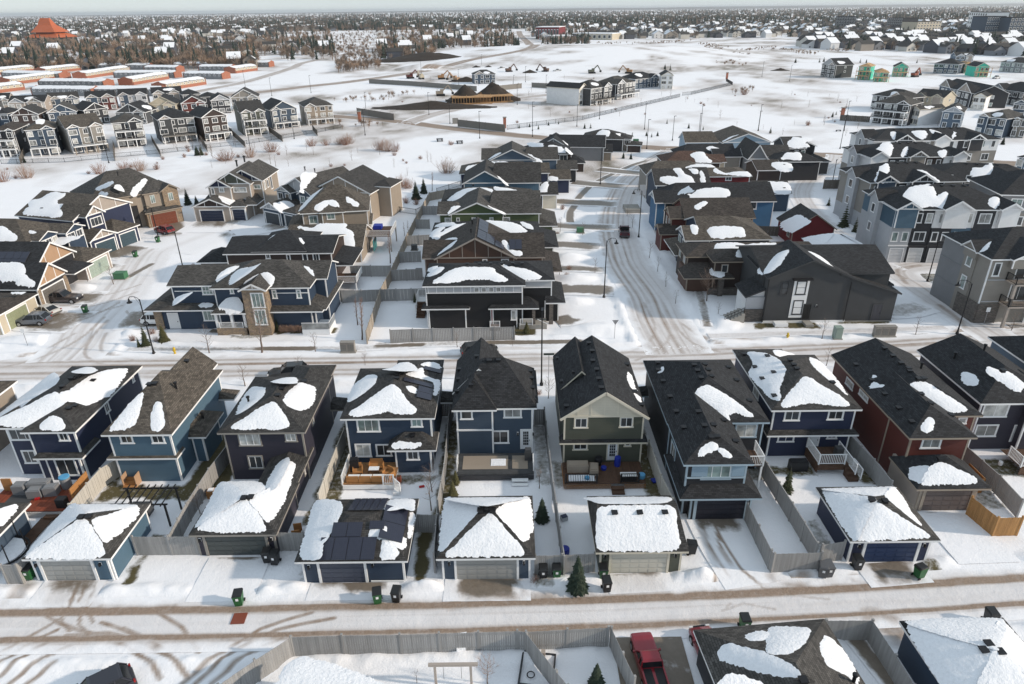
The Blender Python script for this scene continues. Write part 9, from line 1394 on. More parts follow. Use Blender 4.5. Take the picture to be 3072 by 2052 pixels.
# ------------------------------------------------------------------ fences
def fence(f):
 label,pts,hgt,style,boards=f[:5]
 root=empty('fence',label,'fence',(pts[0][0],pts[0][1],0),0,f[5]if len(f)>5 else 'fences');ox,oy=pts[0]
 m={'grey':vinyl(),'white':streak('fence_pale',(0.50,0.47,0.42),0.15,(6,6,.5)),'weathered':streak('fence_weathered',(0.33,0.285,0.235),0.3,(7,7,.6)),'cedar':streak('fence_cedar',(0.38,0.20,0.075),0.28,(7,7,.5)),
'dark':streak('fence_dark',(0.12,0.105,0.09),0.25,(6,6,.5)),'iron':metalblack(),'concrete':plain('fence_concrete',(0.2,0.185,0.165),.8,noise=.2)}[style]
 pm=place;bay=2.45 if hgt<2.2 and style!='iron' else 4.0
 for a,b in zip(pts[:-1],pts[1:]):
  a=Vector(a);b=Vector(b);L=(b-a).length;n=max(1,round(L/bay));ang=math.atan2(b.y-a.y,b.x-a.x);w=L/n
  key='%s%.2f%.1f'%(style,w,hgt)
  for i in range(n+1):
   p=a+(b-a)*(i/n)
   if i>0 or a==Vector(pts[0]):place('post',cube(m),root,(p.x-ox,p.y-oy,hgt/2+.04),ang,(.13,.13,hgt+.1)if style!='iron' else(.06,.06,hgt+.05))
   if i==n:break
   c=a+(b-a)*((i+.5)/n);loc=(c.x-ox,c.y-oy,0)
   if style=='iron':
    mb=MB();mb.box(-w/2,w/2,-.02,.02,.12,.17);mb.box(-w/2,w/2,-.02,.02,hgt-.12,hgt-.06);k=int(w/.16)
    for q in range(k):x=-w/2+w*(q+.5)/k;mb.box(x-.012,x+.012,-.012,.012,.05,hgt)
    mb.build('panel',m,root,loc,ang)
   elif boards:
    place('rail',cube(m),root,(loc[0],loc[1],.45),ang,(w,.05,.09));place('rail',cube(m),root,(loc[0],loc[1],hgt-.25),ang,(w,.05,.09))
    k=max(1,round((w-.12)/.145));bw=(w-.12)/k;d=Vector((math.cos(ang),math.sin(ang)))
    for q in range(k):
     p=c+d*(-w/2+.06+bw*(q+.5))+Vector((d.y,-d.x))*.03
     place('board',cube(m),root,(p.x-ox,p.y-oy,hgt/2+BR.uniform(-.015,.015)),ang+BR.uniform(-.02,.02),(bw*.93,.022,hgt-.06))
   else:
    mb=MB();k=max(4,round(w/(.2 if pts[0][1]<80 else .6)))
    for q in range(k):
     x0=-w/2+.06+(w-.12)*q/k;x1=-w/2+.06+(w-.12)*(q+1)/k;mb.box(x0+.008,x1-.008,-.02,.012 if q%2 else .02,.04,hgt-.06)
    mb.box(-w/2+.06,w/2-.06,-.035,.035,hgt-.1,hgt-.02);mb.box(-w/2+.06,w/2-.06,-.03,.03,.1,.2)
    mb.build('panel',m,root,loc,ang)
BR=random.Random(3)
for f in DATA['fences']:fence(f)
# ------------------------------------------------------------------ street lamps, signs, boxes, bins, hydrants
def lamp(x,y,h,arm,rz,label):
 r=empty('street_lamp',label,'street lamp',(x,y,0),rz,'street lamps');m=metalblack()
 b=MB();b.lathe([(.2,0),(.2,.25),(.13,.35),(.085,.8),(.06,h)],8);b.build('pole',m,r)
 if arm:
  b=MB();b.tube([(0,0,h-.5),(.15,0,h+.1),(.6,0,h+.3),(1.15,0,h+.25),(1.35,0,h)],.035,6);b.tube([(0,0,h-.9),(.35,0,h-.15),(.6,0,h+.27)],.02,5);b.build('arm',m,r)
  b=MB();b.lathe([(.05,0),(.09,-.1),(.12,-.3),(.3,-.42),(.31,-.5)],10,c=(1.35,0,h));b.build('lamp_shade',m,r)
  b=MB();b.lathe([(.18,-.505),(.14,-.6),(.04,-.64)],8,c=(1.35,0,h));b.build('bulb',TRIM('cream'),r)
 else:
  b=MB();b.box(-.1,.75,-.12,.12,h-.02,h+.1);b.build('lamp_head',m,r)
 return r
for a in DATA['lamps']:lamp(*a)
def wheelie(col):
 m=plain('bin_'+col,{'green':(.022,.11,.035),'black':(.018,.018,.02),'grey':(.09,.09,.095)}[col],.45);r=empty('wheelie_bin','bin','bin',(0,0,0),0,'wheelie bins')
 b=MB();v=[(-.24,-.26),(.24,-.26),(.24,.26),(-.24,.26)];t=[(-.3,-.34),(.3,-.34),(.3,.36),(-.3,.36)]
 i=0;b.v=[(*p,.08)for p in v]+[(*p,.98)for p in t];b.f=[(0,1,5,4),(1,2,6,5),(2,3,7,6),(3,0,4,7),(3,2,1,0)];b.m=[0]*5;b.uv=[None]*5;b.box(-.31,.31,-.35,.37,.92,.98);b.build('tub',m,r)
 b=MB();b.v=[(-.32,-.37,.985),(.32,-.37,.985),(.32,.38,.985),(-.32,.38,.985),(-.26,-.3,1.06),(.26,-.3,1.06),(.27,.36,1.1),(-.27,.36,1.1)];b.f=[(0,1,5,4),(1,2,6,5),(2,3,7,6),(3,0,4,7),(4,5,6,7)];b.m=[0]*5;b.uv=[None]*5
 b.build('lid',plain('bin_lid',(.015,.016,.017),.4)if col!='grey' else m,r)
 b=MB();b.box(-.27,.27,.4,.44,.93,.97);b.build('handle',metalblack(),r)
 b=MB();b.box(-.09,.09,-.352,-.345,.62,.82);b.build('sticker',TRIM('white'),r)
 for s in(-1,1):b=MB();b.tube([(s*.26,.28,.12),(s*.32,.28,.12)],.12,10);b.build('wheel',metalblack(),r)
 return r
BP={c:None for c in('green','black','grey')}
for x,y,col,rz,label in DATA['bins']:
 if BP[col]is None:BP[col]=wheelie(col);o=BP[col];o.location=(x,y,0.02);o.rotation_euler=(0,0,rz);o['label']=label
 else:copy_tree(BP[col],(x,y,.02),rz,label)
def util_box(x,y,w,d,h,col,label,name='transformer_box',n=1,rz=0):
 r=empty(name,label,'utility box' if n==1 else 'mailbox',(x,y,0),rz)
 m=plain('box_'+col,COLORS[col]if col in COLORS else(.05,.16,.08),.5,noise=.15);b=MB();b.box(-w/2-.1,w/2+.1,-d/2-.1,d/2+.1,0,.14);b.build('plinth',concrete(),r)
 for i in range(n):
  b=MB();x0=-w/2+w*i/n;x1=-w/2+w*(i+1)/n;b.box(x0+.02,x1-.02,-d/2,d/2,.14,h);b.box(x0+.005,x1-.005,-d/2-.03,d/2+.03,h,h+.07);b.build('cabinet',m,r)
  if n>1:
   b=MB()
   for a in range(3):
    for c in range(4):b.box(x0+.1+a*(w/n-.2)/3,x0+.06+(a+1)*(w/n-.2)/3,-d/2-.015,-d/2,.35+c*(h-.5)/4,.3+(c+1)*(h-.5)/4)
   b.build('letter_door',plain('mail_door',(.2,.2,.19),.4,.5),r)
  else:
   b=MB();b.box(x0+.1,x1-.1,-d/2-.02,-d/2,.25,h-.1);b.build('door',m,r)
for a in DATA['boxes']:util_box(*a)
def hydrant(x,y,label):
 r=empty('fire_hydrant',label,'hydrant',(x,y,0),0,'fire hydrants');m=plain('hydrant_yellow',(.62,.42,.03),.4)
 b=MB();b.lathe([(.16,0),(.16,.08),(.11,.1),(.11,.62),(.15,.64),(.15,.7),(.12,.82),(.05,.9)],10);b.build('barrel',m,r)
 b=MB();b.tube([(-.22,0,.5),(.22,0,.5)],.06,8);b.tube([(0,-.22,.45),(0,0,.45)],.08,8);b.build('nozzle',m,r)
for a in DATA['hydrants']:hydrant(*a)
def sign(x,y,h,kind,label,rz=0):
 r=empty('road_sign',label,'sign',(x,y,0),rz);b=MB();b.tube([(0,0,0),(0,0,h)],.035,6);b.build('post',plain('steel',(.35,.35,.36),.4,.6),r)
 b=MB()
 if kind=='yield':b.face([(-.4,-.045,h),(0,-.045,h-.65),(.4,-.045,h)]);b.face([(.4,-.03,h),(0,-.03,h-.65),(-.4,-.03,h)]);m=plain('sign_back',(.3,.3,.31),.5,.3)
 elif kind=='blade':b.box(-.55,.55,-.02,.02,h,h+.22);m=plain('sign_dark',(.03,.05,.04),.5)
 else:b.box(-.25,.25,-.05,-.03,h-.6,h);m=TRIM('white')
 b.build('plate',m,r)
for a in DATA['signs']:sign(*a)
# ------------------------------------------------------------------ trees and shrubs
TR=random.Random(11)
def bark():return plain('bark',(.15,.115,.095),.9,noise=.3,nscale=5)
def twig(k=0):return plain('twig_%d'%k,[(.22,.165,.135),(.26,.15,.11),(.30,.20,.15),(.2,.17,.15)][k],.9,noise=.25,nscale=2)
def bare_tree(h,spread,seed,tw=0,upright=.5,dens=1.0):
 rng=random.Random(seed);t=MB();c=MB()
 p=Vector((0,0,0));pts=[p.copy()];rad=[h*.016+.012]
 for i in range(7):p=p+Vector((rng.uniform(-.03,.03)*h*.4,rng.uniform(-.03,.03)*h*.4,h*.8/7));pts.append(p.copy());rad.append((h*.016+.012)*(1-.13*(i+1)))
 t.tube(pts,rad,6)
 def br(a,d,L,r,lev):
  b=a;q=[a];n=3
  for k in range(n):d=(d+Vector((rng.uniform(-.2,.2),rng.uniform(-.2,.2),rng.uniform(-.02,.2)))).normalized();b=b+d*(L/n);q.append(b)
  c.tube(q,[r,r*.8,r*.6,r*.35],4 if lev==0 else 3,cap=False)
  if lev<2:
   for k in range(int((4 if lev==0 else 3)*dens)):
    f=rng.uniform(.25,1);s=q[min(n,int(f*n))]if f>.99 else q[int(f*n)].lerp(q[int(f*n)+1],f*n%1)
    a2=rng.uniform(0,6.28);o=Vector((math.cos(a2),math.sin(a2),rng.uniform(.1,.7)));br(s,(d*.7+o*.7).normalized(),L*rng.uniform(.4,.65),r*.5,lev+1)
 n0=int(13*dens)
 for i in range(n0):
  f=.28+.72*i/n0;k=f*7;s=pts[min(6,int(k))].lerp(pts[min(7,int(k)+1)],k%1)
  a2=i*2.4+rng.uniform(-.4,.4);d=Vector((math.cos(a2),math.sin(a2),upright+rng.uniform(-.1,.4))).normalized()
  br(s,d,spread*(1.05-.6*abs(f-.5))*rng.uniform(.8,1.1),.010+h*.0022,0)
 return t.mesh('trunk',bark()),c.mesh('crown',twig(tw))
def shrub_mesh(w,h,seed,tw=1,n=70):
 rng=random.Random(seed);c=MB()
 for i in range(n):
  a=rng.uniform(0,6.28);r=rng.random()**.6;b=Vector((math.cos(a)*r*w*.25,math.sin(a)*r*w*.25,0));L=h*rng.uniform(.35,1.1)*(1-.45*r)
  d=Vector((math.cos(a)*r*w*.4,math.sin(a)*r*w*.3,L));m=b+d*.5+Vector((rng.uniform(-.05,.05),rng.uniform(-.05,.05),0))*w
  c.tube([b,m,b+d],[.014+w*.004,.01+w*.003,.004+w*.001],3,cap=False)
  for k in range(3):
   f=rng.uniform(.4,.95);s=b+d*f;a2=rng.uniform(0,6.28);c.tube([s,s+Vector((math.cos(a2)*.14*w,math.sin(a2)*.14*w,h*.2))],[.007+w*.002,.003],3,cap=False)
 return c.mesh('stems',twig(tw))
def needle(k=0):return plain('needles_%d'%k,[(.030,.046,.030),(.05,.06,.03),(.09,.085,.035),(.035,.05,.045)][k],.85,noise=.45,nscale=4)
def conifer(h,w,seed,k=0,dens=1.0):
 rng=random.Random(seed);t=MB();t.tube([(0,0,0),(0,0,h*.5),(0,0,h*.98)],[h*.018+.02,h*.012,.01],6);c=MB();rows=int(max(7,11*dens)+h*.6*dens)
 for i in range(rows):
  f=(i+.5)/rows;z=h*(.07+.9*f);r=w*.5*(1-f)**.85*rng.uniform(.85,1.1)+.04;n=int((9+7*(1-f))*dens)+3
  for j in range(n):
   a=6.283*j/n+rng.uniform(-.3,.3)+i;rr=r*rng.uniform(.7,1.15);dz=-rr*rng.uniform(.15,.5);ca,sa=math.cos(a),math.sin(a)
   tip=Vector((ca*rr,sa*rr,z+dz));m=Vector((ca*rr*.5,sa*rr*.5,z+dz*.2+.02));wd=rr*.26+.03;s=Vector((-sa,ca,0))*wd
   b0=Vector((0,0,z+.05));
   c.face([b0,m-s-Vector((0,0,wd*.6)),tip,m]);c.face([b0,m,tip,m+s-Vector((0,0,wd*.6))])
   for q in(-1,1):
    e=m+s*q*1.7+Vector((ca,sa,0))*rr*.22-Vector((0,0,wd));c.face([m,m+(tip-m)*.35,e])
 return t.mesh('trunk',bark()),c.mesh('crown',needle(k))
TREES={}
def tree_kind(kind):
 if kind in TREES:return TREES[kind]
 v=[]
 for s in range(3):
  if kind=='sapling':m=bare_tree(4.2,1.1,20+s,0,.8,.8)
  elif kind=='bare':m=bare_tree(5.5,1.7,30+s,0,.7,1.1)
  elif kind=='pink':m=bare_tree(4.5,1.6,40+s,2,.6,1.4)
  elif kind=='columnar':m=bare_tree(7,.7,50+s,1,2.0,1.3)
  elif kind=='spruce':m=conifer(4,2.2,60+s,0,1.2)
  elif kind=='gold':m=conifer(2.8,1.7,65+s,2,1.0)
  elif kind=='pine':m=conifer(4,2.0,70+s,1,.8)
  elif kind=='juniper':m=conifer(2.6,1.0,75+s,1,1.0)
  elif kind=='shrub':m=(None,shrub_mesh(2.4,2.2,80+s,1))
  elif kind=='willow':m=(None,shrub_mesh(4.2+s,4.2,85+s,1+s%2,75))
  elif kind=='grasses':m=(None,shrub_mesh(1.0,1.2,90+s,2,60))
  v.append(m)
 TREES[kind]=v;return v
HT=dict(sapling=4.2,bare=5.5,pink=4.5,columnar=7,spruce=4,gold=2.8,pine=4,juniper=2.6,shrub=2.2,willow=4.2,grasses=1.2)
NM=dict(sapling=('street_tree','tree'),bare=('bare_tree','tree'),pink=('bare_tree','tree'),columnar=('columnar_tree','tree'),spruce=('spruce_tree','tree'),gold=('evergreen_shrub','shrub'),pine=('pine_tree','tree'),juniper=('juniper','shrub'),shrub=('bare_shrub','shrub'),willow=('willow_shrub','shrub'),grasses=('ornamental_grass','grass'))
def plant(kind,x,y,h,label,group=None,z=0.0):
 me=TR.choice(tree_kind(kind));s=h/HT[kind];r=empty(*[NM[kind][0],label,NM[kind][1]],(x,y,z),TR.uniform(0,6.28),group);r.scale=(s*TR.uniform(.9,1.1),s*TR.uniform(.9,1.1),s)
 if me[0]:place('trunk',me[0],r)
 place('crown' if me[0]else 'stems',me[1],r);return r
for k,lab,grp,pts in DATA['plants']:
 for q in pts:plant(k,*q,lab,grp or None)
 # ------------------------------------------------------------------ vehicles
def car(kind,col,label,x,y,rz,sc=.88,rough=.3):
 pick=kind=='pickup';L,W,Ht={'pickup':(5.8,1.98,1.9),'suv':(4.85,1.94,1.74),'sedan':(4.85,1.86,1.46)}[kind]
 r=empty('pickup_truck' if pick else 'parked_car',label,'pickup truck' if pick else 'car',(x,y,.05),rz,'parked vehicles');r.scale=(sc,sc,sc);h=L/2;w=W/2
 paint=plain('car_%.3f_%.3f_%.3f'%col,col,rough,.25,spec=.5);paint.node_tree.nodes['Principled BSDF'].inputs['Coat Weight'].default_value=.6
 belt=Ht*(.60 if not pick else .60);g=.26 if kind!='sedan' else .2
 # body stations: x, half width, bottom, top
 if pick:st=[(h,.80,.45,.78),(h-.12,.93,.34,1.02),(h-.5,.97,.3,1.10),(.95,1,.3,1.16),(.6,1,.3,belt+.02),(-.75,1,.3,belt+.02),(-.85,1,.3,1.17),(-h+.1,1,.36,1.17),(-h,.98,.5,1.15)]
 else:st=[(h,.72,.36,.58),(h-.15,.9,.26,.78),(h-.6,.97,g,.90 if kind=='sedan' else 1.0),(.75,1,g,belt-.04),(.4,1,g,belt),(-h+.75,1,g,belt+.02),(-h+.2,.95,g+.04,belt+(.0 if kind=='suv' else-.02)),(-h,.86,.4,belt-.18)]
 b=MB();rings=[]
 for(sx,sw,zb,zt)in st:
  q=w*sw;i=len(b.v);zm=(zb+zt)/2
  b.v+=[(sx,-q*.86,zb),(sx,-q*.99,zb+.1),(sx,-q,zm),(sx,-q*.95,zt-.05),(sx,-q*.8,zt),(sx,0,zt+.035),(sx,q*.8,zt),(sx,q*.95,zt-.05),(sx,q,zm),(sx,q*.99,zb+.1),(sx,q*.86,zb)];rings.append(i)
 for a,c in zip(rings[:-1],rings[1:]):
  for k in range(10):b.f.append((a+k,a+k+1,c+k+1,c+k));b.m.append(0);b.uv.append(None)
  b.f.append((a+10,a,c,c+10));b.m.append(0);b.uv.append(None)
 b.f.append(tuple(rings[0]+k for k in reversed(range(11))));b.m.append(0);b.uv.append(None);b.f.append(tuple(rings[-1]+k for k in range(11)));b.m.append(0);b.uv.append(None)
 b.build('body',paint,r,smooth=False)
 # cabin: glass band then roof skin
 if pick:cb=[(1.0,.93,belt-.1),(.25,.80,Ht-.05),(-.72,.80,Ht-.04),(-.84,.92,belt)]
 elif kind=='suv':cb=[(.95,.93,belt-.08),(.1,.78,Ht-.05),(-h+.7,.76,Ht-.08),(-h+.18,.86,belt)]
 else:cb=[(1.0,.92,belt-.08),(.2,.74,Ht-.04),(-.95,.72,Ht-.06),(-h+.55,.86,belt-.02)]
 gl=MB();(x0,w0,z0),(x1,w1,z1),(x2,w2,z2),(x3,w3,z3)=cb
 P=lambda X,Wf,Z,s:(X,s*w*Wf,Z)
 gl.face([P(x0,w0,z0,-1),P(x0,w0,z0,1),P(x1,w1,z1,1),P(x1,w1,z1,-1)]);gl.face([P(x3,w3,z3,1),P(x3,w3,z3,-1),P(x2,w2,z2,-1),P(x2,w2,z2,1)])
 for s in(-1,1):
  q=[P(x0,w0,z0,s),P(x1,w1,z1,s),P(x2,w2,z2,s),P(x3,w3,z3,s)];gl.face(q if s<0 else list(reversed(q)))
 gl.build('window_glass',plain('car_glass',(.012,.014,.017),.08),r)
 rf=MB();e=.03
 rf.v=[(x1+.1,-w*(w1+.02),z1-.05),(x1+.1,w*(w1+.02),z1-.05),(x2-.1,w*(w2+.02),z2-.05),(x2-.1,-w*(w2+.02),z2-.05),(x1-.08,-w*(w1-.1),z1+.05),(x1-.08,w*(w1-.1),z1+.05),(x2+.12,w*(w2-.1),z2+.05),(x2+.12,-w*(w2-.1),z2+.05)]
 rf.f=[(0,1,5,4),(1,2,6,5),(2,3,7,6),(3,0,4,7),(4,5,6,7)];rf.m=[0]*5;rf.uv=[None]*5;rf.build('roof',paint,r)
 pl=MB()
 for s in(-1,1):
  pl.bar(P(x0,w0+.01,z0,s),P(x1,w1+.01,z1,s),.07);pl.bar(P(x3,w3+.01,z3,s),P(x2,w2+.01,z2,s),.09);xm=(x1+x2)/2;pl.bar((xm,s*w*.96,belt-.02),(xm,s*w*(w1+.01),z1),.07)
  if kind=='suv':pl.bar((x2+.5,s*w*.96,belt),(x2+.45,s*w*(w2+.02),z2),.08)
 pl.build('pillar',paint,r)
 if pick:
  bd=MB();bd.box(-h+.1,-.95,-w*.82,w*.82,1.15,1.20);bd.build('bed_floor',plain('bed_black',(.012,.012,.013),.6),r)
  for s in(-1,1):q=MB();q.box(-h+.05,-.88,s*w*.83,s*w*.96,1.14,1.32);q.build('bed_side',paint,r)
  q=MB();q.box(-h,-h+.07,-w*.9,w*.9,1.1,1.32);q.build('tailgate',paint,r)
 tm=plain('tyre',(.014,.014,.015),.8);rm=plain('rim',(.42,.42,.43),.35,.7);wr=.39 if pick else .35
 for wx in(h-.95,-h+(1.15 if pick else .95)):
  for s in(-1,1):
   t=MB();t.tube([(0,s*(w-.24),0),(0,s*(w+.015),0)],wr,18);o=t.build('wheel',tm,r,(wx,0,wr));t=MB();t.tube([(0,s*(w-.05),0),(0,s*(w+.03),0)],wr*.66,10);t.build('rim',rm,o)
   a=MB();a.tube([(wx,s*(w-.3),wr),(wx,s*(w+.006),wr)],wr*1.17,18);a.build('wheel_arch',plain('arch',(.01,.01,.011),.8),r)
 for s in(-1,1):
  q=MB();q.box(h-.16,h-.02,s*w*.55,s*w*.86,.72 if not pick else .82,.86 if not pick else 1.0);q.build('headlight',plain('lamp_lens',(.6,.6,.6),.1),r)
  q=MB();q.box(-h-.01,-h+.12,s*w*.7,s*w*.9,.78,1.0 if kind!='sedan' else .92);q.build('taillight',plain('tail_lens',(.25,.01,.01),.2),r)
  q=MB();q.box(.72,.86,s*(w+.02),s*(w+.2),belt-.02,belt+.14);q.build('mirror',paint,r)
 q=MB();q.box(h-.1,h+.03,-w*.5,w*.5,.5,.78);q.build('grille',plain('grille',(.02,.02,.022),.4,.4),r)
 q=MB();q.box(h-.15,h+.06,-w*.8,w*.8,.36,.5);q.build('bumper',plain('bumper',(.1,.1,.105),.5),r);q=MB();q.box(-h-.06,-h+.15,-w*.85,w*.85,.42,.6);q.build('bumper',plain('bumper',(.1,.1,.105),.5),r)
 return r
for a in DATA['cars']:car(*a)

# ------------------------------------------------------------------ decks, furniture and other yard things
COLORS.update(royal=(.012,.03,.3),sky=(.10,.33,.55),toyred=(.4,.012,.015),flagred=(.55,.03,.015),tealx=(.03,.16,.17),tgreen=(.05,.16,.085),snowy=(.82,.82,.85))
def thing(t):
 n,l,c,o,rz,parts=t[:6];root=empty(n,l,c,(*o,0),rz,t[6]if len(t)>6 else None)
 for p in parts:
  k=p[0]
  if k=='boards':
   _,x0,x1,y0,y1,z,ax,m=p;m=streak('boards_'+m.split(':')[-1],COLORS[m[6:]]if ':' in m else(.09,.05,.032),.3,(3,3,3));w=(x1-x0)if ax=='y' else(y1-y0);q=max(1,round(w/.145));e=w/q
   for i in range(q):
    if ax=='y':block('board',x0+e*i+.004,x0+e*(i+1)-.004,y0,y1,z,z+.05+.004*(i%3),m,root)
    else:block('board',x0,x1,y0+e*i+.004,y0+e*(i+1)-.004,z,z+.05+.004*(i%3),m,root)
  elif k=='rail':
   rail(root,*p[1:])
  elif k=='lattice':
   _,x0,y0,x1,y1,z0,z1,m=p;m=bmat(m);L=math.hypot(x1-x0,y1-y0);d=Vector((x1-x0,y1-y0,0))/L;b=MB();h=z1-z0;q=int(L/.12)
   for i in range(-4,q+1):
    for s in(0,1):
     a0=max(0,i*.12);a1=min(L,i*.12+h)
     if a1<=a0:continue
     f0=(a0-i*.12)/h;f1=(a1-i*.12)/h
     if s:f0,f1=1-f0,1-f1
     b.bar(Vector((x0,y0,z0+h*f0))+d*a0,Vector((x0,y0,z0+h*f1))+d*a1,.03,.012)
   b.build('lattice',m,root)
  elif k in('drum','ring'):
   _,cx,cy,z0,z1,r,m=p
   if k=='drum':b=MB();b.lathe([(r*.92,z0),(r,z0+(z1-z0)*.2),(r,z0+(z1-z0)*.85),(r*.9,z1)],16,c=(cx,cy,0));b.build('drum',SNOW if m=='snowy' else plain('paint_'+m,COLORS[m],.5,noise=.05,nscale=2),root)
   else:
    b=MB();R1=z1;q=28;b.tube([(cx+R1*math.cos(6.2832*i/q),cy+R1*math.sin(6.2832*i/q),z0)for i in range(q+1)],r*.5,6);b.build('ring',metalblack(),root)
  else:block(k,*p[1:7],bmat(p[7]),root)
for t in DATA['things']:thing(t)

# ------------------------------------------------------------------ distant houses, each composed from its size, colours and style
FR=random.Random(42);TRIMMED=('white','cream','buff')
def far_house(x,y,rz,w,d,h,wall,roof,st,label):
 if st=='r':return row_block(x,y,rz,w,d,h,wall,label)
 trim='white' if wall not in('white','buff')and st[-1]!='u' else 'cream';osb=roof=='osb'
 H=dict(n='house',l=label,c='house',o=(x,y),r=rz,wall=wall,roof='brown' if osb else roof,trim=trim,wtrim=trim,v=[],win=[],snow=[],box=[],rail=[],d=y,g='houses in the distance');v=H['v']
 k=st[0];pit=.5
 if k=='h':v.append(RV(0,w,0,d,h,h+min(w,d)*.22,'y' if d>w else 'x',min(w,d)/2,min(w,d)/2))
 elif k=='g':v.append(RV(0,w,0,d,h,h+w*.28,'y',0,0,gab=[('f',FR.choice(['ltgrey',wall,wall])if wall!='white' else 'white',FR.choice([0,1,2]))]))
 else:v.append(RV(0,w,0,d,h,h+d*.22,'x',0,0))
 if k in 'xh' and st[-1]!='u' and FR.random()<.9 or k=='g' and w>9:
  gw=w*FR.uniform(.36,.48);gx=FR.choice([.03*w,w-gw-.03*w]);v.append(RV(gx,gx+gw,-.8,d*.5,h+.05,h+gw*.3,'y',0,gw/2,z0=.1,gab=[('f',FR.choice([wall,'ltgrey','taupe']),1)]))
  if k=='x':gx2=w-gw-gx;v.append(RV(gx2,gx2+gw*.9,-.4,d*.5,h+.1,h+gw*.28,'y',0,gw/2,z0=.1,c=FR.choice([wall,'taupe','slate']),gab=[('f','greige',1)]))
 ns=3 if h>5.6 else 2;sh=h/ns;rows=[sh*(i+.5)for i in range(ns)];n=max(2,round(w/2.9))
 for z in rows:
  for j in range(n):
   cx=w*(j+.5)/n;ww=FR.choice([1.1,1.6,2.1]);vi=0
   for q in range(1,len(v)):
    r=v[q]['r']
    if r[0]+.7<cx<r[1]-.7:vi=q
   r=v[vi]['r'];ww=min(ww,w/n*.8);H['win'].append((vi,'f',cx-ww/2,cx+ww/2,z-.3*sh,z+.27*sh,2,FR.choice([0,0,1,2])))
 if w*d>60:
  for z in rows[-2:]:H['win'].append((0,'r',d*.5,d*.5+1,z-.2*sh,z+.2*sh,1))
 if st[-1]=='b':
  for z in([sh,2*sh]if FR.random()<.4 else[sh]):
   H['box'].append(('balcony_floor',.6,w-.6,-2.4,.3,z-.25,z,'white' if wall!='char2' else 'greige'));H['rail'].append((.6,-2.35,w-.6,-2.35,z,1,'metal'))
  for f in(.08,.36,.64,.92):H['box'].append(('balcony_post',w*f-.12,w*f+.12,-2.3,-2.05,0,z,'white' if wall!='greige' else 'tan'))
 if st[-1]=='u':
  for z in(sh,2*sh):
   if z<h-1:H['box'].append(('bare_floor',-.3,w+.1,-2.6,.4,z-.3,z,'paint:osb'))
  for f in range(5):H['box'].append(('stud',w*f/4-.1,w*f/4+.1,-2.4,-2.2,0,h-.5,'paint:osb'))
  if osb:v[0]['rf']='osb'
 elif roof!='snow':
  fs='f' if k=='h' else 'r' if k=='g' else 'f'
  for _ in range(FR.choice([0,0,1,1])):
   cx,cy=(FR.uniform(.3,.7),FR.uniform(.12,.3))if fs=='f' else(FR.uniform(.68,.85),FR.uniform(.3,.7));rx,ry=(.16,.1)if fs=='f' else(.1,.2)
   H['snow'].append((0,fs,[(w*(cx+rx*math.cos(a)*FR.uniform(.6,1.2)),d*(cy+ry*math.sin(a)*FR.uniform(.6,1.2)))for a in(0,.8,1.6,2.4,3.1,3.9,4.7,5.5)]))
 return build_house(H)
ROOFS['osb']=(.45,.29,.15)
def row_block(x,y,rz,w,d,h,wall,label):
 cream=wall=='buff';H=dict(n='row_block',l=label,c='townhouses',o=(x,y),r=rz,wall=wall,roof='grey',trim='ltgrey',wtrim='white',d=y,g='brick-ended row blocks',v=[],win=[],snow=[],box=[])
 H['v']+=[RV(0,w,0,d,h,h+1.2,'x',0,0,ct=0),RB(-.25,.1,.3,d-.3,h+.3,c='redbrick',oh=0,ct=0),RB(w-.1,w+.25,.3,d-.3,h+.3,c='redbrick',oh=0,ct=0)]
 for e in(-.25,w-.1):b=(e,e+.35)
 if cream:H['v'].append(RB(.3,w-.3,.05,3,1.5,c='redbrick',oh=0,ct=0))
 n=int(w/3.2)
 for i in range(n):H['win'].append((0,'f',w*(i+.5)/n-.5,w*(i+.5)/n+.5,1.9,2.6,2,0))
 H['snow'].append((0,'f',[(w*.03,.6),(w*.3,.5),(w*.6,.8),(w*.96,.5),(w*.97,d*.48),(w*.5,d*.49),(w*.03,d*.48)]));H['snow'].append((0,'b',[(w*.03,d*.52),(w*.5,d*.51),(w*.97,d*.52),(w*.9,d*.9),(w*.1,d*.9)]))
 r=build_house(H)
 for e,f in((-.28,'l'),(w+.28,'r')):
  m=MB();q=[(e,.3,h),(e,d-.3,h),(e,d/2,h+1.3)];m.face(q if f=='r' else q[::-1]);s=.5 if f=='l' else-.5;m.face([(a+s,b,c)for a,b,c in(q[::-1]if f=='r' else q)]);m.build('gable',wallmat('redbrick'),r)
for a in DATA['far']:far_house(*a)
# ---- landmarks
LD=DATA['land']
def mass(name,label,cat,p,q,d,h,col,n=(6,3),roofc='char',strip=True,group=None):
 w=math.hypot(q[0]-p[0],q[1]-p[1]);r=empty(name,label,cat,(*p,0),math.atan2(q[1]-p[1],q[0]-p[0]),group)
 block('wall',0,w,0,d,0,h,wallmat(col),r);block('roof',-.3,w+.3,-.3,d+.3,h,h+.6,shingle(ROOFS[roofc])if roofc!='snow' else SNOW,r)
 for i in range(n[0]):
  for j in range(n[1]):
   cx=w*(i+.5)/n[0];cz=h*(j+.55)/n[1];sw=w/n[0];sh=h/n[1];o=block('window',cx-sw*.3,cx+sw*.3,-.12,0,cz-sh*.32,cz+sh*.28,TRIM('white'),r);block('pane',cx-sw*.24,cx+sw*.24,-.18,-.1,cz-sh*.26,cz+sh*.22,GLASS[0],r)
 return r
p,q=LD['temple'];w=math.hypot(q[0]-p[0],q[1]-p[1]);r=empty('temple','large temple-like hall with tiered orange roof on the left skyline','temple',(*p,0),math.atan2(q[1]-p[1],q[0]-p[0]));om=plain('orange_tile',(.42,.10,.03),.6,noise=.15,nscale=.5)
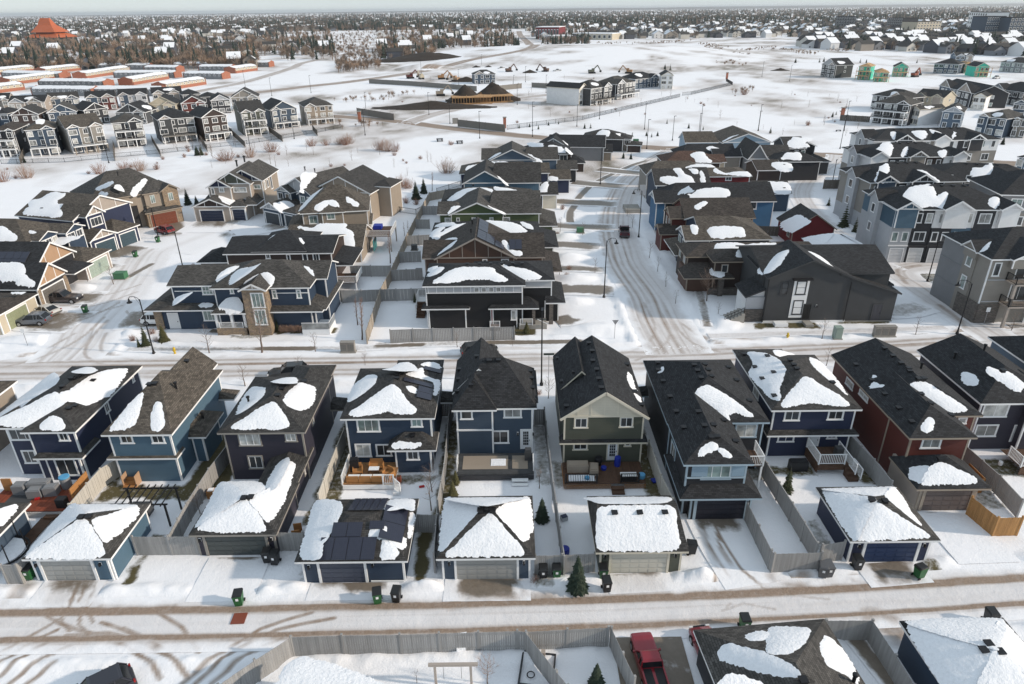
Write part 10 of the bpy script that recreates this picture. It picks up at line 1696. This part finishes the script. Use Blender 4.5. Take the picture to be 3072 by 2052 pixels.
def frust(x0,x1,y0,y1,z0,X0,X1,Y0,Y1,z1,nm):
 b=MB();a=[(x0,y0,z0),(x1,y0,z0),(x1,y1,z0),(x0,y1,z0)];c=[(X0,Y0,z1),(X1,Y0,z1),(X1,Y1,z1),(X0,Y1,z1)]
 for i in range(4):b.face([a[i],a[(i+1)%4],c[(i+1)%4],c[i]])
 b.face(c);b.build(nm,om,r)
block('wall',w*.1,w*.9,4,40,0,7,wallmat('char2'),r);frust(-w*.02,w*1.02,-2,46,5.5,w*.16,w*.84,8,36,11,'roof');block('wall',w*.2,w*.8,10,34,10,14,wallmat('rust'),r);frust(w*.12,w*.88,5,39,12.5,w*.24,w*.66,16,28,22,'roof');frust(w*.24,w*.66,16,28,22,w*.3,w*.58,21,23,31,'roof')
for k,nm,lab,dd,hh,col in(('school','school','flat red school building with one tall box',45,14,'barn'),('hall','school_wing','low white wing before the red school',25,6,'ltgrey'),('hall2','school_wing','long low white and red building right of the school',30,7,'buff')):mass(nm,lab,'building',*LD[k],dd,hh,col,(8,1),'snow')
A=LD['apt']
for i,(hh,col,lab)in enumerate(((23,'slate','dark apartment tower with white framed bays, left of the pair'),(22,'slate','dark apartment tower with white framed bays at the right edge'),(26,'white','white upper apartment tower under construction'),(17,'charcoal','dark mid-rise apartment block with white frames'),(16,'buff','cream mid-rise apartment block'),(20,'char2','grey mid-rise block behind the townhouses'))):mass('apartment_building',lab,'apartments',A[2*i],A[2*i+1],24,hh,col,(8,5),'char',group='apartment blocks on the right skyline')
soil=plain('dark_soil',(.035,.026,.02),.95,noise=.5,nscale=.6)
for i,(x,y,rx,ry,hh)in enumerate(LD['piles']):
 n=26;t=np.linspace(-1,1,n);X_,Y_=np.meshgrid(t,t);d=np.hypot(X_,Y_);nz=fbm(X_*5+i*9,Y_*5,70+i,4);Z_=hh*np.clip(1-d*(.7+.6*nz),0,1)*(.6+.8*nz)-.05
 b=MB();b.v=[(rx*a,ry*c,z)for a,c,z in zip(X_.ravel(),Y_.ravel(),Z_.ravel())];b.f=[(r_*n+c,r_*n+c+1,(r_+1)*n+c+1,(r_+1)*n+c)for r_ in range(n-1)for c in range(n-1)if max(Z_[r_,c],Z_[r_,c+1],Z_[r_+1,c],Z_[r_+1,c+1])>0];b.m=[0]*len(b.f);b.uv=[None]*len(b.f)
 tag(b.build('soil_heap',soil,None,(x,y,0),smooth=True),['broad dark soil stockpile beyond the arterial road','left black soil cone behind the lumber frames','right black soil cone behind the lumber frames','long dark spoil bank before the lumber frames','left small soil heap by the diggers','right small soil heap by the diggers','soil heap on the flat site','soil heap beside the lone navy house','small soil heap across the pond'][i],'soil heap','soil heaps')
wood=plain('lumber',(.42,.25,.12),.8,noise=.3,nscale=1)
for i,(x,y,w,d)in enumerate(LD['frame']):
 r=empty('lumber_framework','bare lumber house frame at the excavation, %s one'%('left','right')[i],'house frame',(x,y,0),.15)
 for z in(.1,2.6):block('floor',0,w,0,d,z,z+.3,wood,r)
 for k in range(int(w/1.2)):
  for yy in(0,d-.2):block('stud',k*1.2,k*1.2+.16,yy,yy+.16,.4,2.6+(k%3)*.6,wood,r)
for i,(x,y,col,a)in enumerate(LD['dig']):
 r=empty('excavator',['red','cream','yellow','orange','brown','second brown','olive','second yellow','rust red','tan'][i]+' digger working on the distant site','excavator',(x,y,0),a,'diggers on the building sites');m=plain('paint_dig_'+col,COLORS[col],.5)
 for s in(-1.2,.7):block('track',-2,2,s,s+.5,0,.9,metalblack(),r)
 block('cab',-.2,1.3,-1.1,.2,1.0,3,m,r);block('body',-2.2,.6,-1.2,1.2,1,2.2,m,r)
 for nm,p0,p1 in(('boom',(.6,.6,1.8),(3.6,.6,4.6)),('stick',(3.6,.6,4.6),(5.6,.6,1.6))):b=MB();b.bar(p0,p1,.5);b.build(nm,m,r)
 block('bucket',5.1,6.2,.1,1.1,.6,1.6,metalblack(),r)
 # ---- the town beyond: trees and houses
def tmpl(parts):
 v=[];f=[];m=[]
 for b,mi in parts:n=len(v);v+=b.v;f+=[tuple(i+n for i in q)for q in b.f];m+=[mi]*len(b.f)
 return v,f,m
def small_house(kind):
 w,d,h=[(9,11,5.5),(8,13,6),(11,9,4),(14,9,6)][kind%4];a,r,s,g=MB(),MB(),MB(),MB();pk=h+w*.3;q=w/2
 a.face([(-q,0,0),(q,0,0),(q,0,h),(0,0,pk),(-q,0,h)]);a.face([(q,d,0),(-q,d,0),(-q,d,h),(0,d,pk),(q,d,h)]);a.face([(q,0,0),(q,d,0),(q,d,h),(q,0,h)]);a.face([(-q,d,0),(-q,0,0),(-q,0,h),(-q,d,h)])
 o=.5;r.face([(q+o,-o,h-.2),(q+o,d+o,h-.2),(0,d+o,pk+.1),(0,-o,pk+.1)]);(s if kind>2 else r).face([(-q-o,d+o,h-.2),(-q-o,-o,h-.2),(0,-o,pk+.1),(0,d+o,pk+.1)])
 if kind in(0,3):s.face([(q*.9,d*.2,h+.35),(q*.8,d*.7,h+.75),(q*.2,d*.8,pk-.4),(q*.3,d*.3,pk-.75)])
 for x in(-q*.5,q*.5):
  for z in(1.4,4):
   if z<h:g.face([(x-.7,-.06,z-.6),(x+.7,-.06,z-.6),(x+.7,-.06,z+.6),(x-.7,-.06,z+.6)])
 return tmpl([(a,0),(r,1),(s,2),(g,3)])
def small_tree(kind,seed):
 rng=random.Random(seed);c=MB()
 if kind=='conifer':
  for k in range(4):
   z=1.0+k*2.3;R0=2.3*(1-k*.21);i=len(c.v);c.v+=[(R0*math.cos(j*1.047+k)*rng.uniform(.7,1.2),R0*math.sin(j*1.047+k)*rng.uniform(.7,1.2),z+rng.uniform(-.4,.2))for j in range(6)]+[(rng.uniform(-.1,.1),0,z+3.4)]
   c.f+=[(i+j,i+(j+1)%6,i+6)for j in range(6)]
 else:
  for k in range(44):
   a=rng.uniform(0,6.28);e=rng.uniform(.05,1);rr=4.2*math.sqrt(max(.05,1-(e-.4)**2*2.2))*rng.uniform(.6,1.1);t=(rr*math.cos(a),rr*math.sin(a),1.6+6.5*e);i=len(c.v);b=(t[0]*.25,t[1]*.25,1.2+t[2]*.45);wd=rng.uniform(.14,.3)
   c.v+=[(b[0]-wd,b[1],b[2]),(b[0]+wd,b[1],b[2]),(t[0]+wd*.6,t[1],t[2]),(t[0]-wd*.6,t[1],t[2])];c.f.append((i,i+1,i+2,i+3))
  c.bar((0,0,0),(0,0,6),.35)
 return tmpl([(c,0)])
def scatter(name,T,P_,mats,kind='stuff'):
 v,f,m=T;v=np.array(v);n=len(P_);c,s=np.cos(P_[:,2]),np.sin(P_[:,2]);k=P_[:,3]
 X_=(v[None,:,0]*c[:,None]-v[None,:,1]*s[:,None])*k[:,None]+P_[:,:1];Y_=(v[None,:,0]*s[:,None]+v[None,:,1]*c[:,None])*k[:,None]+P_[:,1:2];Z_=v[None,:,2]*k[:,None]+0*X_
 ln=np.array([len(q)for q in f]);fl=np.concatenate([np.array(q)for q in f]);L=(fl[None]+(np.arange(n)*len(v))[:,None]).ravel();me=bpy.data.meshes.new(name);me.vertices.add(n*len(v));me.vertices.foreach_set('co',np.stack([X_,Y_,Z_],-1).ravel().astype(np.float32))
 me.loops.add(len(L));me.loops.foreach_set('vertex_index',L.astype(np.int32));me.polygons.add(n*len(f));st=np.concatenate([[0],np.cumsum(ln)[:-1]]);me.polygons.foreach_set('loop_start',(st[None]+(np.arange(n)*ln.sum())[:,None]).ravel().astype(np.int32));me.polygons.foreach_set('material_index',np.tile(m,n).astype(np.int32))
 for q in mats:me.materials.append(q)
 me.update(calc_edges=True);return tag(place(name,me),kind=kind)
HW=[plain('far_wall_%d'%i,c,.7)for i,c in enumerate([(.5,.48,.44),(.06,.065,.08),(.25,.22,.19),(.62,.62,.62),(.16,.17,.19)])]
FRF=[plain('far_roof',(.05,.047,.045),.9),SNOW];FG_=plain('far_window',(.02,.022,.026),.3)
def hm(i):return[HW[i%5],FRF[0],FRF[1],FG_]
CON=[small_tree('conifer',5+i)for i in range(3)];BAR=[small_tree('bare',15+i)for i in range(4)];HOU=[small_house(i)for i in range(4)]
cm_=[plain('far_needles',(.022,.034,.026),.9,noise=.4,nscale=.3)];bm_=[plain('far_twigs_%d'%i,c,.95)for i,c in enumerate([(.20,.15,.115),(.25,.18,.135),(.16,.125,.1),(.23,.155,.105)])]
rs=np.random.RandomState(9)
def cloud(n,y0,y1,a0=-.78,a1=.78):
 s=rs.uniform(1/y1,1/y0,n);y=1/s;return rs.uniform(a0,a1,n)*y,y
def wooded(x,y):return fbm(x/90,y/130,81,3)
def zone(x,y):
 """0 open snow, 1 wood with few houses, 2 houses among trees"""
 a=x/y;z=np.zeros(len(x),int)
 z[(a<-.1)&(y>600)]=1;z[(a<-.34)&(y>520)]=1;z[(a>=-.1)&(a<.11)&(y>760)]=1;z[(a>-.235)&(a<-.175)&(y>470+700*(a+.235))]=3
 z[(a>=.11)&(y>950)]=2;z[(a>.4)&(y>560+500*(0.675-a))]=2;z[y>1650]=2;z[(a<-.3)&(y>1250)]=2
 z[(z==1)&(wooded(x,y)<.33)]=0;z[np.abs(x-np.interp(y,[440,620,706,858,1154,1350],[-75,17,26,23,18,19]))<14]=0
 return z
x,y=cloud(15000,450,1750);z=zone(x,y);keep=(z==1)|(z==3)|((z==2)&(rs.rand(len(x))<.35));x,y,z=x[keep],y[keep],z[keep]
isc=rs.rand(len(x))<np.where(z==3,0,np.where(z==2,.5,np.where(x/y>-.1,.32,.16)));o=np.argsort(y)
def tmesh(T,mats):
 me=bpy.data.meshes.new('crown');me.from_pydata(T[0],[],T[1]);me.polygons.foreach_set('material_index',T[2])
 for q in mats:me.materials.append(q)
 return me
CM=[tmesh(t,cm_)for t in CON];BM_=[tmesh(t,[bm_[i]])for i,t in enumerate(BAR)]
for k in o[:300]:
 c=isc[k];ob=place('spruce_tree' if c else 'bare_tree',CM[k%3]if c else BM_[k%4],None,(x[k],y[k],-.1),rs.uniform(0,6),(lambda s:(s*rs.uniform(.8,1.2),s,s*(1.2 if c else 1)))(rs.uniform(.7,1.2)*(.55 if z[k]==3 else 1)))
 tag(ob,'dark spruce standing in the distant wood' if c else 'brown bare tree in the distant wood','tree','spruces of the distant wood' if c else 'bare trees of the distant wood')
rest=o[300:]
def pk(i):return np.stack([x[i],y[i],rs.uniform(0,6.3,len(i)),rs.uniform(.6,1.15,len(i))*np.where(z[i]==3,.5,1)],1)
for j in range(3):scatter('conifer_wood',CON[j],pk(rest[isc[rest]&(rest%3==j)]),cm_)
for j in range(4):scatter('bare_wood',BAR[j],pk(rest[~isc[rest]&(rest%4==j)]),[bm_[j]])
x,y=cloud(9000,480,1900);z=zone(x,y);keep=((z==2)&(y>560))|((z==1)&(rs.rand(len(x))<.05));x,y=x[keep],y[keep];o=np.argsort(y);got=[];HM={}
for k in o:
 if all((x[k]-a)**2+(y[k]-b)**2>150 for a,b,_ in got[-400:]):got.append((x[k],y[k],k))
for n,(a,b,k)in enumerate(got):
 if n>=300:break
 t=(k%4,k%5)
 if t not in HM:HM[t]=tmesh(HOU[t[0]],hm(t[1]));HM[t].name='far_house'
 tag(place('house',HM[t],None,(a,b,-.05),.25+(math.pi/2)*(k%2)+rs.uniform(-.1,.1)),'small %s-walled house with snow on its roof in the distant town'%['cream','dark','tan','white','grey'][t[1]],'house','houses of the distant town')
G=np.array([(a,b)for a,b,k in got[300:]]or[(0,3000.)])
x,y=cloud(5200,1500,9000);x=np.concatenate([G[:,0],x]);y=np.concatenate([G[:,1],y]);a=.2+rs.randint(0,2,len(x))*1.57;s=np.where(y>2500,.95,.9)
for j in range(8):i=np.arange(len(x))%8==j;scatter('distant_houses',HOU[j%4],np.stack([x[i],y[i],a[i],s[i]],1),hm(j))
x,y=cloud(30000,1500,12000);dn=fbm(x/400,y/700,90,3);kp=(dn>.38+.1*(x/y<-.25))|(rs.rand(len(x))<.25);x,y=x[kp],y[kp];c=rs.rand(len(x))<np.where(x/y<-.25,.3,.5);s=rs.uniform(.7,1.5,len(x))*np.where(y>4000,1.3,1)
for j in range(3):i=c&(np.arange(len(x))%3==j);scatter('distant_conifers',CON[j],np.stack([x[i],y[i],y[i]*0,s[i]],1),cm_)
for j in range(2):i=~c&(np.arange(len(x))%2==j);scatter('distant_bare_trees',BAR[j],np.stack([x[i],y[i],y[i]*0,s[i]],1),[bm_[j]])
# low ridge across the horizon
n=160;X_=np.linspace(-9000,16000,n);b=MB()
for j,(yy,f)in enumerate(((12500,0),(13500,.75),(15000,1),(19000,.9))):
 for i in range(n):b.v.append((X_[i],yy,(24+26*fbm(X_[i:i+1]/1800,0*X_[i:i+1]+3,4,4)[0])*f*min(1,max(.15,(X_[i]+6000)/7000))-.5))
b.f=[(j*n+i,j*n+i+1,(j+1)*n+i+1,(j+1)*n+i)for j in range(3)for i in range(n-1)];b.m=[0]*len(b.f);b.uv=[None]*len(b.f)
tag(b.build('hills',plain('ridge',(.16,.15,.15),.9,noise=.9,nscale=.004),smooth=True),kind='structure')
# ---- thin saplings planted over the park and pond banks
for k in range(150):
 if k<60:q=(rs.uniform(-100,2),0);q=(q[0],158+rs.uniform(0,34)-q[0]*.22)
 elif k<110:q=(rs.uniform(55,150),rs.uniform(205,330))
 else:q=(rs.uniform(-60,60),rs.uniform(232,420))
 if-20<q[0]<30 and q[1]<215:continue
 plant('sapling' if k%3 else 'shrub',q[0],q[1],rs.uniform(1.6,3.6)if k%3 else rs.uniform(.6,1.3),'thin bare sapling in the open snow' if k%3 else 'low bare shrub in the open snow','saplings in the open snow' if k%3 else 'shrubs in the open snow')
 # ---- brush belts on the open ground
for bl,bw,nn in LD['brush']:
 L_=resample(bl,3);i=rs.randint(0,len(L_),nn);scatter('brush',BAR[0],np.stack([L_[i,0]+rs.normal(0,bw,nn),L_[i,1]+rs.normal(0,bw,nn),rs.uniform(0,6,nn),rs.uniform(.12,.34,nn)],1),[bm_[3]])
 # ---- the winter air itself
def haze(density):
 m=bpy.data.materials.new('haze');m.use_nodes=True;N=m.node_tree.nodes;L=m.node_tree.links;N.remove(N['Principled BSDF']);v=N.new('ShaderNodeVolumePrincipled')
 v.inputs['Color'].default_value=(.90,.95,1,1);v.inputs['Density'].default_value=density;v.inputs['Anisotropy'].default_value=.3;L.new(v.outputs[0],N['Material Output'].inputs['Volume'])
 b=MB();b.box(-26000,26000,-200,26000,-1.5,62);o=b.build('haze',m);o['kind']='stuff';return o
haze(6.0e-5)
